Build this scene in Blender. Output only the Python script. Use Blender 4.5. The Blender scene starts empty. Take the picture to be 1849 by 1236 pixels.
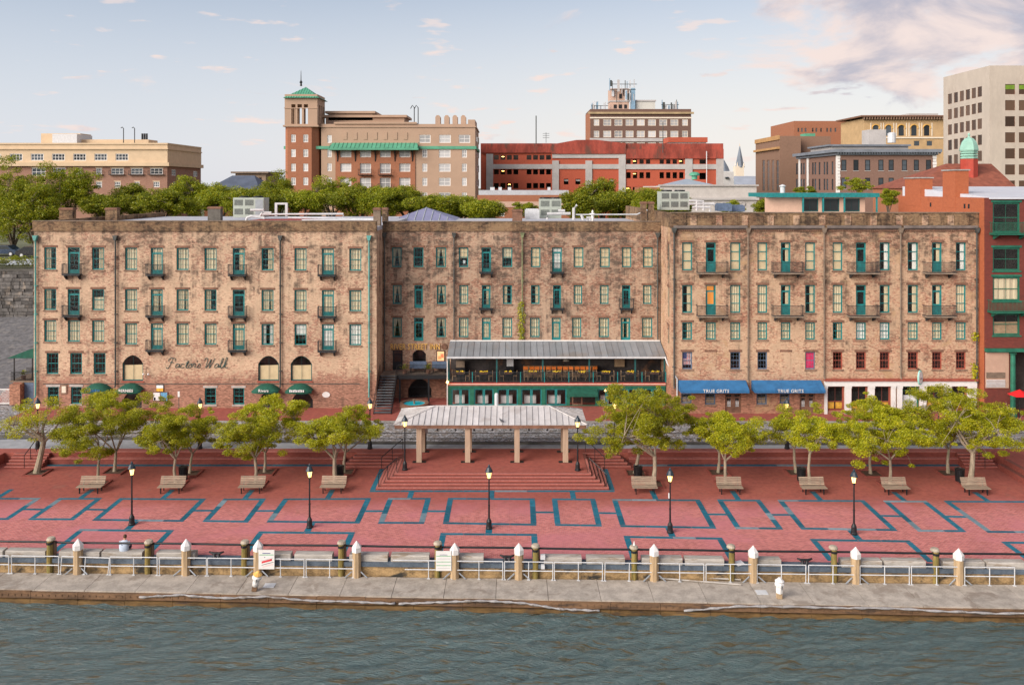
import bpy, math, random
from mathutils import Vector, Matrix
R = random.Random(7)
scn = bpy.context.scene
COL = scn.collection
# ---------------------------------------------------------------- camera, sky, sun, exposure
FPX, CX, HY, CH = 1500.0, 924.5, 338.0, 21.0      # focal length in photo pixels, principal column, horizon row, camera height
cam = bpy.data.cameras.new('camera')
cam.sensor_width = 36.0
cam.lens = 36.0 * FPX / 1849.0
cam.shift_y = -(618.0 - HY) / 1849.0
cam.clip_start, cam.clip_end = 0.5, 9000
co = bpy.data.objects.new('camera', cam); COL.objects.link(co)
co.location = (0, 0, CH); co.rotation_euler = (math.radians(90), 0, 0)
scn.camera = co
SUN_AZ, SUN_EL = math.radians(-130), math.radians(27)   # azimuth measured from +Y towards +X; sun stands to the left, behind the camera
world = bpy.data.worlds.new('World'); scn.world = world; world.use_nodes = True
def make_world():
    nt = world.node_tree; nt.nodes.clear(); N = nt.nodes.new; L = nt.links.new
    out = N('ShaderNodeOutputWorld'); bg = N('ShaderNodeBackground'); bg.inputs[1].default_value = 0.10
    sky = N('ShaderNodeTexSky'); sky.sky_type = 'NISHITA'; sky.sun_disc = False
    sky.sun_elevation = SUN_EL; sky.sun_rotation = SUN_AZ
    sky.altitude = 0; sky.air_density = 1.0; sky.dust_density = 1.0; sky.ozone_density = 2.2
    tc = N('ShaderNodeTexCoord'); sep = N('ShaderNodeSeparateXYZ'); L(tc.outputs['Generated'], sep.inputs[0])
    def M(op, a, b=None, clamp=False):
        n = N('ShaderNodeMath'); n.operation = op; n.use_clamp = clamp
        for i, v in enumerate((a, b)):
            if v is None: continue
            if isinstance(v, (int, float)): n.inputs[i].default_value = v
            else: L(v, n.inputs[i])
        return n.outputs[0]
    def noise(vec, scale, detail=6, rough=0.55, dist=0.0):
        n = N('ShaderNodeTexNoise'); n.inputs['Scale'].default_value = scale; n.inputs['Detail'].default_value = detail
        n.inputs['Roughness'].default_value = rough; n.inputs['Distortion'].default_value = dist; L(vec, n.inputs['Vector']); return n.outputs['Fac']
    def ramp(v, a, b):
        n = N('ShaderNodeMapRange'); n.interpolation_type = 'SMOOTHSTEP'; L(v, n.inputs['Value'])
        n.inputs['From Min'].default_value = a; n.inputs['From Max'].default_value = b; return n.outputs['Result']
    az = M('ARCTAN2', sep.outputs[0], sep.outputs[1]); el = M('ARCSINE', sep.outputs[2])
    cb = N('ShaderNodeCombineXYZ'); L(az, cb.inputs[0]); L(M('MULTIPLY', el, 2.4), cb.inputs[1]); cb.inputs[2].default_value = 3.1
    n1 = noise(cb.outputs[0], 5.5, 8, 0.58, 0.35)
    # the cloud bank that lies to the west (right): broad noise plus a slow rise with azimuth and height
    bank = M('MULTIPLY', ramp(az, 0.16, 0.40), ramp(el, 0.07, 0.18))
    m1 = ramp(M('ADD', n1, M('MULTIPLY', bank, 0.34)), 0.635, 0.75)
    # small fair-weather puffs low in the east (left)
    cb2 = N('ShaderNodeCombineXYZ'); L(az, cb2.inputs[0]); L(M('MULTIPLY', el, 4.2), cb2.inputs[1]); cb2.inputs[2].default_value = 9.4
    n2 = noise(cb2.outputs[0], 17.0, 4, 0.5)
    m2 = M('MULTIPLY', ramp(n2, 0.61, 0.72), M('MULTIPLY', ramp(el, 0.01, 0.05), ramp(M('MULTIPLY', el, -1), -0.30, -0.13)))
    m2 = M('MULTIPLY', m2, 0.85)
    mask = M('MAXIMUM', M('MULTIPLY', m1, 0.85), m2)
    # cloud shade: grey-lilac bodies, peach lit rims
    cb3 = N('ShaderNodeCombineXYZ'); L(M('ADD', az, 0.02), cb3.inputs[0]); L(M('MULTIPLY', M('ADD', el, 0.018), 2.4), cb3.inputs[1]); cb3.inputs[2].default_value = 3.1
    shade = ramp(M('ADD', noise(cb3.outputs[0], 5.5, 7, 0.58, 0.35), M('MULTIPLY', bank, 0.17)), 0.53, 0.72)
    cc = N('ShaderNodeMix'); cc.data_type = 'RGBA'; L(shade, cc.inputs[0])
    cc.inputs[6].default_value = (7.5, 6.1, 5.6, 1); cc.inputs[7].default_value = (3.7, 3.6, 4.3, 1)
    # pale warm haze towards the horizon
    hz = N('ShaderNodeMix'); hz.data_type = 'RGBA'
    hf = M('MULTIPLY', ramp(M('MULTIPLY', el, -1), -0.42, 0.0), 0.88); L(hf, hz.inputs[0])
    hc = N('ShaderNodeMix'); hc.data_type = 'RGBA'; L(ramp(az, -0.55, 0.35), hc.inputs[0]); hc.inputs[6].default_value = (6.2, 6.3, 6.8, 1); hc.inputs[7].default_value = (7.5, 7.0, 6.7, 1)
    L(sky.outputs[0], hz.inputs[6]); L(hc.outputs[2], hz.inputs[7])
    mx = N('ShaderNodeMix'); mx.data_type = 'RGBA'; L(mask, mx.inputs[0]); L(hz.outputs[2], mx.inputs[6]); L(cc.outputs[2], mx.inputs[7])
    L(mx.outputs[2], bg.inputs[0]); L(bg.outputs[0], out.inputs[0])
make_world()
sl = bpy.data.lights.new('sun', 'SUN'); sl.energy = 4.3; sl.angle = math.radians(48); sl.color = (1.0, 0.89, 0.79)
so = bpy.data.objects.new('sun', sl); COL.objects.link(so)
sd = Vector((math.sin(SUN_AZ) * math.cos(SUN_EL), math.cos(SUN_AZ) * math.cos(SUN_EL), math.sin(SUN_EL)))
so.rotation_euler = sd.to_track_quat('Z', 'Y').to_euler(); so.location = (-60, -30, 60)
vs = scn.view_settings; vs.view_transform = 'Standard'; vs.look = 'None'; vs.gamma = 1; vs.exposure = 0.35; vs.use_curve_mapping = False
scn.cycles.max_bounces = 6; scn.cycles.transparent_max_bounces = 8; scn.cycles.caustics_reflective = False; scn.cycles.caustics_refractive = False
# ---------------------------------------------------------------- helpers
def U(px, Y): return (px - CX) / FPX * Y                 # photo column -> X on the plane at depth Y
def V(py, Y): return CH - (py - HY) / FPX * Y            # photo row -> height on the plane at depth Y
def W(px, py, Y): return Vector((U(px, Y), Y, V(py, Y)))
def G(px, py, z=0.0):                                    # photo point -> point on the horizontal plane z
    Y = FPX * (CH - z) / (py - HY); return Vector((U(px, Y), Y, z))
ORG = {}
def link(o, parent, at):
    COL.objects.link(o); ORG[o.name] = Vector(at)
    if parent is not None: o.parent = parent; o.location = Vector(at) - ORG[parent.name]
    else: o.location = at
    return o
def tag(o, label=None, cat=None, group=None, kind=None):
    for k, v in (('label', label), ('category', cat), ('group', group), ('kind', kind)):
        if v: o[k] = v
    return o
def thing(name, loc, label, cat, group=None):
    return tag(link(bpy.data.objects.new(name, None), None, loc), label, cat, group)
class MB:
    def __init__(s): s.v = []; s.f = []; s.tf = None
    def add(s, vs_, fs):
        b = len(s.v)
        s.v += [tuple(s.tf @ Vector(p)) for p in vs_] if s.tf else [tuple(p) for p in vs_]
        s.f += [tuple(b + i for i in f) for f in fs]; return s
    def box(s, x0, x1, y0, y1, z0, z1):
        return s.add([(x0, y0, z0), (x1, y0, z0), (x1, y1, z0), (x0, y1, z0), (x0, y0, z1), (x1, y0, z1), (x1, y1, z1), (x0, y1, z1)],
                     [(0, 3, 2, 1), (4, 5, 6, 7), (0, 1, 5, 4), (1, 2, 6, 5), (2, 3, 7, 6), (3, 0, 4, 7)])
    def quad(s, a, b, c, d): return s.add([a, b, c, d], [(0, 1, 2, 3)])
    def poly(s, pts): return s.add(pts, [tuple(range(len(pts)))])
    def slab(s, pts, z0, z1):                             # polygon (x, y), counter-clockwise, extruded in z
        n = len(pts)
        return s.add([(p[0], p[1], z0) for p in pts] + [(p[0], p[1], z1) for p in pts],
                     [tuple(range(n - 1, -1, -1)), tuple(range(n, 2 * n))] + [(i, (i + 1) % n, n + (i + 1) % n, n + i) for i in range(n)])
    def prism(s, pts, y0, y1):                            # polygon (x, z), seen from the front, extruded in y
        n = len(pts)
        return s.add([(p[0], y0, p[1]) for p in pts] + [(p[0], y1, p[1]) for p in pts],
                     [tuple(range(n)), tuple(range(2 * n - 1, n - 1, -1))] + [(i, n + i, n + (i + 1) % n, (i + 1) % n) for i in range(n)])
    def prismx(s, pts, x0, x1):                           # polygon (y, z) extruded in x
        n = len(pts)
        return s.add([(x0, p[0], p[1]) for p in pts] + [(x1, p[0], p[1]) for p in pts],
                     [tuple(range(n)), tuple(range(2 * n - 1, n - 1, -1))] + [(i, n + i, n + (i + 1) % n, (i + 1) % n) for i in range(n)])
    def tube(s, pts, r, n=6, cap=True):
        pts = [Vector(p) for p in pts]; rs = r if isinstance(r, (list, tuple)) else [r] * len(pts); b = len(s.v); vs_ = []
        for i, p in enumerate(pts):
            d = (pts[min(i + 1, len(pts) - 1)] - pts[max(i - 1, 0)])
            d = d.normalized() if d.length > 1e-9 else Vector((0, 0, 1))
            a = d.cross(Vector((0, 0, 1)) if abs(d.z) < 0.95 else Vector((1, 0, 0))).normalized(); c = d.cross(a)
            vs_ += [p + (a * math.cos(2 * math.pi * k / n) + c * math.sin(2 * math.pi * k / n)) * rs[i] for k in range(n)]
        fs = [(i * n + k, i * n + (k + 1) % n, (i + 1) * n + (k + 1) % n, (i + 1) * n + k) for i in range(len(pts) - 1) for k in range(n)]
        if cap: fs += [tuple(range(n - 1, -1, -1)), tuple(range((len(pts) - 1) * n, len(pts) * n))]
        return s.add(vs_, fs)
    def cyl(s, p0, p1, r0, r1=None, n=10): return s.tube([p0, p1], [r0, r0 if r1 is None else r1], n)
    def lathe(s, prof, c=(0, 0, 0), n=12):
        vs_ = [(c[0] + r * math.cos(2 * math.pi * k / n), c[1] + r * math.sin(2 * math.pi * k / n), c[2] + z) for r, z in prof for k in range(n)]
        fs = [(i * n + k, i * n + (k + 1) % n, (i + 1) * n + (k + 1) % n, (i + 1) * n + k) for i in range(len(prof) - 1) for k in range(n)]
        fs += [tuple(range(n - 1, -1, -1)), tuple(range((len(prof) - 1) * n, len(prof) * n))]
        return s.add(vs_, fs)
    def ball(s, c, rx, ry=None, rz=None, n=10, m=6):
        ry = ry or rx; rz = rz or rx; vs_ = []
        for i in range(m + 1):
            t = math.pi * i / m
            vs_ += [(c[0] + rx * math.sin(t) * math.cos(2 * math.pi * k / n), c[1] + ry * math.sin(t) * math.sin(2 * math.pi * k / n), c[2] - rz * math.cos(t)) for k in range(n)]
        return s.add(vs_, [(i * n + k, i * n + (k + 1) % n, (i + 1) * n + (k + 1) % n, (i + 1) * n + k) for i in range(m) for k in range(n)])
    def mesh(s, name, off=(0, 0, 0), smooth=False):
        me = bpy.data.meshes.new(name); ox, oy, oz = off
        me.from_pydata([(p[0] - ox, p[1] - oy, p[2] - oz) for p in s.v], [], s.f); me.update()
        if smooth: me.polygons.foreach_set('use_smooth', [True] * len(me.polygons))
        return me
    def build(s, name, mat, parent=None, at=None, smooth=False):
        if at is None:
            if parent is not None: at = ORG[parent.name]
            else:
                xs, ys, zs = zip(*s.v); at = ((min(xs) + max(xs)) / 2, (min(ys) + max(ys)) / 2, min(zs))
        me = s.mesh(name, at, smooth); me.materials.append(mat)
        return link(bpy.data.objects.new(name, me), parent, at)
def inst(name, me, parent, at, rz=0.0, rx=0.0):           # another object on shared mesh data
    o = link(bpy.data.objects.new(name, me), parent, at)
    if rz or rx: o.rotation_euler = (rx, 0, rz)
    return o
def kids(o): return [c for c in bpy.data.objects if c.parent == o]
def copy_tree(o, loc, parent=None, _ch=None):
    c = o.copy(); COL.objects.link(c); c.parent = parent
    if parent is None: c.location = loc
    ORG[c.name] = Vector(loc)
    for ch in o.children: copy_tree(ch, loc, c)
    return c
# ---------------------------------------------------------------- materials
MATS = {}
def nodes(name):
    m = bpy.data.materials.new(name); m.use_nodes = True; nt = m.node_tree
    b = nt.nodes['Principled BSDF']; return m, nt, b
def rgb(c): return (c[0], c[1], c[2], 1)
class NT:
    def __init__(s, nt): s.nt = nt
    def n(s, t, **kw):
        x = s.nt.nodes.new(t)
        for k, v in kw.items(): setattr(x, k, v)
        return x
    def l(s, a, b): s.nt.links.new(a, b)
    def put(s, sock, v):
        if isinstance(v, (int, float)): sock.default_value = v
        elif isinstance(v, (tuple, list)): sock.default_value = rgb(v) if len(sock.default_value) == 4 else v
        else: s.l(v, sock)
    def pos(s, sx=1, sy=1, sz=1, flat=False):              # world position, scaled; flat: (x + y, z) for upright walls
        g = s.n('ShaderNodeNewGeometry'); src = g.outputs['Position']
        if flat:
            sp = s.n('ShaderNodeSeparateXYZ'); s.l(src, sp.inputs[0]); a = s.math('ADD', sp.outputs[0], sp.outputs[1])
            cb = s.n('ShaderNodeCombineXYZ'); s.l(a, cb.inputs[0]); s.l(sp.outputs[2], cb.inputs[1]); src = cb.outputs[0]
        m = s.n('ShaderNodeMapping'); s.l(src, m.inputs['Vector']); m.inputs['Scale'].default_value = (sx, sy, sz); return m.outputs[0]
    def math(s, op, a, b=0.0, clamp=False):
        x = s.n('ShaderNodeMath', operation=op, use_clamp=clamp); s.put(x.inputs[0], a); s.put(x.inputs[1], b); return x.outputs[0]
    def noise(s, vec, scale=1, detail=4, rough=0.55, dist=0.0):
        x = s.n('ShaderNodeTexNoise'); s.l(vec, x.inputs['Vector'])
        for k, v in (('Scale', scale), ('Detail', detail), ('Roughness', rough), ('Distortion', dist)): x.inputs[k].default_value = v
        return x.outputs['Fac']
    def step(s, v, a, b, lo=0.0, hi=1.0):
        x = s.n('ShaderNodeMapRange', interpolation_type='SMOOTHSTEP'); s.put(x.inputs['Value'], v)
        for k, q in (('From Min', a), ('From Max', b), ('To Min', lo), ('To Max', hi)): x.inputs[k].default_value = q
        return x.outputs['Result']
    def mix(s, f, a, b, mode='MIX'):
        x = s.n('ShaderNodeMix', data_type='RGBA', blend_type=mode); s.put(x.inputs[0], f); s.put(x.inputs[6], a); s.put(x.inputs[7], b); return x.outputs[2]
    def bump(s, h, strength=0.3, dist=0.05):
        x = s.n('ShaderNodeBump'); x.inputs['Strength'].default_value = strength; x.inputs['Distance'].default_value = dist; s.l(h, x.inputs['Height']); return x.outputs[0]
def plain(name, c, rough=0.6, var=0.18, scale=3.0, metal=0.0, spec=0.4, bump=0.0, c2=None, rnd=0.0, obj=False, aniso=(1, 1, 1)):
    """A mottled one-colour material: two noises vary the value, optionally towards a second colour; rnd: shift per object."""
    if name in MATS: return MATS[name]
    m, nt, b = nodes(name); q = NT(nt); v = q.pos(*aniso)
    a = q.noise(v, scale, 5, 0.6); d = q.noise(v, scale * 7.3, 3, 0.6)
    f = q.math('ADD', q.math('MULTIPLY', a, 0.65), q.math('MULTIPLY', d, 0.35))
    lo = tuple(x * (1 - var) for x in c); hi = tuple(min(1, x * (1 + var)) for x in c)
    col = q.mix(q.step(f, 0.32, 0.68), lo, hi)
    if c2: col = q.mix(q.step(q.noise(v, scale * 0.6, 6, 0.65, 0.4), 0.52, 0.66), col, c2)
    if rnd:
        oi = q.n('ShaderNodeObjectInfo'); k = q.math('ADD', q.math('MULTIPLY', oi.outputs['Random'], 2 * rnd), 1 - rnd)
        cb = q.n('ShaderNodeCombineXYZ'); [q.l(k, cb.inputs[i]) for i in range(3)]
        col = q.mix(1.0, col, cb.outputs[0], 'MULTIPLY')
    q.l(col, b.inputs['Base Color'])
    q.l(q.step(d, 0.3, 0.7, max(0.02, rough - 0.1), min(1, rough + 0.1)), b.inputs['Roughness'])
    b.inputs['Metallic'].default_value = metal; b.inputs['Specular IOR Level'].default_value = spec
    if bump: q.l(q.bump(f, bump, 0.03), b.inputs['Normal'])
    MATS[name] = m; return m
def emit(name, c, s):
    m, nt, b = nodes(name); b.inputs['Base Color'].default_value = rgb(c); b.inputs['Emission Color'].default_value = rgb(c); b.inputs['Emission Strength'].default_value = s; return m
def old_brick(name, tan, red, dark, cover=0.5, stain=0.5, zlo=0.8, zhi=18.0, alt_tone=None):
    """Weathered brick under flaking limewash: brick-sized speckle, bare patches, black weather streaks and a redder bare base."""
    m, nt, b = nodes(name); q = NT(nt); fl = q.pos(1, 1, 1, True)
    bk = q.n('ShaderNodeTexBrick'); q.l(fl, bk.inputs['Vector']); bk.inputs['Scale'].default_value = 1.0
    for k, v in (('Brick Width', 0.24), ('Row Height', 0.082), ('Mortar Size', 0.010), ('Mortar Smooth', 0.3), ('Bias', 0.0)): bk.inputs[k].default_value = v
    bk.inputs['Color1'].default_value = rgb((0.0, 0.0, 0.0)); bk.inputs['Color2'].default_value = rgb((1, 1, 1)); bk.inputs['Mortar'].default_value = rgb((0.62, 0.62, 0.62))
    spk = q.noise(q.pos(2.7, 6.5, 1, True), 1.0, 4, 0.8)
    sp2 = q.noise(q.pos(1.2, 2.2, 1, True), 1.0, 5, 0.75)
    big = q.noise(fl, 0.22, 5, 0.62, 0.6); mid = q.noise(fl, 0.8, 5, 0.66, 0.8)
    bsel = q.math('ADD', q.math('MULTIPLY', bk.outputs['Color'], 0.38), q.math('MULTIPLY', spk, 0.62))
    brick = q.mix(q.step(bsel, 0.30, 0.72), tuple(x * 0.62 for x in red), tuple(min(1, x * 1.28) for x in red))
    brick = q.mix(q.step(sp2, 0.55, 0.75), brick, tuple(x * 0.5 + y * 0.5 for x, y in zip(red, dark)))
    lime = q.mix(q.step(mid, 0.35, 0.7), tuple(x * 0.86 for x in tan), tuple(min(1, x * 1.12) for x in tan))
    sp = q.n('ShaderNodeSeparateXYZ'); g = q.n('ShaderNodeNewGeometry'); q.l(g.outputs['Position'], sp.inputs[0])
    h = q.math('DIVIDE', q.math('SUBTRACT', sp.outputs[2], zlo), zhi - zlo)
    thr = q.math('ADD', q.math('ADD', q.math('MULTIPLY', spk, 0.50), q.math('MULTIPLY', mid, 0.28)), q.math('MULTIPLY', big, 0.22))
    base = q.step(q.math('ADD', h, q.math('MULTIPLY', big, 0.20)), 0.18, 0.32, 0.16, 0.0)      # the lowest storey has lost most of its limewash
    f = q.step(q.math('ADD', thr, base), 0.46 + 0.14 * (cover - 0.5), 0.58 + 0.14 * (cover - 0.5))
    col = q.mix(f, lime, brick)
    streak = q.noise(q.pos(1.5, 0.10, 1, True), 1.0, 5, 0.7); blot = q.noise(fl, 0.45, 6, 0.7, 1.0)
    up = q.step(h, 0.25, 1.0, 0.0, 0.10)
    st = q.step(q.math('ADD', q.math('ADD', q.math('MULTIPLY', streak, 0.45), q.math('MULTIPLY', blot, 0.55)), up), 0.555 - 0.09 * stain, 0.70 - 0.10 * stain)
    st = q.math('MULTIPLY', st, q.step(sp2, 0.40, 0.56, 0.22, 1.0))
    col = q.mix(q.math('MULTIPLY', st, 0.85), col, dark)
    pit = q.noise(q.pos(4.6, 9.0, 1, True), 1.0, 3, 0.7); pm = q.step(q.math('ADD', q.math('MULTIPLY', mid, 0.6), q.math('MULTIPLY', big, 0.4)), 0.38, 0.62, 0.25, 0.95)
    col = q.mix(q.math('MULTIPLY', q.step(pit, 0.53, 0.63), pm), col, (dark[0] * 2.3, dark[1] * 1.9, dark[2] * 1.7))      # soot left in the pits of the brick
    if alt_tone: col = q.mix(q.math('MULTIPLY', q.step(q.noise(fl, 0.33, 6, 0.7, 0.5), 0.56, 0.66), 0.75), col, alt_tone)
    q.l(col, b.inputs['Base Color']); b.inputs['Roughness'].default_value = 0.9; b.inputs['Specular IOR Level'].default_value = 0.2
    q.l(q.bump(q.math('ADD', bsel, q.math('MULTIPLY', f, -0.6)), 0.5, 0.03), b.inputs['Normal'])
    MATS[name] = m; return m
def brickwork(name, c1, c2, mortar, bw=0.24, rh=0.08, ms=0.010, stain=(0.05, 0.035, 0.03), stf=0.3, floor=False, patch=None, rough=0.85, alt_tone=None):
    """Plain brickwork (upright, or a paved floor when floor is set) with soot or dirt patches."""
    m, nt, b = nodes(name); q = NT(nt); v = q.pos() if floor else q.pos(1, 1, 1, True)
    bk = q.n('ShaderNodeTexBrick'); q.l(v, bk.inputs['Vector']); bk.inputs['Scale'].default_value = 1.0
    for k, x in (('Brick Width', bw), ('Row Height', rh), ('Mortar Size', ms), ('Mortar Smooth', 0.2), ('Bias', 0.0)): bk.inputs[k].default_value = x
    q.put(bk.inputs['Color1'], c1); q.put(bk.inputs['Color2'], c2); q.put(bk.inputs['Mortar'], mortar)
    a = q.noise(v, 0.35, 6, 0.65, 0.5); d = q.noise(v, 2.6, 5, 0.7)
    col = q.mix(q.step(d, 0.3, 0.7, 0.0, 0.35), bk.outputs['Color'], tuple(x * 0.72 for x in c1))
    if patch: col = q.mix(q.math('MULTIPLY', q.step(q.noise(v, 0.17, 4, 0.6, 0.3), 0.44, 0.62), 0.6), col, patch)
    if alt_tone:                                               # deeper red towards the street side, paler pink towards the river
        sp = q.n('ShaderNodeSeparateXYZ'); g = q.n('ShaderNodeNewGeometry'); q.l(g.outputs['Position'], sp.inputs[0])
        col = q.mix(q.step(q.math('ADD', sp.outputs[1], q.math('MULTIPLY', q.noise(v, 0.25, 5, 0.7, 0.4), 4.0)), 55.3, 58.6, 0.0, 0.85), col, q.mix(q.step(d, 0.35, 0.65), tuple(x * 0.7 for x in alt_tone), alt_tone))
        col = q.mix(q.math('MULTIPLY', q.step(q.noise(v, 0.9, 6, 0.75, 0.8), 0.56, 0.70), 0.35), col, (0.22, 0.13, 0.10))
    col = q.mix(q.math('MULTIPLY', q.step(q.math('ADD', q.math('MULTIPLY', a, 0.6), q.math('MULTIPLY', d, 0.4)), 0.50, 0.68), stf), col, stain)
    q.l(col, b.inputs['Base Color']); b.inputs['Roughness'].default_value = rough; b.inputs['Specular IOR Level'].default_value = 0.25
    q.l(q.bump(bk.outputs['Fac'], -0.35, 0.02), b.inputs['Normal'])
    MATS[name] = m; return m
def glass_mat(name='window_glass', tint=(0.96, 0.98, 0.98), base=0.045):
    m = bpy.data.materials.new(name); m.use_nodes = True; nt = m.node_tree; nt.nodes.clear(); q = NT(nt)
    out = q.n('ShaderNodeOutputMaterial'); tr = q.n('ShaderNodeBsdfTransparent'); tr.inputs[0].default_value = rgb(tint)
    gl = q.n('ShaderNodeBsdfGlossy'); gl.inputs['Roughness'].default_value = 0.03; gl.inputs[0].default_value = rgb((0.9, 0.9, 0.9))
    fr = q.n('ShaderNodeLayerWeight'); fr.inputs[0].default_value = 0.5      # facing term: the same from both sides of the pane
    nn = q.bump(q.noise(q.pos(), 1.3, 2), 0.12, 0.05); q.l(nn, gl.inputs['Normal'])
    mx = q.n('ShaderNodeMixShader'); q.l(q.math('ADD', q.math('MULTIPLY', q.math('POWER', fr.outputs['Facing'], 4.0), 0.8), base), mx.inputs[0]); q.l(tr.outputs[0], mx.inputs[1]); q.l(gl.outputs[0], mx.inputs[2])
    q.l(mx.outputs[0], out.inputs[0]); MATS[name] = m; return m
def dark_pane(name, c, rough=0.08, var=0.5):
    m, nt, b = nodes(name); q = NT(nt); oi = q.n('ShaderNodeObjectInfo')
    col = q.mix(oi.outputs['Random'], tuple(x * (1 - var) for x in c), tuple(min(1, x * (1 + var)) for x in c))
    q.l(col, b.inputs['Base Color']); b.inputs['Roughness'].default_value = rough; b.inputs['Specular IOR Level'].default_value = 0.22
    q.l(q.bump(q.noise(q.pos(), 0.8, 2), 0.10, 0.1), b.inputs['Normal']); MATS[name] = m; return m
def leaf_mat(name, c1, c2, c3):
    m = bpy.data.materials.new(name); m.use_nodes = True; nt = m.node_tree; nt.nodes.clear(); q = NT(nt)
    out = q.n('ShaderNodeOutputMaterial'); g = q.n('ShaderNodeNewGeometry'); oi = q.n('ShaderNodeObjectInfo')
    n1 = q.noise(q.pos(), 1.7, 4, 0.65)
    f = q.math('ADD', q.math('MULTIPLY', g.outputs['Random Per Island'], 0.40), q.math('MULTIPLY', n1, 0.80))
    col = q.mix(q.step(f, 0.30, 0.62), c1, c2); col = q.mix(q.step(f, 0.62, 0.92), col, c3)
    k = q.math('ADD', q.math('MULTIPLY', oi.outputs['Random'], 0.35), 0.82); cb = q.n('ShaderNodeCombineXYZ'); [q.l(k, cb.inputs[i]) for i in range(3)]
    col = q.mix(1.0, col, cb.outputs[0], 'MULTIPLY')
    di = q.n('ShaderNodeBsdfDiffuse'); tr = q.n('ShaderNodeBsdfTranslucent'); gl = q.n('ShaderNodeBsdfGlossy'); gl.inputs['Roughness'].default_value = 0.45
    q.l(col, di.inputs[0]); q.l(q.mix(1.0, col, (1.0, 1.05, 0.6), 'MULTIPLY'), tr.inputs[0]); gl.inputs[0].default_value = rgb((0.5, 0.5, 0.5))
    a = q.n('ShaderNodeMixShader'); a.inputs[0].default_value = 0.34; q.l(di.outputs[0], a.inputs[1]); q.l(tr.outputs[0], a.inputs[2])
    c = q.n('ShaderNodeMixShader'); c.inputs[0].default_value = 0.05; q.l(a.outputs[0], c.inputs[1]); q.l(gl.outputs[0], c.inputs[2])
    q.l(c.outputs[0], out.inputs[0]); MATS[name] = m; return m
def water_mat():
    m, nt, b = nodes('river_water'); q = NT(nt)
    g = q.n('ShaderNodeNewGeometry'); mp = q.n('ShaderNodeMapping'); q.l(g.outputs['Position'], mp.inputs['Vector']); mp.inputs['Rotation'].default_value = (0, 0, math.radians(-30)); mp.inputs['Scale'].default_value = (0.55, 4.6, 1)
    n1 = q.noise(mp.outputs[0], 1.0, 5, 0.6, 0.5)      # brown troughs without sky reflection, painted into the colour along the wave crests
    q.l(q.mix(q.step(n1, 0.53, 0.66), (0.070, 0.116, 0.116), (0.076, 0.062, 0.024)), b.inputs['Base Color'])
    b.inputs['Roughness'].default_value = 0.035; b.inputs['IOR'].default_value = 1.6; b.inputs['Specular IOR Level'].default_value = 0.5
    w = q.noise(mp.outputs[0], 3.2, 4, 0.6, 0.6); q.l(q.bump(w, 1.0, 0.16), b.inputs['Normal'])
    return m
def cobble_mat():
    m, nt, b = nodes('cobbles'); q = NT(nt); v = q.pos(3.4, 4.6, 1)
    vo = q.n('ShaderNodeTexVoronoi', feature='DISTANCE_TO_EDGE'); q.l(v, vo.inputs['Vector']); vo.inputs['Scale'].default_value = 1.0
    vc = q.n('ShaderNodeTexVoronoi', feature='F1'); q.l(v, vc.inputs['Vector']); vc.inputs['Scale'].default_value = 1.0
    sp = q.n('ShaderNodeSeparateXYZ'); q.l(vc.outputs['Color'], sp.inputs[0])
    col = q.mix(sp.outputs[0], (0.27, 0.275, 0.285), (0.50, 0.50, 0.51)); col = q.mix(q.step(sp.outputs[1], 0.6, 0.9), col, (0.27, 0.23, 0.20))
    col = q.mix(q.step(vo.outputs[0], 0.02, 0.12), (0.075, 0.07, 0.055), col)
    col = q.mix(q.step(q.noise(q.pos(), 0.25, 5, 0.65), 0.5, 0.75, 0, 0.5), col, (0.12, 0.115, 0.10))
    q.l(col, b.inputs['Base Color']); b.inputs['Roughness'].default_value = 0.75; q.l(q.bump(q.step(vo.outputs[0], 0.0, 0.25), 0.5, 0.03), b.inputs['Normal'])
    return m
M = {}
M['wall_l'] = old_brick('limewashed_brick_pale', (0.60, 0.43, 0.295), (0.35, 0.185, 0.130), (0.080, 0.060, 0.047), 0.62, 0.40)
M['wall_m'] = old_brick('limewashed_brick_dark', (0.50, 0.355, 0.25), (0.30, 0.155, 0.105), (0.068, 0.054, 0.045), 0.46, 0.70)
M['wall_r'] = old_brick('limewashed_brick_rosy', (0.58, 0.40, 0.265), (0.36, 0.175, 0.115), (0.072, 0.053, 0.040), 0.52, 0.40, alt_tone=(0.44, 0.285, 0.16))
M['parapet'] = old_brick('parapet_brick', (0.30, 0.20, 0.115), (0.17, 0.10, 0.06), (0.030, 0.024, 0.020), 0.40, 1.2, zlo=0, zhi=60)
M['cap'] = plain('weathered_coping', (0.20, 0.15, 0.11), 0.9, 0.35, 2.0)
M['lintel'] = plain('brownstone_lintel', (0.19, 0.10, 0.065), 0.9, 0.35, 2.0)
M['sill'] = plain('brownstone_sill', (0.23, 0.145, 0.10), 0.9, 0.35, 2.0)
M['teal'] = plain('teal_paint', (0.014, 0.185, 0.185), 0.5, 0.25, 4.0)
M['teal_d'] = plain('dark_teal_paint', (0.014, 0.085, 0.085), 0.5, 0.25, 4.0)
M['redframe'] = plain('rust_red_paint', (0.30, 0.075, 0.05), 0.55, 0.25, 4.0)
M['blueframe'] = plain('slate_blue_paint', (0.10, 0.14, 0.21), 0.55, 0.25, 4.0)
M['white'] = plain('white_paint', (0.70, 0.685, 0.66), 0.5, 0.07, 3.0)
M['cream'] = plain('cream_paint', (0.70, 0.62, 0.50), 0.6, 0.10, 3.0)
M['whiterail'] = plain('white_rail_paint', (0.54, 0.555, 0.57), 0.45, 0.14, 3.0)
M['black'] = plain('black_iron', (0.012, 0.013, 0.015), 0.45, 0.4, 6.0)
M['iron'] = plain('balcony_iron', (0.022, 0.026, 0.03), 0.6, 0.4, 6.0)
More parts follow.
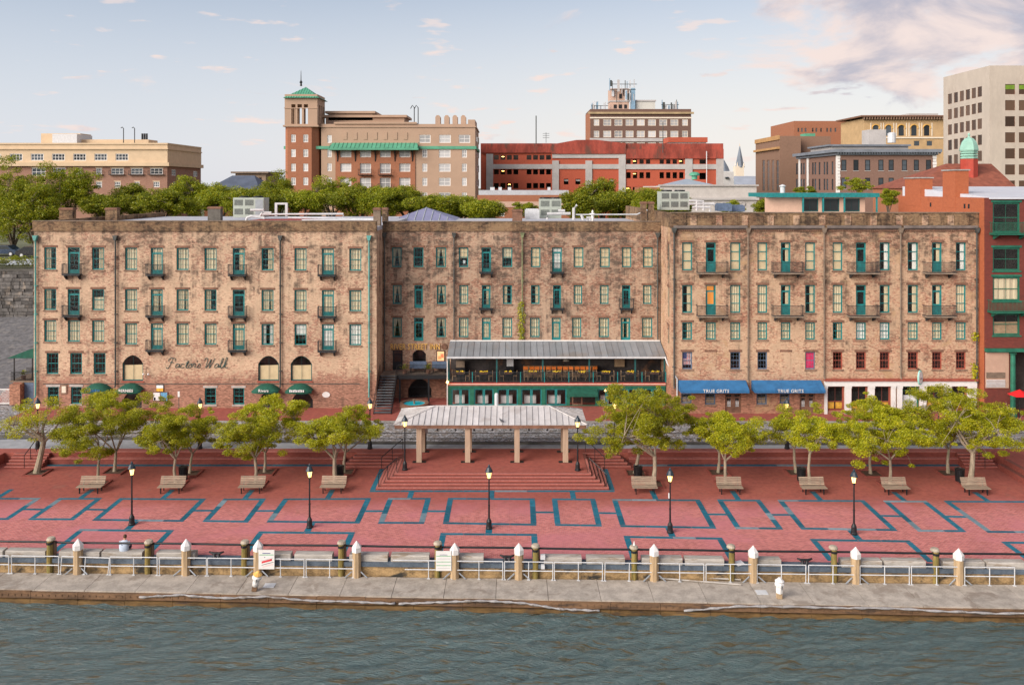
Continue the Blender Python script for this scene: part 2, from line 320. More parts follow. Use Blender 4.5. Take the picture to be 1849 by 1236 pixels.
M['curtain'] = plain('cream_curtain', (0.60, 0.50, 0.335), 0.9, 0.10, 3.0, aniso=(3, 1, 0.2))
M['curtain_w'] = plain('white_curtain', (0.70, 0.68, 0.63), 0.9, 0.08, 3.0, aniso=(3, 1, 0.2))
M['curtain_b'] = plain('paper_blind', (0.66, 0.51, 0.31), 0.9, 0.10, 2.0)
M['paper'] = plain('white_paper', (0.75, 0.75, 0.75), 0.8, 0.06, 3.0)
M['glass'] = glass_mat()
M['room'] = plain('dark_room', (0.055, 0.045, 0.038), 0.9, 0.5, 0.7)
M['copper'] = plain('verdigris_downpipe', (0.10, 0.32, 0.29), 0.6, 0.35, 2.0, aniso=(1, 1, 0.3))
M['pipe_d'] = plain('dark_downpipe', (0.06, 0.065, 0.06), 0.6, 0.4, 2.0)
M['pipe_g'] = plain('green_stained_downpipe', (0.18, 0.20, 0.10), 0.6, 0.4, 2.0)
M['gold'] = plain('gilt_letters', (0.78, 0.46, 0.12), 0.4, 0.12, 4.0)
M['awn_g'] = plain('green_canvas', (0.010, 0.085, 0.055), 0.8, 0.25, 2.5)
M['awn_b'] = plain('blue_canvas', (0.028, 0.135, 0.30), 0.75, 0.16, 1.4, c2=(0.022, 0.105, 0.24))
M['roof_m'] = plain('flat_roof_membrane', (0.44, 0.45, 0.48), 0.7, 0.15, 0.4)
M['roof_red'] = plain('red_roof_paint', (0.34, 0.05, 0.035), 0.7, 0.2, 1.0)
M['zinc'] = plain('standing_seam_zinc', (0.27, 0.295, 0.32), 0.5, 0.12, 0.7, metal=0.25, rnd=0.14, c2=(0.27, 0.26, 0.25))
M['pavroof'] = plain('weathered_white_metal', (0.52, 0.50, 0.49), 0.5, 0.12, 1.3, metal=0.1, rnd=0.12, c2=(0.44, 0.41, 0.39))
M['concrete'] = plain('dock_concrete', (0.37, 0.33, 0.28), 0.85, 0.25, 1.4, c2=(0.26, 0.22, 0.18), rnd=0.07, bump=0.15)
M['quay'] = plain('tidal_quay_wall', (0.30, 0.20, 0.095), 0.9, 0.6, 1.2, c2=(0.035, 0.032, 0.026), aniso=(1, 1, 1.6), bump=0.3)
M['rust'] = plain('rusty_wale', (0.15, 0.085, 0.045), 0.8, 0.5, 1.2, c2=(0.07, 0.045, 0.03), aniso=(0.5, 1, 2.5), bump=0.3)
M['timber'] = plain('grey_timber', (0.36, 0.335, 0.30), 0.85, 0.28, 2.5, c2=(0.24, 0.19, 0.14), rnd=0.14, aniso=(0.5, 3, 3), bump=0.2)
M['bench'] = plain('bench_timber', (0.285, 0.215, 0.155), 0.8, 0.3, 5.0, rnd=0.18, aniso=(0.4, 4, 4))
M['pile'] = plain('mossy_piling', (0.21, 0.155, 0.045), 0.9, 0.4, 2.0, c2=(0.10, 0.13, 0.035), aniso=(3, 3, 0.5), bump=0.3)
M['post'] = plain('treated_post', (0.40, 0.285, 0.165), 0.85, 0.25, 3.0, c2=(0.29, 0.21, 0.13), aniso=(5, 5, 0.4), bump=0.2)
M['pavpost'] = plain('pavilion_post', (0.40, 0.29, 0.205), 0.8, 0.18, 3.0, aniso=(5, 5, 0.4))
M['granite'] = plain('blue_granite', (0.010, 0.125, 0.185), 0.5, 0.25, 3.0, rnd=0.20, spec=0.4)
M['granite_p'] = plain('pale_granite', (0.16, 0.25, 0.29), 0.5, 0.22, 3.0, rnd=0.18)
M['plaza'] = brickwork('plaza_brick', (0.62, 0.200, 0.175), (0.34, 0.088, 0.078), (0.50, 0.29, 0.27), 0.22, 0.11, 0.012, (0.26, 0.10, 0.065), 0.30, True, patch=(0.50, 0.175, 0.20), alt_tone=(0.33, 0.088, 0.060))
M['nosing'] = brickwork('tread_brick', (0.50, 0.17, 0.135), (0.40, 0.12, 0.095), (0.40, 0.2, 0.17), 0.11, 0.2, 0.01, (0.2, 0.08, 0.06), 0.3, True)
M['steps'] = brickwork('step_brick', (0.28, 0.070, 0.052), (0.20, 0.050, 0.040), (0.19, 0.075, 0.06), 0.21, 0.075, 0.008, (0.12, 0.04, 0.03), 0.4)
M['cobble'] = cobble_mat()
M['asphalt'] = plain('pale_asphalt', (0.31, 0.325, 0.34), 0.85, 0.15, 1.2, c2=(0.26, 0.27, 0.28))
M['kerb'] = plain('kerb_stone', (0.09, 0.085, 0.075), 0.85, 0.4, 1.5)
M['kerb_p'] = plain('pale_kerb_stone', (0.30, 0.29, 0.27), 0.85, 0.25, 1.5)
M['rail'] = plain('tram_rail', (0.045, 0.045, 0.05), 0.4, 0.3, 2.0, metal=0.6)
M['soil'] = plain('tree_pit_soil', (0.085, 0.05, 0.032), 0.95, 0.4, 3.0, bump=0.4)
M['bark'] = plain('oak_bark', (0.29, 0.235, 0.17), 0.9, 0.3, 2.0, c2=(0.20, 0.205, 0.12), aniso=(3, 3, 1), bump=0.4)
M['bark_d'] = plain('far_oak_bark', (0.14, 0.11, 0.08), 0.9, 0.3, 2.0)
M['leaf'] = leaf_mat('oak_leaves', (0.13, 0.17, 0.010), (0.40, 0.41, 0.012), (0.62, 0.52, 0.016))
M['leaf_bg'] = leaf_mat('far_oak_leaves', (0.085, 0.145, 0.014), (0.29, 0.325, 0.018), (0.48, 0.41, 0.022))
M['lamp_lit'] = emit('lit_lantern_glass', (1.0, 0.66, 0.22), 2.6)
M['bulb'] = emit('lit_bulb', (1.0, 0.50, 0.12), 9.0)
M['glow'] = emit('warm_lit_interior', (1.0, 0.35, 0.06), 0.55)
M['ground'] = plain('town_ground', (0.12, 0.13, 0.07), 0.95, 0.3, 0.1)
M['stone'] = plain('bluff_stone', (0.17, 0.155, 0.145), 0.9, 0.45, 1.5, c2=(0.30, 0.26, 0.23), bump=0.6)
M['orange'] = plain('orange_chair', (0.65, 0.16, 0.02), 0.6, 0.2, 4.0)
M['yellow'] = plain('yellow_flowers', (0.75, 0.52, 0.02), 0.7, 0.2, 6.0)
M['tanwood'] = plain('tan_chair', (0.36, 0.24, 0.14), 0.7, 0.25, 4.0)
M['restgreen'] = plain('storefront_green', (0.018, 0.135, 0.085), 0.5, 0.25, 2.0)
M['red'] = plain('red_trim', (0.40, 0.075, 0.055), 0.55, 0.2, 2.0)
M['water'] = water_mat()
# ---------------------------------------------------------------- ground, street, plaza, quay, dock, river
def struct(mb, name, mat, parent=None, smooth=False):
    o = mb.build(name, mat, parent, smooth=smooth)
    if parent is None: o['kind'] = 'structure'
    return o
ZU, ZS = 0.75, 0.85                                       # terrace / street level and pavement level above the lower plaza
def Q(X): return 46.45 - 0.0261 * X                       # front edge of the plaza
def F(X): return 43.99 - 0.0382 * X                       # front edge of the dock
ZD, ZW = -0.75, -1.42
BY0 = 63.06                                               # foot of the brick seat wall
XL, XR = -38.0, 36.3
struct(MB().quad((-3000, 104, 12), (3000, 104, 12), (3000, 6000, 12), (-3000, 6000, 12)), 'ground', M['ground'])
struct(MB().slab([(-45.5, 104), (120, 104), (120, 104.8), (-45.5, 104.8)], -2, 12.0), 'bluff_wall', M['stone'])
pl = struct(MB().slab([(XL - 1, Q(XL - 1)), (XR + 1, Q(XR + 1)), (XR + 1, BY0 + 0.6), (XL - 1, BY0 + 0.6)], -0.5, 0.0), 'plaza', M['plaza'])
tb = MB(); tb.slab([(-200, 63.5), (200, 63.5), (200, 64.45), (-200, 64.45)], -0.5, ZU)
tb.slab([(XR + 0.75, Q(XR)), (200, Q(200)), (200, 63.5), (XR + 0.75, 63.5)], -0.5, ZU)
tb.slab([(-200, Q(-200)), (XL - 0.75, Q(XL)), (XL - 0.75, 63.5), (-200, 63.5)], -0.5, ZU)
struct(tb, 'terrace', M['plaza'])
# the lane, the kerb that bends slowly and the cobbled track bed
KP = [(-200, 67.9), (-41.6, 67.2), (-28, 66.5), (-12, 65.5), (42, 65.2), (200, 65.1)]
struct(MB().add([(p[0], 64.46, ZU) for p in KP] + [(p[0], p[1], ZU) for p in KP], [(i, i + 1, 7 + i, 6 + i) for i in range(5)]), 'lane', M['asphalt'])
kb = MB()
for (a, b) in zip(KP, KP[1:]): kb.slab([a, b, (b[0], b[1] + 0.35), (a[0], a[1] + 0.35)], ZU - 0.2, ZU + 0.14)
struct(kb, 'lane_kerb', M['kerb'])
struct(MB().add([(p[0], p[1] + 0.3, ZU + 0.02) for p in KP] + [(p[0], 104, ZU + 0.02) for p in KP], [(i, i + 1, 7 + i, 6 + i) for i in range(5)]), 'cobbled_street', M['cobble'])
for dy in (66.9, 68.35):
    o = MB().box(-120, 120, dy - 0.05, dy + 0.05, ZU, ZU + 0.045).build('track_rail', M['rail']); o['kind'] = 'structure'
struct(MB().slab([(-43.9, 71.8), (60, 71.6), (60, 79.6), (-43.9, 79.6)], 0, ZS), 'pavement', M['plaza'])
struct(MB().slab([(-43.9, 71.62), (60, 71.42), (60, 71.59), (-43.9, 71.79)], 0.2, ZS + 0.01), 'pavement_kerb', M['kerb_p'])
# brick seat wall in two tiers, broken by the platform and two corner stairs
for (x0, x1) in ((-35.2, -12.7), (8.9, 33.9)):
    w = thing('seat_wall', ((x0 + x1) / 2, BY0, 0), 'long two-tier red brick seat wall %s of the pavilion platform' % ('left' if x0 < 0 else 'right'), 'wall', 'brick seat walls')
    MB().box(x0, x1, BY0, 64.0, 0.0, 0.372).build('lower_tier', M['steps'], w)
    MB().box(x0, x1, BY0 + 0.42, 64.0, 0.372, ZU + 0.004).build('upper_tier', M['steps'], w)
    MB().box(x0, x1, BY0 - 0.03, BY0 + 0.41, 0.373, 0.415).build('coping', M['nosing'], w)
    MB().box(x0, x1, BY0 + 0.39, 63.9, ZU + 0.005, ZU + 0.04).build('coping', M['nosing'], w)
def stair(x0, x1, y0, label, spread=0.0, n=5):
    t = thing('brick_stair', ((x0 + x1) / 2, y0, 0), label, 'stairs')
    for k in range(n):
        o = MB().box(x0 + spread * k, x1, y0 + 0.29 * k, y0 + 0.29 * n + 0.3, 0.15 * k, 0.15 * (k + 1) - 0.001 * (5 - k)).build('step', M['steps'], t)
        MB().box(x0 + spread * k - 0.01, x1, y0 + 0.29 * k - 0.015, y0 + 0.29 * k + 0.14, 0.15 * (k + 1) - 0.04, 0.15 * (k + 1) + 0.003).build('nosing', M['nosing'], o)
    return t
stair(-12.69, -8.1, 62.1, 'red brick steps between the seat wall and the left end of the pavilion platform', 0.22)
t = thing('brick_stair', (7, 62.1, 0), 'red brick steps between the seat wall and the right end of the pavilion platform', 'stairs')
for k in range(5):
    o = MB().box(5.3, 8.89 - 0.22 * k, 62.1 + 0.29 * k, 63.85, 0.15 * k, 0.15 * (k + 1) - 0.001 * (5 - k)).build('step', M['steps'], t)
    MB().box(5.3, 8.90 - 0.22 * k, 62.085 + 0.29 * k, 62.24 + 0.29 * k, 0.15 * (k + 1) - 0.04, 0.15 * (k + 1) + 0.003).build('nosing', M['nosing'], o)
stair(-37.9, -35.21, 62.0, 'corner brick steps with iron rail beside the leaning bare oak', 0.0)
stair(33.91, 36.25, 62.0, 'corner brick steps at the far end of the longer seat wall', 0.0)
ww = thing('wing_wall', (XR, 58, 0), 'low brick wing wall running towards the river from the corner steps', 'wall')
MB().box(XR - 0.02, XR + 0.74, Q(XR) + 4, 62.0, 0, 0.372).build('lower_tier', M['steps'], ww)
MB().box(XR + 0.38, XR + 0.75, Q(XR) + 4, 62.0, 0.372, ZU + 0.004).build('upper_tier', M['steps'], ww)
# pavilion platform: five brick steps on three sides
pf = thing('pavilion_platform', (-1.3, 60, 0), 'stepped red brick platform under the metal-roofed pavilion', 'platform')
for k in range(5):
    o = MB().box(-9.44 + 0.28 * k, 6.71 - 0.28 * k, 57.7 + 0.27 * k, 63.49, 0.15 * k, 0.15 * (k + 1)).build('step', M['steps'], pf); a0, a1, b0, zz = -9.455 + 0.28 * k, 6.725 - 0.28 * k, 57.685 + 0.27 * k, 0.15 * (k + 1)
    MB().box(a0, a1, b0, b0 + 0.15, zz - 0.045, zz + 0.003).box(a0, a0 + 0.15, b0 + 0.15, 62.0, zz - 0.045, zz + 0.003).box(a1 - 0.15, a1, b0 + 0.15, 62.0, zz - 0.045, zz + 0.003).build('nosing', M['nosing'], o)
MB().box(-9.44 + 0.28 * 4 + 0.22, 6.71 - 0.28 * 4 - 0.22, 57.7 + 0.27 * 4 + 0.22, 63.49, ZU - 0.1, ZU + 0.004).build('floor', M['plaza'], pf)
def iron_rail(pts, label):
    o = MB().tube(pts, 0.03, 6)
    for p in (pts[0], pts[len(pts) // 2], pts[-1]): o.tube([(p[0], p[1], p[2] - 0.95), p], 0.025, 6)
    tag(o.build('handrail', M['black']), label, 'handrail', 'iron stair handrails')
for sx, x0, x1, side in ((-1, -9.3, -8.2, 'left'), (1, 6.6, 5.5, 'right')):
    iron_rail([(x0, 57.9, 1.0), ((x0 + x1) / 2, 58.5, 1.38), (x1, 59.1, 1.75)], 'black iron handrail at the front %s corner of the platform steps' % side)
    iron_rail([(x0 * 1.04, 61.6, 1.0), ((x0 * 1.04 + x1 * 1.02) / 2, 62.6, 1.38), (x1 * 1.02, 63.6, 1.75)], 'black iron handrail on the back %s steps beside the platform' % side)
iron_rail([(-36.4, 62.0, 1.0), (-36.4, 62.8, 1.38), (-36.4, 63.6, 1.75)], 'black iron handrail on the corner steps by the leaning oak')
iron_rail([(35.3, 62.0, 1.0), (35.3, 62.8, 1.38), (35.3, 63.6, 1.75)], 'black iron handrail on the corner steps by the widest oak')
# granite bands set into the plaza, slab by slab
def slabs(a, b, w, nrm, pale=0.0, seg=1.45):
    """A run of granite slabs from a to b (plan points), w wide towards nrm."""
    a, b, nrm = Vector(a).to_2d(), Vector(b).to_2d(), Vector(nrm).to_2d(); d = b - a; n = max(1, round(d.length / seg))
    cuts = [0.0] + sorted(min(0.97, max(0.03, (i + R.uniform(-0.18, 0.18)) / n)) for i in range(1, n)) + [1.0]
    for s, e in zip(cuts, cuts[1:]):
        g = 0.012 / d.length; p0, p1 = a + d * (s + g), a + d * (e - g)
        pts = [p0, p1, p1 + nrm * w, p0 + nrm * w]
        ar = sum(pts[i].x * pts[(i + 1) % 4].y - pts[(i + 1) % 4].x * pts[i].y for i in range(4))
        if ar < 0: pts.reverse()
        MB().slab(pts, -0.03, 0.006).build('granite_slab', M['granite_p'] if R.random() < pale else M['granite'], pl)
WNS, WEW = 0.36, 0.28
tiles = [None, ((106.4, 898.6), (185, 898.3), (133, 938.5), (49.1, 938.1)), ((216, 898.6), (372.7, 899.6), (330.9, 941.4), (165.5, 939.2)),
 ((403.8, 899.6), (480.8, 899.4), (447.7, 942.7), (364.9, 941.4)), ((512.4, 899.4), (670.6, 898.5), (649.4, 944.4), (480.6, 942.4)),
 ((700.7, 898.6), (778.4, 898.2), (766, 945), (682.1, 944.7)), ((808.9, 898.3), (965.8, 899.2), (969, 948.3), (799.4, 945.3)),
 ((996.3, 899.2), (1074.9, 899.9), (1087.2, 949.8), (1002.2, 948.5)), ((1104.7, 900.5), (1263.6, 901.2), (1294.1, 953.8), (1120.3, 950.7)),
 ((1294.1, 901.2), (1372.6, 901.6), (1414.8, 955.2), (1328.5, 954.3)), ((1403.1, 901.8), (1560.7, 902.5), (1621.7, 958), (1446.5, 955)),
 ((1593.8, 903.1), (1672.6, 903.5), (1745.9, 959.8), (1657.7, 959.1))]
tw = [[G(*p) for p in t] for t in tiles if t]
a = G(74.6, 898.3); b = G(15.6, 937.8); tw.insert(0, [a - Vector((5.95, 0, 0)), a, b, b - Vector((5.95, 0, 0))])
a = G(1703.1, 903.5); b = G(1783.6, 961.1); tw.append([a, a + Vector((5.95, -0.05, 0)), b + Vector((5.95, -0.1, 0)), b])
for i, (tl, tr, br, bl) in enumerate(tw):
    e = (tr - tl).normalized(); n = (bl - tl).normalized(); pale = 0.28 if 9 <= i <= 12 else 0.07
    slabs(tl, tr, WEW, n, pale); slabs(bl, br, WEW, -n, pale)
    slabs(tl + n * (WEW + 0.02), bl - n * (WEW + 0.02), WNS, e, pale, 1.2); slabs(tr + n * (WEW + 0.02), br - n * (WEW + 0.02), WNS, -e, pale, 1.2)
    if i + 1 < len(tw):
        nx = tw[i + 1]; p0 = (tr + br) / 2; p1 = (nx[0] + nx[3]) / 2; slabs(p0, p1, WEW, Vector((0, -1, 0)), 0, 3)
    m = (tl + tr) / 2
    slabs(m + Vector((-WNS / 2, 0.02, 0)), m + Vector((-WNS / 2, 57.36 - m.y if -9.5 < m.x < 6.8 else 1.6, 0)), WNS, Vector((1, 0, 0)), 0, 3)
low = [((144, 954.4), (315, 956.3)), ((467.2, 958.7), (641.6, 960)), ((795.3, 961.5), (969.7, 963.2)), ((1125.5, 966.7), (1303.8, 970)), ((1461.4, 972.2), (1642.5, 974.9))]
lw = [(G(*p), G(*q_)) for p, q_ in low]
lw.append((G(1806.6, 977.1), G(1806.6, 977.1) + Vector((6.0, -0.1, 0)))); p = G(-5, 953.4); lw.insert(0, (p - Vector((6, -0.05, 0)), p))
for i, (tl, tr) in enumerate(lw):
    e = (tr - tl).normalized(); n = Vector((0, -1, 0)); slabs(tl, tr, WEW, n, 0.07)
    for p, s in ((tl, 1), (tr, -1)): slabs(p + n * (WEW + 0.02), Vector((p.x, Q(p.x) + 0.75, 0)), WNS, e * s, 0.05)
    m = (tl + tr) / 2; up = tw[2 * i] if 2 * i < len(tw) else None
    if up: slabs(m + Vector((-0.2, 0.02, 0)), Vector((m.x - 0.2, (up[2].y + up[3].y) / 2 - 0.02, 0)), 0.4, Vector((1, 0, 0)), 0, 3)
for (x0, x1) in ((-35.2, -13.0), (9.2, 33.8)): slabs((x0, BY0 - 0.05, 0), (x1, BY0 - 0.05, 0), 0.4, (0, -1, 0), 0.05, 2.6)
slabs((-9.85, 57.62, 0), (7.1, 57.62, 0), 0.3, (0, -1, 0), 0.05, 2.0)
slabs((-9.5, 57.66, 0), (-9.5, 62, 0), 0.36, (-1, 0, 0), 0.05, 2.0); slabs((6.77, 57.66, 0), (6.77, 62, 0), 0.36, (1, 0, 0), 0.05, 2.0)
# quay edge and wall
q0, q1 = -200, 200
qb = MB(); qb.slab([(q0, Q(q0) - 0.06), (q1, Q(q1) - 0.06), (q1, Q(q1)), (q0, Q(q0))], -4, -0.02); struct(qb, 'quay_wall', M['quay'])
qc = MB(); qc.slab([(q0, Q(q0) - 0.16), (q1, Q(q1) - 0.16), (q1, Q(q1) + 0.55), (q0, Q(q0) + 0.55)], -0.22, 0.02); struct(qc, 'quay_edge_beam', plain('blue_grey_quay_beam', (0.085, 0.11, 0.14), 0.7, 0.35, 1.2))
# concrete dock, slab by slab
dk = MB(); dk.slab([(-60, F(-60) + 0.12), (60, F(60) + 0.12), (60, Q(60) - 0.25), (-60, Q(-60) - 0.25)], -1.6, ZD - 0.18)
dock = struct(dk, 'dock', M['rust'])
xs = -37.0
k = 0
while xs < 36:
    xe = xs + 2.78; y = lambda X: F(X); z1 = ZD - R.uniform(0, 0.012); bx = 0.010 * (xs + 1.4)   # joints lean a little
    MB().slab([(xs + 0.012, F(xs)), (xe - 0.012, F(xe)), (xe - 0.012, Q(xe) - 0.22), (xs + 0.012, Q(xs) - 0.22)], ZD - 0.17, z1).build('dock_slab', M['concrete'], dock)
    xs = xe; k += 1
    if xs > 27.5 and xs < 30.3: break
for i in range(-12, 11):                                   # timber wales and bolts along the front of the dock
    x0, x1 = i * 2.6, i * 2.6 + 2.58
    MB_last = MB()
    for j in range(7): xb = x0 + 0.2 + 0.36 * j; MB_last.box(xb, xb + 0.09, F(xb) - 0.13, F(xb) - 0.09, ZD - 0.30, ZD - 0.20)
    MB_last.slab([(x0, F(x0) - 0.10), (x1, F(x1) - 0.10), (x1, F(x1) - 0.004), (x0, F(x0) - 0.004)], ZD - 0.42, ZD - 0.05 - R.uniform(0, 0.04)); wl_ = MB_last; wl_.build('wale', M['rust'], dock)
    MB().slab([(x0, F(x0) - 0.16), (x1, F(x1) - 0.16), (x1, F(x1) - 0.02), (x0, F(x0) - 0.02)], ZD - 0.72, ZD - 0.47 - R.uniform(0, 0.04)).build('wale', plain('ochre_wale', (0.13, 0.075, 0.026), 0.8, 0.6, 1.0, c2=(0.06, 0.04, 0.03), aniso=(0.6, 1, 3)), dock)
# torn grey hose lying along the dock front
def hose(x0, x1, zs, label):
    pts = []; n = 56
    for i in range(n + 1):
        X = x0 + (x1 - x0) * i / n; t_ = i / n * (len(zs) - 1); j = min(int(t_), len(zs) - 2); z = zs[j] + (zs[j + 1] - zs[j]) * (t_ - j)
        pts.append((X, F(X) - 0.17 - R.uniform(-0.02, 0.03), ZD + z + R.uniform(-0.014, 0.014)))
    tag(MB().tube(pts, [0.055 + 0.02 * math.sin(i * 1.7) for i in range(n + 1)], 7).build('fender_hose', plain('torn_grey_hose', (0.30, 0.29, 0.29), 0.6, 0.3, 3.0, c2=(0.16, 0.135, 0.115)), smooth=True), label, 'hose', 'torn fender hoses')
hose(-20, -6.2, (-0.22, -0.06, -0.20, -0.05, -0.24, -0.24, -0.30), 'torn grey fender hose along the dock front below the leaning white bollard')
hose(-6.0, 4.6, (-0.30, -0.20, -0.06, -0.12, -0.42, -0.46), 'sagging grey fender hose along the middle of the dock front')
hose(9.0, 28, (-0.40, -0.10, -0.06, -0.08, -0.06, -0.16, -0.22, -0.12), 'long grey fender hose along the dock front below the upright white bollard')
# river: displaced ripples where it is seen, flat sheet beyond
def river():
    import numpy as np
    rng = np.random.RandomState(3)
    nx, ny = 980, 260; xs_ = np.linspace(-38, 38, nx); ys_ = np.linspace(28, 46.2, ny); Xg, Yg = np.meshgrid(xs_, ys_)
    z = np.zeros_like(Xg)
    for i in range(64):
        lam = 0.27 * (6.0 ** rng.rand()); ang = rng.normal(math.radians(117), 0.34); k_ = 2 * math.pi / lam
        z += 0.0112 * lam ** 0.80 * np.sin(k_ * (Xg * math.cos(ang) * 0.8 + Yg * math.sin(ang)) + rng.rand() * 6.28 + 0.6 * np.sin(Xg * 0.31 + i) + 0.5 * np.sin(Yg * 0.47 + 2 * i))
    z *= 0.75 + 0.5 * np.sin(Xg * 0.13 + 1) * np.sin(Yg * 0.21)
    z = np.sign(z) * np.abs(z) ** 1.0
    vs_ = np.stack([Xg, Yg, z], -1).reshape(-1, 3); idx = np.arange(nx * ny).reshape(ny, nx)
    fs = np.stack([idx[:-1, :-1], idx[:-1, 1:], idx[1:, 1:], idx[1:, :-1]], -1).reshape(-1, 4)
    me = bpy.data.meshes.new('river'); nv, nf = len(vs_) + 4 * 4, len(fs) + 4
    ring = [(-600, -900), (-600, 46.2), (-44, 24), (-44, 46.2), (44, 24), (44, 46.2), (600, -900), (600, 46.2)]
    extra = [[(-600, -900), (600, -900), (600, 28), (-600, 28)], [(-600, 28), (-38, 28), (-38, 66), (-600, 66)], [(38, 28), (600, 28), (600, 46.2), (38, 46.2)]]
    v2 = [tuple(p) for p in vs_.tolist()]; f2 = [tuple(f) for f in fs.tolist()]
    for e in extra:
        b_ = len(v2); v2 += [(p[0], p[1], 0.0) for p in e]; f2.append((b_, b_ + 1, b_ + 2, b_ + 3))
    me.from_pydata(v2, [], f2); me.polygons.foreach_set('use_smooth', [True] * len(me.polygons)); me.materials.append(M['water'])
    o = link(bpy.data.objects.new('river', me), None, (0, 0, ZW)); o['kind'] = 'structure'
river()
# seat blocks along the quay edge
nb = 0
for (a_, b_) in ((-28, 5), (10, 82), (107, 180), (184, 257), (283, 352), (478, 525), (532, 600), (631, 700), (706, 775), (828, 873), (982, 1050), (1059, 1128), (1159, 1232), (1237, 1307), (1368, 1410), (1519, 1592), (1597, 1671), (1702, 1777), (1782, 1852)):
    X0, X1 = U(a_, 47.2 - 0.0008 * a_), U(b_, 47.2 - 0.0008 * b_); t_ = R.uniform(-0.02, 0.02)
    mb = MB(); c = 0.04; y0, y1 = Q(X0) - 0.05, Q(X0) + 0.47; d_ = Q(X1) - Q(X0)
    prof = [(y0, 0.02), (y1, 0.02), (y1, 0.34), (y1 - c, 0.38), (y0 + c, 0.38), (y0, 0.34)]
    mb.add([(X0, p[0] + t_, p[1]) for p in prof] + [(X1, p[0] + d_ + t_, p[1]) for p in prof],
           [tuple(range(5, -1, -1)), tuple(range(6, 12))] + [(i, (i + 1) % 6, 6 + (i + 1) % 6, 6 + i) for i in range(6)])
    nb += 1
    order = 'first second third fourth fifth sixth seventh eighth ninth tenth eleventh twelfth thirteenth fourteenth fifteenth sixteenth seventeenth eighteenth nineteenth'.split()[nb - 1]
    lab = 'grey timber seat block on the quay edge under the seated person' if nb == 4 else '%s grey timber seat block from the left along the quay edge' % order
    tag(mb.build('seat_block', M['timber']), lab, 'block', 'seat blocks along the quay edge')
# railing panels along the dock
def W2(px, off, z):                                        # photo column -> point on the line Q(X) + off
    X = U(px, 47); 
    for _ in range(4): X = U(px, Q(X) + off)
    return X, Q(X) + off
panels = [(-66, 16), (21, 106), (109, 195), (199, 284), (288, 373), (375, 460), (464, 549), (553, 638), (731, 817), (822, 908), (911, 998), (1001, 1088), (1092, 1180), (1184, 1271), (1275, 1363), (1367, 1455), (1460, 1548), (1553, 1642), (1646, 1737), (1742, 1832)]
for i, (a_, b_) in enumerate(panels):
    (xa, ya), (xb, yb) = W2(a_, -0.36, 0), W2(b_, -0.36, 0)
    lean = {2: 0.09, 12: 0.02}.get(i, R.uniform(-0.008, 0.008)); dz = {2: 0.05, 8: 0.06}.get(i, 0)
    lab = {2: 'white railing panel that leans and has slipped out of line', 8: 'white railing panel with a broken overhanging end by the green striped notice'}.get(i, '%s white tubular railing panel from the left along the dock' % 'first second third fourth fifth sixth seventh eighth ninth tenth eleventh twelfth thirteenth fourteenth fifteenth sixteenth seventeenth eighteenth nineteenth twentieth'.split()[i])
    rp = thing('railing_panel', ((xa + xb) / 2, (ya + yb) / 2, ZD), lab, 'railing', 'white railing panels along the dock')
    def P(t_, h): return (xa + (xb - xa) * t_ + lean * h, ya + (yb - ya) * t_, ZD + h - (0.06 * t_ if i == 2 else 0))
    for h in (1.0, 0.5): MB().tube([P(-0.25 if i == 8 and h == 1.0 else 0, h), P(1, h)], 0.028, 6).build('rail', M['whiterail'], rp)
    for t_ in (0, 0.5, 1):
        if i == 8 and t_ == 0: continue
        MB().tube([P(t_, 0.02), P(t_, 1.0)], 0.027, 6).build('upright', M['whiterail'], rp)
        p = P(t_, 0); MB().box(p[0] - 0.08, p[0] + 0.08, p[1] - 0.06, p[1] + 0.06, ZD, ZD + 0.03).build('foot_plate', M['whiterail'], rp)
# square timber posts with white pyramid caps
for i, px in enumerate((141, 336, 466, 644, 821, 937, 1181, 1360, 1545, 1731)):
    x, y = W2(px, -0.20, 0); s = 0.27
    t = thing('capped_post', (x, y, -1.7), '%s square timber mooring post with white pyramid cap, counting from the left' % 'first second third fourth fifth sixth seventh eighth ninth tenth'.split()[i], 'post', 'white-capped mooring posts')
    h = 0.62 + R.uniform(-0.04, 0.04); rz = math.radians(R.uniform(18, 50))
    mb = MB(); mb.tf = Matrix.Translation((x, y, 0)) @ Matrix.Rotation(rz, 4, 'Z'); mb.lathe([(s * 0.94, -1.7), (s * 0.94, h)], n=8); mb.build('shaft', M['post'], t)
    mb = MB(); mb.tf = Matrix.Translation((x, y, 0)) @ Matrix.Rotation(rz, 4, 'Z'); mb.lathe([(s + 0.012, h), (s + 0.012, h + 0.26), (0.01, h + 0.60)], n=6); mb.build('cap', M['white'], t)
    for sx in (-1, 1):
        mb = MB(); mb.tube([(x + sx * 0.25, y - 0.12, ZD + 0.32), (x + sx * 0.62, y - 0.2, ZD + 0.02)], 0.04, 5); mb.build('brace', plain('galvanised', (0.35, 0.38, 0.41), 0.5, 0.2, 3, metal=0.5), t)
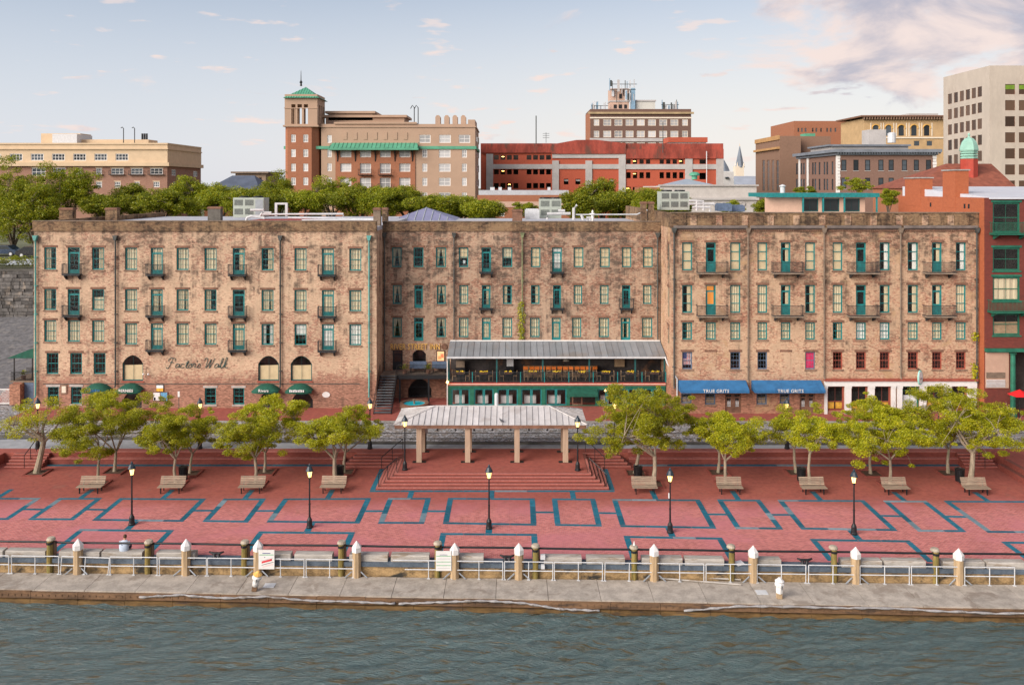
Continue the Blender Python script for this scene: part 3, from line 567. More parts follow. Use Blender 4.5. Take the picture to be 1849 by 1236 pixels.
# round mossy pilings with pale caps, tied to a black pipe rail
pil = (90, 267, 441, 616, 790, 967, 1145, 1321, 1506, 1690)
for i, px in enumerate(pil):
    x, y = W2(px, -0.10, 0)
    t = thing('round_piling', (x, y, -3), '%s round mossy piling with a pale cap, counting from the left' % 'first second third fourth fifth sixth seventh eighth ninth tenth'.split()[i], 'piling', 'round pilings along the quay')
    hh = 0.95 + R.uniform(-0.06, 0.06)
    MB().lathe([(0.17, -3), (0.165, 0), (0.15, hh)], (x, y, 0), 12).build('shaft', M['pile'], t, smooth=False)
    MB().lathe([(0.235, hh), (0.25, hh + 0.05), (0.19, hh + 0.15), (0.05, hh + 0.17)], (x, y + 0.12, 0), 12).build('cap', plain('pale_piling_cap', (0.36, 0.31, 0.24), 0.9, 0.3, 4), t)
    MB().lathe([(0.13, -3), (0.125, 0), (0.12, hh - 0.12)], (x + 0.13, y + 0.24, 0), 10).build('second_shaft', plain('brown_piling', (0.17, 0.11, 0.075), 0.9, 0.3, 3), t)
    MB().lathe([(0.185, hh - 0.18), (0.185, hh - 0.06)], (x, y, 0), 12).build('band', M['black'], t)
    if i == 6: MB().lathe([(0.07, hh + 0.17), (0.05, hh + 0.25), (0.005, hh + 0.42)], (x + 0.02, y + 0.12, 0), 8).build('white_finial', M['white'], t)
pts = []
for i in range(61):
    X = -40 + 80 * i / 60; pts.append((X, Q(X) + 0.12, 0.80 + 0.012 * math.sin(i * 0.9) - 0.0012 * X))
tag(MB().tube(pts, 0.062, 8).build('pipe_rail', M['black'], smooth=True), 'black pipe rail running behind the white-capped posts on the quay', 'rail')
# cleats
for px, n in ((391, 'third and fourth pilings'), (916, 'fifth and sixth capped posts'), (1453, 'eighth and ninth capped posts')):
    x, y = W2(px, 0.22, 0); mb = MB(); mb.lathe([(0.13, 0.02), (0.09, 0.06), (0.08, 0.26)], (x - 0.12, y, 0), 8); mb.lathe([(0.13, 0.02), (0.09, 0.06), (0.08, 0.26)], (x + 0.12, y, 0), 8)
    mb.tube([(x - 0.42, y, 0.36), (x - 0.2, y, 0.27), (x + 0.2, y, 0.27), (x + 0.42, y, 0.36)], [0.04, 0.075, 0.075, 0.04], 7)
    tag(mb.build('mooring_cleat', M['black'], smooth=True), 'black mooring cleat on the quay edge near the %s' % n, 'cleat', 'mooring cleats')
# ---------------------------------------------------------------- facades: walls with openings, windows, doors, balconies
def wall(mb, axis, c, a0, a1, z0, z1, holes=(), depth=0.22, sgn=-1):
    """Upright wall on Y=c (axis F, seen from -Y) or X=c (axis S, outward sign sgn); holes (a0,a1,z0,z1[,rise]) get reveals; rise = arched head."""
    As = sorted({a0, a1} | {h[0] for h in holes} | {h[1] for h in holes}); Zs = sorted({z0, z1} | {h[2] for h in holes} | {h[3] for h in holes})
    As = [a for a in As if a0 - 1e-6 <= a <= a1 + 1e-6]; Zs = [z for z in Zs if z0 - 1e-6 <= z <= z1 + 1e-6]
    def p(a, z, d=0.0): return (a, c + d, z) if axis == 'F' else (c - sgn * d, a, z)
    def q(*pts):
        mb.quad(*(pts if (axis == 'F' or sgn < 0) and axis == 'F' or (axis == 'S' and sgn > 0) else pts[::-1]))
    for a, b in zip(As, As[1:]):
        run = None
        for z, y in zip(Zs, Zs[1:]):
            ma, mz = (a + b) / 2, (z + y) / 2
            hole = any(h[0] < ma < h[1] and h[2] < mz < h[3] for h in holes)
            if hole:
                if run: q(p(a, run[0]), p(b, run[0]), p(b, run[1]), p(a, run[1])); run = None
            else: run = (run[0], y) if run else (z, y)
        if run: q(p(a, run[0]), p(b, run[0]), p(b, run[1]), p(a, run[1]))
    for h in holes:
        l, r, b, t = h[:4]
        q(p(l, b), p(l, t), p(l, t, depth), p(l, b, depth)); q(p(r, t), p(r, b), p(r, b, depth), p(r, t, depth))
        q(p(l, t), p(r, t), p(r, t, depth), p(l, t, depth)); q(p(r, b), p(l, b), p(l, b, depth), p(r, b, depth))
        if len(h) > 4:                                     # arched head: fill the two spandrels
            n = 8; rise = h[4]; w = r - l
            arc = [(l + w * i / n, t - rise + rise * math.sin(math.pi * i / n) ** 0.75) for i in range(n + 1)]
            for (xa, za), (xb, zb) in zip(arc, arc[1:]):
                q(p(xa, za), p(xb, zb), p(xb, t), p(xa, t)); q(p(xa, za), p(xa, za, depth), p(xb, zb, depth), p(xb, zb))
WM = {}
def cached(key, fn):
    if key not in WM: WM[key] = fn()
    return WM[key]
def frame_mesh(w, h, fr, nx, nz, meet, door, mat, rec, arch, mt=0.016):
    def mk():
        mb = MB(); y0, y1 = rec, rec + 0.07
        mb.box(0, fr, y0, y1, 0, h); mb.box(w - fr, w, y0, y1, 0, h); mb.box(fr, w - fr, y0, y1, 0, fr); mb.box(fr, w - fr, y0, y1, h - fr, h)
        t = mt; ya, yb = y0 + 0.015, y1 - 0.012
        if door:
            zt = h * 0.80
            mb.box(fr, w - fr, ya, yb, zt - 0.03, zt + 0.03); mb.box(fr, w - fr, ya, yb, fr, h * door)
            st = 0.07; mb.box(fr, fr + st, ya, yb, h * door, zt - 0.03); mb.box(w - fr - st, w - fr, ya, yb, h * door, zt - 0.03); mb.box(fr + st, w - fr - st, ya, yb, zt - 0.10, zt - 0.03)
        for m_ in meet: mb.box(fr, w - fr, ya, yb, h * m_ - 0.028, h * m_ + 0.028)
        for i in range(1, nx): mb.box(w * i / nx - t / 2, w * i / nx + t / 2, ya + 0.01, yb - 0.008, h * door if door else fr, h - fr)
        for i in range(1, nz):
            z = h * i / nz
            if all(abs(z - h * m_) > 0.08 for m_ in meet) and (not door or z > h * door + 0.05): mb.box(fr, w - fr, ya + 0.012, yb - 0.010, z - t / 2, z + t / 2)
        if arch:
            n = 8
            arc = [(w * i / n, h - arch + arch * math.sin(math.pi * i / n) ** 0.75) for i in range(n + 1)]
            for (xa, za), (xb, zb) in zip(arc, arc[1:]):
                mb.add([(xa, y0, za - 0.09), (xb, y0, zb - 0.09), (xb, y0, zb + 0.02), (xa, y0, za + 0.02), (xa, y1, za - 0.09), (xb, y1, zb - 0.09)], [(0, 1, 2, 3), (1, 0, 4, 5)])
        me = mb.mesh('window'); me.materials.append(mat); return me
    return cached(('f', round(w, 2), round(h, 2), fr, nx, nz, tuple(meet), door, mat.name, rec, round(arch, 2), mt), mk)
def sheet_mesh(kind, w, h, mat, rec):
    def mk():
        mb = MB(); y = rec + 0.10; n = 14
        def drape(f0, f1, top0=0.0, top1=1.0, amp=0.035):  # folds between x fractions at the bottom (f0..f1) and the top
            for i in range(n):
                t0, t1 = i / n, (i + 1) / n; ya, yb = y + amp * math.sin(i * 1.9), y + amp * math.sin((i + 1) * 1.9)
                mb.quad((w * (f0 + (f1 - f0) * t0), ya, 0.03), (w * (f0 + (f1 - f0) * t1), yb, 0.03), (w * (top0 + (top1 - top0) * t1), yb, h - 0.02), (w * (top0 + (top1 - top0) * t0), ya, h - 0.02))
        if kind == 'full': drape(0, 1)
        elif kind == 'left': drape(0, 0.5, 0, 0.5)
        elif kind == 'right': drape(0.5, 1, 0.5, 1)
        elif kind == 'sides': drape(0, 0.36, 0, 0.36); drape(0.64, 1, 0.64, 1)
        elif kind == 'split': drape(0, 0.60, 0, 0.62); drape(0.74, 1, 0.66, 1)
        elif kind == 'tied': drape(0, 0.2, 0, 0.5); drape(0.8, 1, 0.5, 1)
        elif kind == 'blind': mb.quad((0, y, h * 0.45), (w, y, h * 0.45), (w, y, h), (0, y, h))
        elif kind == 'board': mb.quad((0, y, 0), (w, y, 0), (w, y, h), (0, y, h))
        elif kind == 'low': mb.quad((0.02, y, 0.02), (w - 0.02, y, 0.02), (w - 0.02, y, h * 0.62), (0.02, y, h * 0.60))
        me = mb.mesh('curtain'); me.materials.append(mat); return me
    return cached(('c', kind, round(w, 2), round(h, 2), mat.name, rec), mk)
def pane_mesh(w, h, mat, rec, off=0.045, arch=0.0):
    def mk():
        mb = MB(); mb.quad((0.01, rec + off, 0.01), (w - 0.01, rec + off, 0.01), (w - 0.01, rec + off, h - 0.01), (0.01, rec + off, h - 0.01))
        me = mb.mesh('pane'); me.materials.append(mat); return me
    return cached(('p', round(w, 2), round(h, 2), mat.name, rec, off), mk)
def box_mesh(key, mat, *b):
    def mk():
        mb = MB().box(*b); me = mb.mesh(key); me.materials.append(mat); return me
    return cached((key, mat.name) + tuple(round(x, 2) for x in b), mk)
def window(parent, a0, a1, z0, z1, c, axis='F', sgn=-1, fr=0.10, nx=2, nz=4, meet=(0.5,), door=0, mat=None, pane='glass', curtain=None, cmat='curtain', rec=0.10, sill=True, lintel=True, arch=0.0, smat=None, lmat=None, off=0.045, name=None, mt=0.016):
    """One window or glazed door in an opening: frame with glazing bars, pane, curtain, sill and lintel."""
    w, h = round(a1 - a0, 3), round(z1 - z0, 3); mat = mat or M['teal']
    if axis == 'F': at, rz = (a0, c, z0), 0.0
    elif sgn < 0: at, rz = (c, a1, z0), -math.pi / 2
    else: at, rz = (c, a0, z0), math.pi / 2
    o = inst(name or ('balcony_door' if door else 'window'), frame_mesh(w, h, fr, nx, nz, meet, door, mat, rec, arch, mt), parent, at, rz)
    def sub(nm, me):
        s = bpy.data.objects.new(nm, me); COL.objects.link(s); s.parent = o; return s
    sub('pane', pane_mesh(w, h, MATS[pane] if pane in MATS else M[pane], rec, off))
    if curtain: sub('curtain', sheet_mesh(curtain, w, h, M[cmat], rec))
    if sill: sub('sill', box_mesh('sill', smat or M['sill'], -0.08, w + 0.08, -0.07, rec, -0.13, -0.002))
    if lintel: sub('lintel', box_mesh('lintel', lmat or M['lintel'], -0.14, w + 0.14, -0.03, rec - 0.01, h + 0.002, h + 0.20))
    return o
def balcony(parent, xc, z, w, yf, d=0.55, hr=0.95, mat=None, step=0.11, br=True, pm=None):
    """A small cantilevered iron balcony: platform, railing of thin bars, two brackets."""
    mat = mat or M['iron']; x0, x1 = -w / 2, w / 2
    def mk():
        me = MB().box(x0, x1, -d, 0.0, -0.09, 0.0).mesh('balcony'); me.materials.append(pm or mat); return me
    o = inst('balcony', cached(('bal', round(w, 2), d, (pm or mat).name), mk), parent, (xc, yf - 0.002, z))
    def rail():
        mb = MB()
        for zz in (hr, 0.08): mb.tube([(x0, 0, zz), (x0, -d, zz), (x1, -d, zz), (x1, 0, zz)], 0.022, 4)
        n = max(4, int(w / step))
        for i in range(n + 1): x = x0 + (x1 - x0) * i / n; mb.box(x - 0.011, x + 0.011, -d - 0.011, -d + 0.011, 0, hr)
        for i in range(1, 4):
            for x in (x0, x1): y = -d * i / 4; mb.box(x - 0.011, x + 0.011, y - 0.011, y + 0.011, 0, hr)
        me = mb.mesh('railing'); me.materials.append(mat); return me
    def brk():
        mb = MB().prismx([(0, -0.10), (-d * 0.9, -0.10), (-d * 0.9, -0.17), (-0.10, -0.50), (0, -0.50)], -0.04, 0.04)
        me = mb.mesh('bracket'); me.materials.append(mat); return me
    s = bpy.data.objects.new('railing', cached(('rail', round(w, 2), d, hr, mat.name), rail)); COL.objects.link(s); s.parent = o
    if br:
        for sx in (x0 + w * 0.12, x1 - w * 0.12):
            s = bpy.data.objects.new('bracket', cached(('brk', d, mat.name), brk)); COL.objects.link(s); s.parent = o; s.location = (sx, 0, 0)
    return o
def downpipe(parent, px, py0, py1, yf, mat, r=0.075):
    x = U(px, yf); z0, z1 = V(py0, yf), V(py1, yf); mb = MB()
    mb.prism([(x - 0.09, z0 - 0.45), (x + 0.09, z0 - 0.45), (x + 0.22, z0), (x - 0.22, z0)], yf - 0.36, yf - 0.02)
    mb.tube([(x, yf - 0.17, z0 - 0.4), (x, yf - 0.17, z1 + 0.2), (x, yf - 0.30, z1)], r, 6)
    z = z0 - 2
    while z > z1 + 1: mb.box(x - 0.13, x + 0.13, yf - 0.20, yf - 0.004, z, z + 0.07); z -= 2.6
    return mb.build('downpipe', mat, parent)
def text(body, x, y, z, size, mat, name, label, cat='sign', parent=None, ext=0.02, off=0.0, align='CENTER', stretch=1.0):
    cu = bpy.data.curves.new(name, 'FONT'); cu.body = body; cu.size = size; cu.extrude = ext; cu.offset = off; cu.space_character = 1.08; cu.align_x = align; cu.resolution_u = 2
    tmp = bpy.data.objects.new(name, cu); COL.objects.link(tmp); bpy.context.view_layer.update()
    me = bpy.data.meshes.new_from_object(tmp.evaluated_get(bpy.context.evaluated_depsgraph_get())); bpy.data.objects.remove(tmp); me.transform(Matrix.Rotation(math.radians(90), 4, 'X') @ Matrix.Diagonal((stretch, 1, 1, 1)))
    me.materials.clear(); me.materials.append(mat); o = link(bpy.data.objects.new(name, me), parent, (x, y, z))
    if parent is None: tag(o, label, cat)
    return o
M['glass_b'] = dark_pane('dark_pane', (0.035, 0.04, 0.042))
# ------------------------------------------------------------- the pale left-hand warehouse
YL, YM, YR = 75.9, 79.5, 74.0
UL = lambda p: U(p, YL); VL = lambda p: V(p, YL)
def rect(px0, px1, py0, py1, Y): return (U(px0, Y), U(px1, Y), V(py1, Y), V(py0, Y))
LB = thing('brick_warehouse', (UL(370), YL, ZS), 'pale limewashed brick warehouse with teal windows and cursive sign, leftmost of the row', 'building')
colsL = [90.5, 133, 177, 236.5, 283, 329.5, 380, 431, 483, 542.5, 592, 641.5]; doorsL = {1, 4, 7, 10}
holes = []; plan = []
cur1 = ['left', None, 'lampwin', 'full', 'full', 'full', 'full', 'right', 'right', 'full', 'full', 'full']
cur2 = ['left', None, 'low', 'full', 'split', 'split', 'left', None, 'split', 'full', 'full', 'full']
cur3 = ['full', 'full', 'full', 'full', 'full', 'full', 'full', 'full', 'sides', 'blind', 'full', 'full']
for i, cx in enumerate(colsL):
    dr = 0.2 * i
    for row, (y0, y1, yd, cu) in enumerate(((446.5, 486.5, 494, cur1), (521.6, 559.5, 568.5, cur2), (578 if i < 3 else 583, 616.5 if i < 3 else 621, 630, cur3))):
        door = i in doorsL and not (row == 2 and i == 1)
        r = rect(cx - 10.9, cx + 10.9, y0 + dr, (yd if door else y1) + dr, YL); holes.append(r); c_ = cu[i]
        plan.append((r, door, 'right' if c_ == 'lampwin' else c_, 'curtain_w' if row == 2 and i >= 9 or c_ == 'sides' else 'curtain', i, row))
for px0, px1 in ((84, 105.5), (126.5, 148), (169, 190.5)):
    r = rect(px0, px1, 637, 675, YL); holes.append(r); plan.append((r, False, None, None, 0, 3))
archL = [(221, 258.5, 641, 687.5), (466, 503.8, 642, 687.5), (524.8, 563.3, 642, 687.5)]
for a_ in archL: holes.append(rect(*a_, YL) + (0.75,))
gw = [(86, 106, 698, 729), (128, 147.5, 698, 729), (369.6, 390, 700, 730), (420.8, 441, 700, 730)]
for a_ in gw: holes.append(rect(*a_, YL))
dl = [(160, 196, 704, 738.5), (222, 256, 706, 738.5), (468, 504, 706, 738.5), (527, 565, 706, 738.5)]
for a_ in dl: holes.append(rect(*a_, YL) + (0.8,))
xl0, xl1, zt = UL(61), UL(680), VL(417)
mb = MB(); wall(mb, 'F', YL, xl0, xl1, 0.2, zt, holes, 0.34)
mb.quad((xl0, 104, 0.2), (xl0, YL, 0.2), (xl0, YL, zt), (xl0, 104, zt)); mb.quad((xl1, YL, 0.2), (xl1, 104, 0.2), (xl1, 104, zt), (xl1, YL, zt))
mb.build('wall', M['wall_l'], LB)
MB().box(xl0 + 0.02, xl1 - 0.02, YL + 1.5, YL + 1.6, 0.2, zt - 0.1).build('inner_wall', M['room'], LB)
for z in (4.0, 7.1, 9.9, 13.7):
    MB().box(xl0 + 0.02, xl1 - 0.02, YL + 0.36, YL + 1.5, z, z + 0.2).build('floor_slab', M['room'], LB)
mb = MB(); z0, z1 = zt, VL(399.5)
mb.box(xl0 - 0.16, xl1 + 0.02, YL - 0.16, YL + 0.3, z0, z0 + 0.10); mb.box(xl0 - 0.08, xl1, YL - 0.08, YL + 0.38, z0 + 0.10, z1); mb.box(xl0 - 0.08, xl0 + 0.3, YL + 0.38, 103.9, z0 + 0.10, z1 - 0.02)
mb.build('parapet', M['parapet'], LB)
mb = MB().box(xl0 - 0.12, xl1 + 0.04, YL - 0.12, YL + 0.42, z1, z1 + 0.07); mb.build('coping', M['cap'], LB)
MB().box(xl0 + 0.3, xl1 - 0.02, YL + 0.39, 103.8, zt - 0.3, zt + 0.35).build('roof', M['roof_m'], LB)
MB().box(UL(380), UL(510), 84, 92, zt + 0.36, zt + 0.52).build('roof_walkway', M['roof_red'], LB)
for (r, door, cu, cm, i, row) in plan:
    x0, x1, za, zb = r
    if row == 3: window(LB, x0, x1, za, zb, YL, nx=3, nz=4, curtain='blind' if False else None)
    elif door:
        window(LB, x0, x1, za, zb, YL, nx=2, nz=6, meet=(), door=0.16, curtain=cu, cmat=cm or 'curtain', sill=False)
        balcony(LB, (x0 + x1) / 2, za - 0.02, 1.62, YL)
    else: window(LB, x0, x1, za, zb, YL, nx=3, nz=4, curtain=cu, cmat=cm or 'curtain')
for a_ in archL:
    x0, x1, za, zb = rect(*a_, YL); window(LB, x0, x1, za, zb, YL, nx=2, nz=1, meet=(), curtain='low', cmat='curtain_b', arch=0.75, lintel=False, smat=M['redframe'], mat=M['teal_d'])
pale = plain('pale_stone_lintel', (0.42, 0.38, 0.35), 0.9, 0.2, 2)
for a_ in gw:
    x0, x1, za, zb = rect(*a_, YL); window(LB, x0, x1, za, zb, YL, nx=2, nz=4, lmat=pale, smat=pale)
for k, a_ in enumerate(dl):
    x0, x1, za, zb = rect(*a_, YL); window(LB, x0, x1, za, zb, YL, nx=2, nz=3, meet=(), door=0.3, arch=0.8, lintel=False, sill=False, mat=M['black'], name='shop_door')
def dome_awning(parent, px0, px1, py0, py1, Y, d=1.0, label=None):
    x0, x1 = U(px0, Y), U(px1, Y); xc = (x0 + x1) / 2; w = (x1 - x0) / 2; z0, z1 = V(py1, Y), V(py0, Y); mb = MB(); n, m_ = 12, 5; g = []
    for j in range(m_ + 1):
        t = j / m_; row_ = []
        for i in range(n + 1):
            s = -1 + 2 * i / n; top = z0 + 0.18 + (z1 - z0 - 0.18) * (1 - abs(s) ** 2.2)
            y = Y - d * math.sin(t * math.pi / 2) * (1 - 0.25 * abs(s) ** 4); z = z0 + 0.18 + (top - z0 - 0.18) * math.cos(t * math.pi / 2); row_.append((xc + w * s, y - 0.003, z))
        g.append(row_)
    g.append([(p[0], p[1], z0) for p in g[-1]])
    vs_ = [p for r_ in g for p in r_]; k = n + 1
    mb.add(vs_, [(j * k + i, (j + 1) * k + i, (j + 1) * k + i + 1, j * k + i + 1) for j in range(m_ + 1) for i in range(n)])
    o = mb.build('awning', M['awn_g'], parent); return o, xc, z0
for k, (a_, tx) in enumerate((((152.8, 204, 690.8, 705.6), None), ((214.6, 260.6, 691, 705.6), "BERNIES"), ((458.5, 507, 691.5, 705.6), "Rivers"), ((518.7, 566.2, 691.5, 706), None))):
    o, xc, z0 = dome_awning(LB, *a_, YL)
    if tx: text(tx, xc - 0.05, YL - 1.06, z0 + 0.17, 0.34, M['white'], 'awning_lettering', None, parent=LB, ext=0.01, off=0.008)
    else:
        mb = MB()
        for j in range(9): mb.box(xc - 0.72 + j * 0.15, xc - 0.62 + j * 0.15, YL - 1.055, YL - 1.03, z0 + 0.17, z0 + 0.36 + 0.04 * (j % 3 == 0))
        mb.build('awning_lettering', M['awn_b'] if k == 0 else M['paper'], LB)
for px, m_ in ((66, 'copper'), (210, 'pipe_d'), (507, 'pipe_d'), (667, 'copper')): downpipe(LB, px, 425, 716 if px in (66, 667) else 698, YL, M[m_])
MB().box(UL(78), UL(650), YL - 0.03, YL - 0.004, VL(693.2), VL(692)).build('pipe_run', M['pipe_d'], LB)
def chimney(parent, px0, px1, py0, py1, Y, d=0.7, mat=None, capm=None):
    x0, x1, z0, z1 = rect(px0, px1, py0, py1, Y); o = MB().box(x0, x1, Y, Y + d, z0 - 0.8, z1 - 0.22).build('chimney', mat or M['parapet'], parent)
    c = MB().box(x0 - 0.07, x1 + 0.07, Y - 0.07, Y + d + 0.07, z1 - 0.22, z1 - 0.10).box(x0, x1, Y, Y + d, z1 - 0.10, z1); c.build('chimney_cap', capm or M['lintel'], o)
chimney(LB, 107, 131, 375, 394, 84); chimney(LB, 190, 211, 375, 393, 88); chimney(LB, 375, 398, 373, 394, 86, mat=plain('sooty_chimney', (0.11, 0.10, 0.085), 0.9, 0.3, 2)); chimney(LB, 674, 686.5, 375, 401, 78.5, mat=M['cap'])
# cursive letters "Factor's Walk" as bent metal strips on the wall
def script_sign():
    S = {'F': [[(0.0, 0.1), (0.1, -0.05), (0.25, 0.05), (0.45, 0.55), (0.55, 0.95), (0.35, 1.0), (0.15, 0.8), (0.2, 0.65)], [(0.35, 1.0), (0.7, 1.0), (0.85, 0.85), (0.8, 0.7)], [(0.35, 0.55), (0.7, 0.55)]],
         'a': [[(0.42, 0.38), (0.2, 0.42), (0.05, 0.2), (0.15, 0.02), (0.35, 0.15), (0.45, 0.4), (0.42, 0.08), (0.6, 0.1)]],
         'c': [[(0.38, 0.35), (0.2, 0.42), (0.05, 0.2), (0.15, 0.02), (0.42, 0.1)]],
         't': [[(0.1, 0.1), (0.35, 0.75), (0.2, 0.1), (0.3, 0.0), (0.42, 0.1)], [(0.1, 0.5), (0.45, 0.55)]],
         'o': [[(0.2, 0.4), (0.05, 0.2), (0.18, 0.0), (0.35, 0.2), (0.25, 0.4), (0.5, 0.35)]],
         'r': [[(0.0, 0.1), (0.15, 0.45), (0.3, 0.35), (0.22, 0.1), (0.4, 0.08)]],
         "'": [[(0.1, 0.8), (0.04, 0.6)]], 's': [[(0.0, 0.1), (0.2, 0.45), (0.32, 0.15), (0.15, 0.0), (0.05, 0.08)]],
         'W': [[(0.0, 0.75), (0.1, 1.0), (0.3, 0.9), (0.25, 0.4), (0.2, 0.0), (0.45, 0.4), (0.65, 0.9), (0.58, 0.4), (0.55, 0.0), (0.8, 0.5), (1.0, 1.0)]],
         'l': [[(0.0, 0.1), (0.25, 0.6), (0.32, 0.95), (0.2, 0.9), (0.12, 0.3), (0.18, 0.0), (0.35, 0.1)]],
         'k': [[(0.0, 0.1), (0.28, 0.6), (0.36, 1.0), (0.24, 0.95), (0.1, 0.0)], [(0.12, 0.25), (0.4, 0.45), (0.2, 0.28), (0.35, 0.0), (0.55, 0.1)]]}
    x0, x1 = UL(300), UL(411); z0 = VL(664); hh = VL(646) - z0; mb = MB(); x = 0
    adv = {'F': 0.85, 'a': 0.52, 'c': 0.42, 't': 0.36, 'o': 0.42, 'r': 0.36, "'": 0.12, 's': 0.42, 'W': 1.0, 'l': 0.34, 'k': 0.5, ' ': 0.25}
    tot = sum(adv[c] for c in "Factor's Walk"); sc = (x1 - x0) / tot
    for ch in "Factor's Walk":
        for st in S.get(ch, []):
            pts = [Vector((x0 + (x + p[0] + p[1] * 0.12) * sc, YL - 0.05, z0 + p[1] * hh)) for p in st]; sm = []
            for i in range(len(pts) - 1):
                a, b, c, d = pts[max(i - 1, 0)], pts[i], pts[i + 1], pts[min(i + 2, len(pts) - 1)]
                for j in range(4):
                    t = j / 4; sm.append(0.5 * (2 * b + (c - a) * t + (2 * a - 5 * b + 4 * c - d) * t * t + (3 * b - a - 3 * c + d) * t ** 3))
            sm.append(pts[-1]); mb.tube(sm, 0.026, 4)
        x += adv[ch]
    tag(mb.build('wall_lettering', M['teal_d']), 'dark green cursive metal lettering on the pale brick wall', 'sign')
script_sign()
def board(px0, px1, py0, py1, Y, mats, label, name='notice_board', thick=0.06, frame=None):
    x0, x1, z0, z1 = rect(px0, px1, py0, py1, Y); t = thing(name, ((x0 + x1) / 2, Y, z0), label, 'sign')
    MB().box(x0, x1, Y - thick, Y - 0.003, z0, z1).build('board', frame or M['white'], t)
    for (a, b, c, d, m_) in mats: MB().box(x0 + (x1 - x0) * a, x0 + (x1 - x0) * b, Y - thick - 0.006, Y - thick + 0.002, z0 + (z1 - z0) * c, z0 + (z1 - z0) * d).build('print', m_, t)
    return t
pb = plain('print_blue', (0.12, 0.33, 0.52), 0.5, 0.5, 4); po = plain('print_orange', (0.75, 0.40, 0.05), 0.5, 0.3, 4); pg = plain('print_green', (0.10, 0.40, 0.18), 0.5, 0.3, 4); pr = plain('print_red', (0.55, 0.05, 0.06), 0.5, 0.3, 4); pn = plain('print_navy', (0.06, 0.07, 0.22), 0.5, 0.2, 4)
board(276, 303.5, 707, 723.5, YL, [(0.05, 0.47, 0.08, 0.92, M['paper']), (0.08, 0.2, 0.1, 0.4, pg), (0.53, 0.96, 0.06, 0.94, pb)], 'wide framed notice board with white and blue posters on brick wall', frame=M['lintel'])
board(282, 296, 694, 706.5, YL, [(0.06, 0.94, 0.06, 0.5, po), (0.06, 0.94, 0.5, 0.94, M['paper'])], 'small square sign with orange lower half above the notice board', name='wall_sign', frame=M['black'])
board(110.5, 121, 694, 711, YL, [(0.15, 0.85, 0.15, 0.85, M['cream'])], 'small framed plaque between two shop windows of the pale warehouse', name='wall_plaque', frame=M['sill'])
x, z = UL(589), VL(712); mb = MB(); mb.tf = Matrix.Translation((x, YL - 0.05, z)) @ Matrix.Rotation(math.radians(90), 4, 'X'); mb.lathe([(0.36, 0), (0.36, 0.05)], n=20); mb.tf = Matrix.Translation((x, YL - 0.004, z)) @ Matrix.Diagonal((1, 1, 0.72, 1)) @ Matrix.Rotation(math.radians(90), 4, 'X'); mb.v = []; mb.f = []; mb.lathe([(0.36, 0.0), (0.36, 0.05)], n=20)
tag(mb.build('oval_sign', M['white']), 'white oval sign on bare brick beside the last green awning', 'sign')
# wall lantern with twin spotlights
x, z = UL(266), VL(672); t = thing('wall_light', (x, YL, z), 'bracketed pair of white spotlights beside the first arched window', 'light')
MB().tube([(x, YL, z + 0.4), (x, YL - 0.25, z + 0.45), (x, YL - 0.3, z - 0.4)], 0.03, 5).build('bracket', M['black'], t)
for s in (-1, 1): MB().ball((x + s * 0.22, YL - 0.3, z - 0.1), 0.10).build('spotlight', M['white'], t)
# ------------------------------------------------------------- the recessed dark middle warehouse
UM = lambda p: U(p, YM); VM = lambda p: V(p, YM)
MBd = thing('brick_warehouse', (UM(940), YM, ZS), 'dark weathered brick warehouse set back between its two neighbours, with covered porch', 'building')
xm0, xm1, zm = xl1 + 0.003, UM(1192), VM(417)
holes = []; plan = []
c1 = [(708, 725, 0, 'tied'), (746.5, 764.6, 0, None), (787, 805.4, 0, 'tied'), (828.4, 845.5, 0, 'paperup'), (869.5, 886.6, 1, None), (907, 925, 0, 'blind'), (958.7, 975.8, 0, 'papers'), (996.8, 1014.6, 1, 'board'), (1035.7, 1053.5, 0, 'papers'), (1083, 1101, 0, 'papers'), (1123, 1140, 0, 'papers'), (1161, 1178.7, 0, 'papers')]
c2 = [(709, 725, 0, 'tied'), (748, 763.6, 1, None), (788.6, 804.8, 0, 'tied'), (829.4, 845.5, 0, 'full'), (870, 885.7, 1, 'right'), (908, 924, 0, 'left'), (958.7, 974.2, 0, 'right'), (998.5, 1013, 1, None), (1035.7, 1051, 0, 'full'), (1083, 1099, 0, 'full'), (1123, 1138.3, 1, None), (1161, 1176.5, 0, 'full')]
c3 = [(708.6, 725.5, 0, 'tied'), (747.5, 764.6, 1, None), (788, 805, 0, 'tied'), (828.5, 845.7, 0, 'full'), (870, 886, 1, 'full'), (907, 924.7, 0, 'full'), (957, 974.2, 0, 'full'), (996.2, 1012.4, 1, 'full'), (1033, 1049.6, 0, 'full'), (1081, 1099.5, 0, 'full'), (1120.8, 1138.3, 1, 'sides'), (1159.4, 1178, 0, 'full')]
for row, (cs, y0, y1, yd) in enumerate(((c1, 446.7, 482.3, 491), (c2, 514.7, 548.7, 556), (c3, 573.6, 608.6, 615.5))):
    for (a, b, d, cu) in cs: r = rect(a, b, y0, yd if d else y1, YM); holes.append(r); plan.append((r, d, cu, row, a))
dg = rect(709, 727, 632, 668, YM); wg = rect(745, 769, 631, 657, YM); ga = (UM(737), UM(779), ZS + 0.02, VM(683))
holes += [dg, wg + (0.4,), ga + (1.0,)]
mb = MB(); wall(mb, 'F', YM, xm0, xm1, 0.2, zm, holes, 0.30); mb.build('wall', M['wall_m'], MBd)
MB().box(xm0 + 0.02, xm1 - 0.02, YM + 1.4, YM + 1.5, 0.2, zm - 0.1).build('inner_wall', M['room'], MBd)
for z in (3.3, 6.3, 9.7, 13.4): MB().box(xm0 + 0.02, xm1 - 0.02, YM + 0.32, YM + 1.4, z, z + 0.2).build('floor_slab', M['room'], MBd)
z1 = VM(400.5)
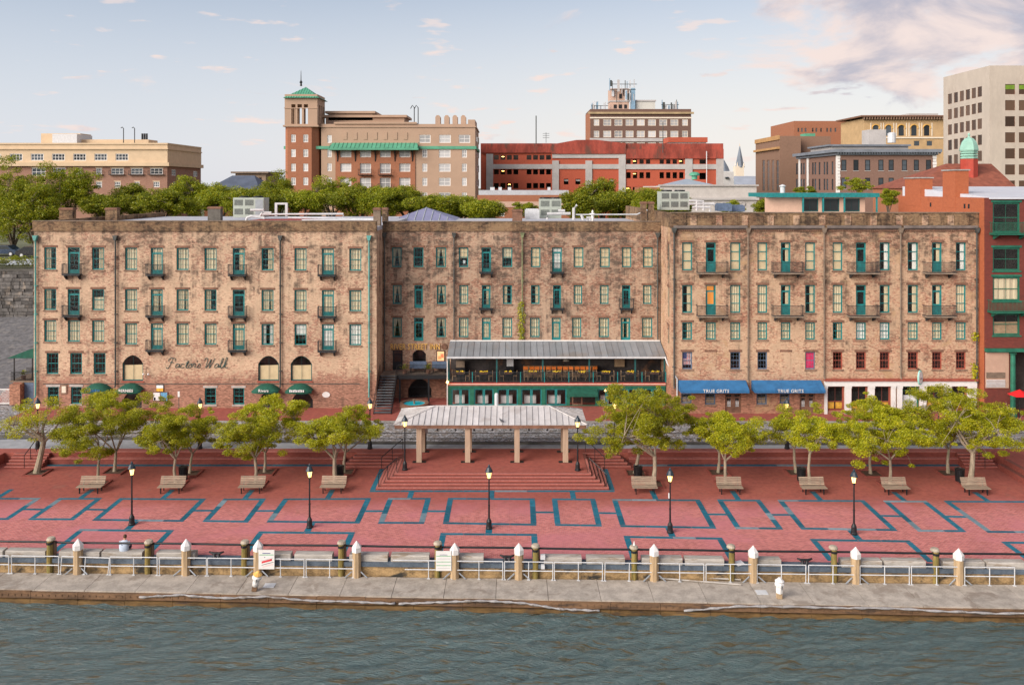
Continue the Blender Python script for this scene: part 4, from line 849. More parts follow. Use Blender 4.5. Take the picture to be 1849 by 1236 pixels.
MB().box(xm0, xm1 + 0.02, YM - 0.12, YM + 0.3, zm, zm + 0.12).box(xm0, xm1 + 0.02, YM - 0.06, YM + 0.35, zm + 0.12, z1).build('parapet', M['parapet'], MBd)
MB().box(xm0, xm1 + 0.02, YM - 0.10, YM + 0.40, z1, z1 + 0.07).build('coping', M['cap'], MBd)
MB().box(xm0, xm1, YM + 0.36, 103.8, zm - 0.3, zm + 0.30).build('roof', M['roof_m'], MBd)
for (r, d, cu, row, a) in plan:
    x0, x1, za, zb = r
    if d:
        window(MBd, x0, x1, za, zb, YM, nx=2, nz=6, meet=(), door=0.14, curtain=cu, cmat='curtain_w' if cu == 'board' else 'curtain', sill=False)
        if (row == 0) or (row == 1 and a > 800): balcony(MBd, (x0 + x1) / 2, za - 0.02, 1.3, YM, d=0.5)
    elif cu in ('papers', 'paperup'):
        w = window(MBd, x0, x1, za, zb, YM, nx=2, nz=4, curtain='board' if cu == 'papers' else 'blind', cmat='curtain_b')
        mb = MB()
        for k in range(2 if cu == 'papers' else 1):
            zz = (zb - za) * R.uniform(0.15, 0.7); xx = (x1 - x0) * R.uniform(0.3, 0.45); mb.box(xx, xx + 0.22, 0.24, 0.245, zz, zz + 0.3)
        s = bpy.data.objects.new('taped_sheet', mb.mesh('taped_sheet')); s.data.materials.append(M['paper']); COL.objects.link(s); s.parent = w
    else: window(MBd, x0, x1, za, zb, YM, nx=3 if row != 1 else 2, nz=4, curtain=cu)
for px, m_, y1_ in ((694.5, 'pipe_d', 735), (820, 'pipe_d', 612), (943, 'pipe_g', 610), (1187, 'pipe_d', 612)): downpipe(MBd, px, 420, y1_, YM, M[m_], 0.065)
chimney(MBd, 690, 699.5, 375, 394, 86); chimney(MBd, 925, 943, 378, 397, 84, d=1.0, mat=M['lintel']); chimney(MBd, 1158, 1167.5, 364, 400, 83, mat=M['parapet']); chimney(MBd, 1171, 1181, 364, 400, 83, mat=M['parapet'])
# entrance: door, arched window, gate, raised landing with stairs
x0, x1, za, zb = dg; window(MBd, x0, x1, za, zb, YM, nx=2, nz=3, meet=(), door=0.42, mat=M['black'], sill=False, name='entrance_door')
x0, x1, za, zb = wg; window(MBd, x0, x1, za, zb, YM, nx=2, nz=1, meet=(), arch=0.4, lintel=False, mat=M['black'])
mb = MB(); x0, x1, za, zb = ga
for i in range(22): x = x0 + (x1 - x0) * (i + 0.5) / 22; mb.box(x - 0.012, x + 0.012, YM + 0.12, YM + 0.15, za, zb - 0.05)
for z in (za + 0.1, za + 1.0, zb - 0.9): mb.box(x0, x1, YM + 0.11, YM + 0.16, z, z + 0.05)
mb.build('iron_gate', M['black'], MBd)
ld = thing('entrance_landing', (UM(735), YM - 1.3, ZS), 'raised black landing with a long flight of dark steps at the recessed entrance', 'stairs')
zl = VM(669); xa, xb = UM(692), UM(808)
MB().box(xa, xb, YM - 1.9, YM - 0.01, zl - 0.22, zl).build('deck', M['cap'], ld)
MB().box(xa + 1.6, xb, YM - 1.92, YM - 1.86, zl - 0.36, zl + 0.02).build('fascia', M['black'], ld)
for x in (xa + 1.75, xb - 1.7): MB().box(x, x + 0.16, YM - 1.85, YM - 1.7, ZS, zl - 0.22).build('deck_post', M['black'], ld)
y_top, n = YM - 1.92, 14
for k in range(n):
    z = ZS + (zl - ZS) * k / n; y = y_top - 0.27 * (n - k)
    MB().box(xa + 0.05, xa + 1.55, y, y + 0.29, z + 0.12, z + 0.17).build('tread', plain('slate_tread', (0.10, 0.11, 0.12), 0.6, 0.3, 3), ld)
for x in (xa, xa + 1.56): MB().prismx([(y_top - 0.27 * n, ZS), (y_top - 0.27 * n + 0.3, ZS), (y_top + 0.05, zl - 0.2), (y_top + 0.05, zl)], x, x + 0.05).build('stringer', M['black'], ld)
for x in (xa, xa + 1.58):
    mb = MB().tube([(x, y_top - 0.27 * n, ZS + 1.0), (x, y_top, zl + 1.0)], 0.025, 5)
    for k in range(0, n + 1, 2): y = y_top - 0.27 * (n - k); z = ZS + (zl - ZS) * k / n; mb.tube([(x, y, z), (x, y, z + 1.0)], 0.018, 4)
    mb.build('stair_rail', M['black'], ld)
mb = MB()
for z in (0.95, 0.1): mb.tube([(xa + 1.6, YM - 1.85, zl + z), (xb, YM - 1.85, zl + z)], 0.022, 5)
for i in range(42): x = xa + 1.6 + (xb - xa - 1.6) * i / 41; mb.box(x - 0.01, x + 0.01, YM - 1.86, YM - 1.84, zl, zl + 0.95)
mb.build('landing_rail', M['black'], ld)
for k, (p0, p1) in enumerate(((741, 771), (781, 807))):
    t = thing('bench', (UM((p0 + p1) / 2), YM - 0.6, zl), 'slate blue bench on the entrance landing %s' % ('below the arched window' if k == 0 else 'below the lit poster'), 'bench', 'benches on the landing')
    x0, x1 = UM(p0), UM(p1)
    MB().box(x0, x1, YM - 0.95, YM - 0.45, zl + 0.42, zl + 0.48).build('seat', M['blueframe'], t); MB().box(x0, x1, YM - 0.46, YM - 0.40, zl + 0.48, zl + 1.0).build('backrest', M['blueframe'], t)
    for x in (x0 + 0.1, x1 - 0.16): MB().box(x, x + 0.06, YM - 0.9, YM - 0.45, zl, zl + 0.42).build('leg', M['black'], t)
def potted(x, y, z, h, label, group='potted plants'):
    t = thing('potted_plant', (x, y, z), label, 'plant', group); MB().lathe([(0.16, 0), (0.22, 0.35), (0.24, 0.38)], (x, y, z), 10).build('pot', M['lintel'], t)
    mb = MB()
    for k in range(70):
        a, e, l = R.uniform(0, 6.28), R.uniform(0.3, 1.4), R.uniform(0.3, 1) * h; d = Vector((math.cos(a) * math.cos(e), math.sin(a) * math.cos(e), math.sin(e))); p = Vector((x, y, z + 0.36)) + d * l; s = d.cross(Vector((0, 0, 1))).normalized() * 0.05
        mb.quad(p - s, p + d * 0.13 - s * 0.3, p + d * 0.16 + s * 0.3, p + s)
    mb.build('foliage', M['leaf_bg'], t)
potted(UM(734), YM - 1.5, zl, 0.6, 'potted plant on the landing beside the entrance door'); potted(UM(776), YM - 1.5, zl, 0.6, 'potted plant on the landing between the two blue benches')
text('RIVER STREET INN', UM(750), YM - 0.08, VM(630.5), 0.80, M['gold'], 'wall_lettering', 'raised gilt capitals on dark brick above the entrance landing', ext=0.03, off=0.004, stretch=0.68)
x, z = UM(802.5), VM(625.5); mb = MB(); mb.tf = Matrix.Translation((x, YM - 0.003, z)) @ Matrix.Rotation(math.radians(90), 4, 'X'); mb.lathe([(0.30, 0), (0.30, 0.06), (0.20, 0.07), (0.20, 0.03)], n=20)
tag(mb.build('round_medallion', M['lintel']), 'round terracotta medallion at the end of the gilt lettering', 'sign')
board(788, 803.5, 632.5, 652, YM, [(0.1, 0.9, 0.07, 0.93, emit('lit_poster', (0.85, 0.42, 0.2), 0.7)), (0.2, 0.6, 0.2, 0.5, M['paper']), (0.5, 0.85, 0.35, 0.7, pr)], 'lit poster case on dark brick under the gilt lettering', name='poster_case', frame=M['black'])
ft = thing('fountain', (U(748, 77.0), 77.0, ZS), 'round brick fountain basin with bright turquoise water by the entrance', 'fountain')
fx, fy = U(748, 76.0), 76.0
MB().lathe([(1.33, 0), (1.33, 0.48), (1.02, 0.48), (1.02, 0.3)], (fx, fy, ZS), 24).build('basin', M['lintel'], ft)
MB().lathe([(1.02, 0.36), (0.02, 0.361)], (fx, fy, ZS), 24).build('pool', plain('turquoise_pool', (0.02, 0.50, 0.60), 0.08, 0.1, 3), ft)
MB().lathe([(0.10, 0.3), (0.07, 0.7), (0.2, 0.75), (0.02, 0.8)], (fx, fy, ZS), 10).build('spout', M['cap'], ft)
# ------------------------------------------------------------- two-storey porch with restaurant
YP = 76.6
PO = thing('restaurant_porch', (U(1005, YP), YP, ZS), 'two-storey restaurant porch with zinc lean-to roof and green shopfront', 'porch')
px0, px1 = U(809, YP), xm1 - 0.02; zE, zB, zF0, zF1 = V(643, YP), VM(616.5), V(698.5, YP), V(690, YP)
n = 34
for i in range(n):                                         # zinc sheets with raised seams
    a = px0 - 0.05 + (px1 - px0 + 0.05) * i / n; b = px0 - 0.05 + (px1 - px0 + 0.05) * (i + 1) / n; mb = MB()
    ya, yb = YP - 0.25, YM - 0.005
    mb.add([(a, ya, zE), (b - 0.012, ya, zE), (b - 0.012, yb, zB), (a, yb, zB), (a, ya, zE + 0.03), (b - 0.012, ya, zE + 0.03), (b - 0.012, yb, zB + 0.03), (a, yb, zB + 0.03)], [(0, 3, 2, 1), (4, 5, 6, 7), (0, 1, 5, 4), (1, 2, 6, 5), (2, 3, 7, 6), (3, 0, 4, 7)])
    mb.add([(b - 0.03, ya, zE + 0.03), (b - 0.012, ya, zE + 0.03), (b - 0.012, yb, zB + 0.03), (b - 0.03, yb, zB + 0.03), (b - 0.03, ya, zE + 0.075), (b - 0.012, ya, zE + 0.075), (b - 0.012, yb, zB + 0.075), (b - 0.03, yb, zB + 0.075)], [(0, 1, 5, 4), (1, 2, 6, 5), (3, 0, 4, 7), (4, 5, 6, 7)])
    mb.build('roof_sheet', M['zinc'], PO)
MB().box(px0 - 0.1, px1, YP - 0.40, YP - 0.26, zE - 0.12, zE + 0.02).build('gutter', M['whiterail'], PO)
MB().box(px0, px1, YM - 0.12, YM - 0.004, zB + 0.04, zB + 0.16).build('flashing', M['white'], PO)
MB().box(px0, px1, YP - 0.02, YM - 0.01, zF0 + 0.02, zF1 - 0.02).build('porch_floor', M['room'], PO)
MB().box(px0 - 0.02, px1, YP - 0.10, YP - 0.022, zF0 + 0.16, zF1).build('fascia', M['red'], PO)
MB().box(px0 - 0.03, px1, YP - 0.13, YP - 0.101, zF0 + 0.26, zF0 + 0.32).build('fascia_moulding', M['cream'], PO)
MB().box(px0 - 0.02, px1, YP - 0.06, YP - 0.012, zF0 + 0.0, zF0 + 0.155).build('lower_fascia', M['restgreen'], PO)
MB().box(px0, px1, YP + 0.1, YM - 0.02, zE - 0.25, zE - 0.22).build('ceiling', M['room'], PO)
posts = [810.5, 897, 980, 1064, 1147, 1200]
for p in posts: MB().box(U(p, YP) - 0.07, U(p, YP) + 0.07, YP - 0.02, YP + 0.12, zF1, zE - 0.1).build('post', M['teal_d'], PO)
rp = [810.5, 853, 897, 940, 983, 1027, 1071, 1115, 1159, 1202]
mb = MB(); zr = V(671.5, YP)
for z in (zr, zF1 + 0.10): mb.box(px0, px1, YP - 0.075, YP - 0.035, z - 0.03, z + 0.02)
x = px0
while x < px1: mb.box(x - 0.016, x + 0.016, YP - 0.065, YP - 0.043, zF1, zr); x += 0.12
mb.build('balustrade', M['iron'], PO)
for p in rp: MB().box(U(p, YP) - 0.04, U(p, YP) + 0.04, YP - 0.09, YP - 0.024, zF1, zr + 0.03).build('rail_post', M['teal'], PO)
MB().tube([(px0 - 0.05, YP - 0.36, zE), (px0 - 0.05, YP - 0.15, zE - 0.4), (px0 - 0.05, YP - 0.15, ZS)], 0.05, 6).build('downpipe', M['white'], PO)
xr_ = U(1213, YR); MB().tube([(px1 - 0.1, YP - 0.38, zE), (px1 + 0.05, YP - 0.6, zE - 0.5), (xr_ + 0.3, YR - 0.14, zE - 1.25), (xr_ + 0.45, YR - 0.14, zE - 1.45), (xr_ + 0.45, YR - 0.14, ZS)], 0.065, 6).build('downpipe', M['whiterail'], PO)
# ground-floor shopfront: pairs of glazed doors under segmental heads
bays = [(815, 848), (856, 891), (898, 935), (941, 978), (985, 1023), (1080, 1110), (1118, 1150), (1158, 1198)]
sh = [(U(a, YP), U(b, YP), ZS + 0.05, V(701.5, YP)) for a, b in bays] + [(U(1029, YP), U(1075, YP), ZS + 0.05, V(706, YP))]
mb = MB(); wall(mb, 'F', YP + 0.02, px0, px1, ZS, zF0 - 0.005, sh, 0.2); mb.build('shopfront', M['restgreen'], PO)
for (x0, x1, za, zb) in sh[:8]:
    m_ = (x0 + x1) / 2
    for a, b in ((x0, m_ - 0.01), (m_ + 0.01, x1)): window(PO, a, b, za, zb, YP + 0.02, fr=0.10, nx=1, nz=1, meet=(), mat=M['teal'], rec=0.05, sill=False, lintel=False, name='glazed_door')
x0, x1, za, zb = sh[8]; window(PO, x0 + 0.2, (x0 + x1) / 2, za, zb, YP + 0.02, fr=0.12, nx=1, nz=1, meet=(), mat=M['lintel'], rec=0.12, sill=False, lintel=False, name='entrance_door')
MB().box(px0 + 0.05, px1 - 0.05, YP + 1.3, YP + 1.36, ZS, zF0 - 0.1).build('inner_wall', M['room'], PO)
ax0, ax1 = U(1026, YP), U(1078, YP); MB().prismx([(YP - 0.06, zF0 - 0.12), (YP - 0.9, V(706, YP) - 0.05), (YP - 0.9, V(706, YP) - 0.30), (YP - 0.06, V(706, YP) - 0.1)], ax0, ax1).build('awning', M['awn_g'], PO)
for k in range(8):                                         # white tablecloths behind the glass
    x0, x1, za, zb = sh[k]; mb = MB().box(x0 + 0.3, x1 - 0.5, YP + 0.6, YP + 1.1, ZS + 0.1, ZS + 0.78); tag(mb.build('dining_table', M['white']), 'white-clothed table behind the %s pair of green glazed doors from the left' % 'first second third fourth fifth sixth seventh eighth'.split()[k], 'table', 'tables inside the shopfront')
for k, p in enumerate((1092, 808.5)):                      # lit lamps on the porch
    x = U(p, YP); z = V(703, YP) if k == 0 else V(688, YP); t = thing('porch_light', (x, YP - 0.35, z), 'lit bulkhead lamp on the green fascia' if k == 0 else 'bright lamp at the left corner post of the porch', 'lamp')
    MB().tube([(x, YP - 0.1, z + 0.12), (x, YP - 0.3, z + 0.14)], 0.025, 5).build('arm', M['black'], t); MB().ball((x, YP - 0.34, z), 0.085 if k == 0 else 0.12).build('bulb', M['bulb'], t)
# terrace upstairs: bar with orange stools, tables with flower pots and chairs
zf = zF1
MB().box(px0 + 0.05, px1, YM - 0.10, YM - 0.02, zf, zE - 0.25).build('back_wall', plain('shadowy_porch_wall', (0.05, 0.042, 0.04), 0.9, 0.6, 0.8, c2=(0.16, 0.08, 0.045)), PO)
tag(MB().box(U(945, 78.6), U(1078, 78.6), YM - 0.95, YM - 0.55, zf + 1.0, zf + 1.08).box(U(945, 78.6), U(1078, 78.6), YM - 0.85, YM - 0.65, zf, zf + 1.0).build('bar_counter', M['tanwood']), 'long wooden bar counter on the porch behind the orange stools', 'bar')
def stool(x, y, z, label):
    t = thing('bar_stool', (x, y, z), label, 'stool', 'orange bar stools')
    MB().box(x - 0.2, x + 0.2, y - 0.2, y + 0.2, z + 0.70, z + 0.75).build('seat', M['tanwood'], t); MB().box(x - 0.22, x + 0.22, y - 0.22, y - 0.18, z + 0.86, z + 1.16).build('backrest', M['orange'], t)
    for sx in (-1, 1):
        for sy in (-1, 1): MB().box(x + sx * 0.17 - 0.02, x + sx * 0.17 + 0.02, y + sy * 0.19 - 0.02, y + sy * 0.19 + 0.02, z, z + (0.86 if sy < 0 else 0.70)).build('leg', M['tanwood'], t)
    return t
sx_ = [949 + 10.3 * i for i in range(13)]; s0 = stool(U(sx_[0], 78.4), YM - 1.25, zf, 'orange-backed bar stool, first from the left at the bar')
for i, p in enumerate(sx_[1:]):
    c = copy_tree(s0, (U(p, 78.4), YM - 1.25 + R.uniform(-0.05, 0.05), zf)); c.rotation_euler.z = R.uniform(-0.3, 0.3); c['label'] = 'orange-backed bar stool, %s from the left at the bar' % 'second third fourth fifth sixth seventh eighth ninth tenth eleventh twelfth thirteenth'.split()[i]
def table_set(px, k):
    x = U(px, 77.3); y = YP + 0.75
    t = thing('porch_table', (x, y, zf), '%s small dark table from the left along the porch balustrade' % k, 'table', 'porch tables')
    MB().box(x - 0.38, x + 0.38, y - 0.35, y + 0.35, zf + 0.72, zf + 0.76).build('tabletop', M['tanwood'], t); MB().lathe([(0.2, 0), (0.05, 0.05), (0.05, 0.72)], (x, y, zf), 8).build('pedestal', M['black'], t)
    t = thing('flower_trough', (x, YP - 0.02, zf + 0.78), 'yellow and orange flowers, %s trough from the left along the balustrade' % k, 'flowers', 'flower troughs')
    MB().box(x - 0.32, x + 0.32, YP - 0.02, YP + 0.2, zf + 0.77, zf + 0.92).build('trough', M['lintel'], t)
    mb = MB()
    for j in range(26):
        p = (x + R.uniform(-0.36, 0.36), YP + R.uniform(-0.06, 0.2), zf + R.uniform(0.92, 1.05)); mb.ball(p, R.uniform(0.03, 0.055), n=5, m=3)
    mb.build('blossoms', M['yellow'], t)
    for s, w_ in ((-1, 'left'), (1, 'right')):
        t = thing('porch_chair', (x + s * 0.62, y, zf), 'tan wooden chair on the %s of the %s porch table' % (w_, k), 'chair', 'porch chairs'); cx_ = x + s * 0.62
        MB().box(cx_ - 0.2, cx_ + 0.2, y - 0.2, y + 0.2, zf + 0.42, zf + 0.46).build('seat', M['tanwood'], t); MB().box(cx_ + s * 0.18 - 0.02, cx_ + s * 0.18 + 0.02, y - 0.2, y + 0.2, zf + 0.46, zf + 0.92).build('backrest', M['tanwood'], t)
        for ax in (-1, 1):
            for ay in (-1, 1): MB().box(cx_ + ax * 0.17 - 0.02, cx_ + ax * 0.17 + 0.02, y + ay * 0.17 - 0.02, y + ay * 0.17 + 0.02, zf, zf + 0.42).build('leg', M['tanwood'], t)
for px, k in zip((832, 874, 918, 962, 1005, 1049, 1093, 1137, 1181), 'first second third fourth fifth sixth seventh eighth ninth'.split()): table_set(px, k)
for px, w_, h_, lab in ((831, 0.9, 1.5, 'dark service cabinet at the left end of the porch'), (921, 0.75, 1.7, 'white and grey serving station on the porch beside the bar')):
    x = U(px, 78.6); t = thing('service_station', (x, 78.9, zf), lab, 'cabinet'); MB().box(x - w_ / 2, x + w_ / 2, 78.7, 79.2, zf, zf + h_ * 0.6).build('cabinet', M['black'], t); MB().box(x - w_ / 2 + 0.05, x + w_ / 2 - 0.05, 78.75, 79.1, zf + h_ * 0.6, zf + h_).build('shelf_unit', M['paper'] if px > 900 else M['cap'], t)
tag(MB().box(U(1110, 79), U(1128, 79), YM - 0.4, YM - 0.12, zf + 0.9, zf + 2.0).build('shelf_rack', M['tanwood']), 'tan shelf rack against the porch back wall', 'rack')
x = U(1076, 79); MB_ = None
x = U(1022, 78.5); t = thing('pendant_lamp', (x, 78.5, zE - 0.25), 'pale hanging lamp over the bar counter', 'lamp'); MB().tube([(x, 78.5, zE - 0.24), (x, 78.5, zf + 1.75)], 0.012, 4).build('cord', M['black'], t); MB().lathe([(0.32, 0), (0.28, 0.05), (0.06, 0.16)], (x, 78.5, zf + 1.6), 12).build('shade', M['cream'], t)
# ------------------------------------------------------------- the right-hand warehouse with four bays
UR = lambda p: U(p, YR); VR = lambda p: V(p, YR)
RB = thing('brick_warehouse', (UR(1490), YR, ZS), 'tan brick warehouse in four bays with wide iron balconies and blue awnings', 'building')
xr0, xr1, zr_ = UR(1213), UR(1767), VR(412)
bayx = [((1231.8, 1250), (1274.5, 1292.7), (1318.6, 1337)), ((1367.8, 1385.6), (1410, 1427.7), (1454, 1472)), ((1503.7, 1521.5), (1545.6, 1564), (1588.4, 1606.8)), ((1639, 1658), (1683, 1701), (1726, 1744.4))]
holes = []; plan = []
kind1 = ['board', None, 'board', 'board', None, 'board', 'board', None, 'right', 'right', None, 'right']; kind2 = ['right', 'lit', 'full', 'full', None, 'right', 'full', None, 'right', 'right', None, 'full']; kind3 = ['right', 'full', 'full', 'full', 'full', 'full', 'right', 'full', 'full', 'full', 'full', 'full']
for b in range(4):
    for k in range(3):
        a0, a1 = bayx[b][k]; i = 3 * b + k
        for row, (y0, y1, yd) in enumerate(((437.7, 488, 491), (514.4, 564.6, 568.5), (581.8, 613, 613), (635, 666.5, 666.5))):
            if row == 3 and k == 1 and b < 2: continue
            d = k == 1 and row < 2; r = rect(a0, a1, y0, yd if d else y1, YR); holes.append(r); plan.append((r, d, (kind1, kind2, kind3, [None] * 12)[row][i], row, b, k))
gr = [(1230, 1249, 710, 728), (1273, 1292, 710, 730), (1366, 1385, 710, 730), (1408, 1426, 710, 728)]; gd = [(1309.5, 1338.6, 710, 745), (1444, 1472, 710, 745)]
for a_ in gr + gd: holes.append(rect(*a_, YR))
sf = [(1493.5, 1524), (1536.6, 1566), (1578.6, 1608), (1628.5, 1659.6), (1672, 1703), (1717, 1745.7)]
for a, b in sf: holes.append(rect(a, b, 696, 741, YR))
mb = MB(); wall(mb, 'F', YR, xr0, xr1, 0.2, zr_, holes, 0.30); zt2 = VR(384.5)
sideh = [(75.2, 76.0, V(495, 76), V(440, 76)), (75.2, 76.0, V(570, 76), V(517, 76)), (75.2, 76.0, V(618, 76), V(586, 76))]
wall(mb, 'S', xr0, YR, 104, 0.2, zr_, sideh, 0.2, -1); mb.quad((xr1, YR, 0.2), (xr1, 104, 0.2), (xr1, 104, zr_), (xr1, YR, zr_))
mb.build('wall', M['wall_r'], RB)
for h in sideh: window(RB, h[0], h[1], h[2], h[3], xr0, 'S', -1, nx=2, nz=4, sill=False)
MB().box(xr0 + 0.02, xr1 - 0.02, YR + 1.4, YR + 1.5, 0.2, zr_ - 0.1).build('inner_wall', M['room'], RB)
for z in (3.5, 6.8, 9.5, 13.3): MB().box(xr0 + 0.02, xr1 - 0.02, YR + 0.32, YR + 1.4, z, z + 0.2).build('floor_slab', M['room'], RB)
mb = MB().box(xr0 - 0.02, xr1 + 0.02, YR - 0.05, YR + 0.4, zr_, zt2); mb.box(xr0 - 0.02, xr0 + 0.35, YR + 0.4, 103.9, zr_, zt2 - 0.02)
mb.build('parapet', M['parapet'], RB)
for i in range(23):                                        # recessed-panel frieze of the parapet
    x = xr0 + 0.5 + i * (xr1 - xr0 - 1.0) / 23; MB().box(x, x + (0.55 if i % 2 else 0.75), YR - 0.11, YR - 0.052, zr_ + 0.28, zt2 - 0.22).build('parapet_panel', M['wall_r'] if i % 2 else M['parapet'], RB)
MB().box(xr0 - 0.06, xr1 + 0.05, YR - 0.12, YR + 0.45, zt2, zt2 + 0.07).build('coping', M['cap'], RB)
for b in range(4):
    x0 = xr0 + 0.15 + b * (xr1 - xr0) / 4; x1 = x0 + (xr1 - xr0) / 4 - 0.3
    MB().prismx([(YR - 0.003, zr_ - 0.14), (YR - 0.22, zr_ + 0.02), (YR - 0.26, zr_ + 0.20), (YR - 0.055, zr_ + 0.24)], x0, x1).build('cornice', plain('grey_tin_gutter', (0.20, 0.17, 0.155), 0.7, 0.25, 1.5), RB)
    mb = MB(); n = 34
    for i in range(n): x = x0 + (x1 - x0) * (i + 0.25) / n; mb.box(x, x + (x1 - x0) / n * 0.5, YR - 0.13, YR - 0.004, zr_ - 0.27, zr_ - 0.15)
    mb.build('dentil_course', M['lintel'], RB)
MB().box(xr0 + 0.35, xr1 - 0.02, YR + 0.41, 103.8, zr_ - 0.3, zr_ + 0.5).build('roof', M['roof_m'], RB)
MB().box(UR(1205) + 1.4, UR(1300), 80, 88, zr_ + 0.51, zr_ + 0.75).build('roof_plinth', M['roof_red'], RB)
for (r, d, cu, row, b, k) in plan:
    x0, x1, za, zb = r
    if d:
        o = window(RB, x0, x1, za, zb, YR, nx=1, nz=1, meet=(), door=0.36, curtain=None if cu == 'lit' else ('right' if b % 2 else None), sill=False)
        if cu == 'lit': s = bpy.data.objects.new('lit_room', MB().box(0.0, x1 - x0, 0.9, 0.92, 0.1, zb - za).mesh('lit_room')); s.data.materials.append(M['glow']); COL.objects.link(s); s.parent = o
        balcony(RB, (x0 + x1) / 2, za - 0.02, 2.65, YR, d=0.85, hr=0.95, pm=plain('balcony_slab', (0.26, 0.20, 0.15), 0.9, 0.3, 2))
    elif row < 2:
        o = window(RB, x0, x1, za, zb, YR, nx=1, nz=3, meet=(0.34, 0.67), curtain=cu, cmat='curtain_b' if cu == 'board' else ('curtain_w' if row == 0 else 'curtain'))
        if cu == 'board':
            mb = MB(); w_ = x1 - x0
            for zz in (0.17, 0.5, 0.83): mb.box(w_ * 0.3, w_ * 0.7, 0.24, 0.246, (zb - za) * zz - 0.16, (zb - za) * zz + 0.16)
            s = bpy.data.objects.new('taped_sheet', mb.mesh('taped_sheet')); s.data.materials.append(M['paper']); COL.objects.link(s); s.parent = o
    elif row == 2: window(RB, x0, x1, za, zb, YR, nx=3, nz=4, curtain=cu, cmat='curtain_w' if (b == 2 and k > 0) else 'curtain')
    else:
        o = window(RB, x0, x1, za, zb, YR, nx=3, nz=4, mat=M['redframe'] if b > 1 else M['blueframe'])
        if b == 0 and k == 0:                              # striped flag hung inside
            mb = MB(); w_, h_ = x1 - x0, zb - za
            for j in range(7): mb.box(w_ * (0.12 + 0.11 * j), w_ * (0.175 + 0.11 * j), 0.22, 0.226, h_ * 0.25, h_ * 0.97)
            s = bpy.data.objects.new('flag_stripes', mb.mesh('flag_stripes')); s.data.materials.append(pr); COL.objects.link(s); s.parent = o
            mb = MB().box(w_ * 0.1, w_ * 0.9, 0.228, 0.234, h_ * 0.25, h_ * 0.97); s = bpy.data.objects.new('flag_field', mb.mesh('flag_field')); s.data.materials.append(M['paper']); COL.objects.link(s); s.parent = o
            mb = MB().box(w_ * 0.1, w_ * 0.5, 0.205, 0.211, h_ * 0.60, h_ * 0.97); s = bpy.data.objects.new('flag_canton', mb.mesh('flag_canton')); s.data.materials.append(pn); COL.objects.link(s); s.parent = o
        if b == 1 and k == 2:
            mb = MB().box(0.09, x1 - x0 - 0.09, 0.13, 0.135, 0.09, zb - za - 0.09); s = bpy.data.objects.new('red_poster', mb.mesh('red_poster')); s.data.materials.append(plain('crimson_print', (0.50, 0.03, 0.10), 0.5, 0.3, 3)); COL.objects.link(s); s.parent = o
for b in range(2):                                         # bricked-up windows, slightly recessed panels with a lintel
    a0, a1 = bayx[b][1]; x0, x1, za, zb = rect(a0, a1, 635, 668, YR); MB().box(x0, x1, YR - 0.025, YR + 0.05, za, zb).build('blocked_window', M['wall_r'], RB); MB().box(x0 - 0.1, x1 + 0.1, YR - 0.04, YR - 0.003, zb, zb + 0.18).build('lintel', M['lintel'], RB)
for px, y1_ in ((1216.5, 700), (1350, 690), (1487, 684), (1625, 684), (1762, 690)): downpipe(RB, px, 411, y1_, YR, M['pipe_d'] if px in (1216.5, 1762) else M['cap'], 0.07)
for a_ in gr: x0, x1, za, zb = rect(*a_, YR); window(RB, x0, x1, za, zb, YR, nx=2, nz=4, mat=M['blueframe'], curtain='low', cmat='tanwood', lintel=False)
for a_ in gd:
    x0, x1, za, zb = rect(*a_, YR); m_ = (x0 + x1) / 2
    for a, b in ((x0, m_ - 0.01), (m_ + 0.01, x1)): window(RB, a, b, za, zb, YR, fr=0.12, nx=2, nz=5, meet=(), door=0.3, mat=M['lintel'], sill=False, lintel=False, curtain='low', cmat='paper', name='shop_door')
for i, (a, b) in enumerate(((1224.7, 1355.5), (1353.5, 1491))):
    x0, x1 = UR(a) + (0.02 if i else 0), U(b, YR - 1.2) - (0.1 if i == 0 else 0); z1, z0 = VR(686), V(709.5, YR - 1.2); za = V(704.8, YR - 1.2)
    if i: x0 = UR(1356.5)
    mb = MB().prismx([(YR - 0.01, z1), (YR - 1.2, za), (YR - 1.2, z0), (YR - 1.17, z0), (YR - 1.17, za - 0.06), (YR - 0.01, z1 - 0.06)], x0, x1)
    for x in (x0, x1): mb.add([(x, YR - 0.01, z1 - 0.03), (x, YR - 1.19, za - 0.03), (x, YR - 1.19, z0), (x, YR - 0.01, z0)], [(0, 1, 2, 3)])
    mb.build('awning', M['awn_b'], RB)
    text('TRUE GRITS', U((1293, 1427.5)[i], YR - 1.2), YR - 1.23, z0 + 0.06, 0.40, M['white'], 'awning_lettering', None, parent=RB, ext=0.008, off=0.003)
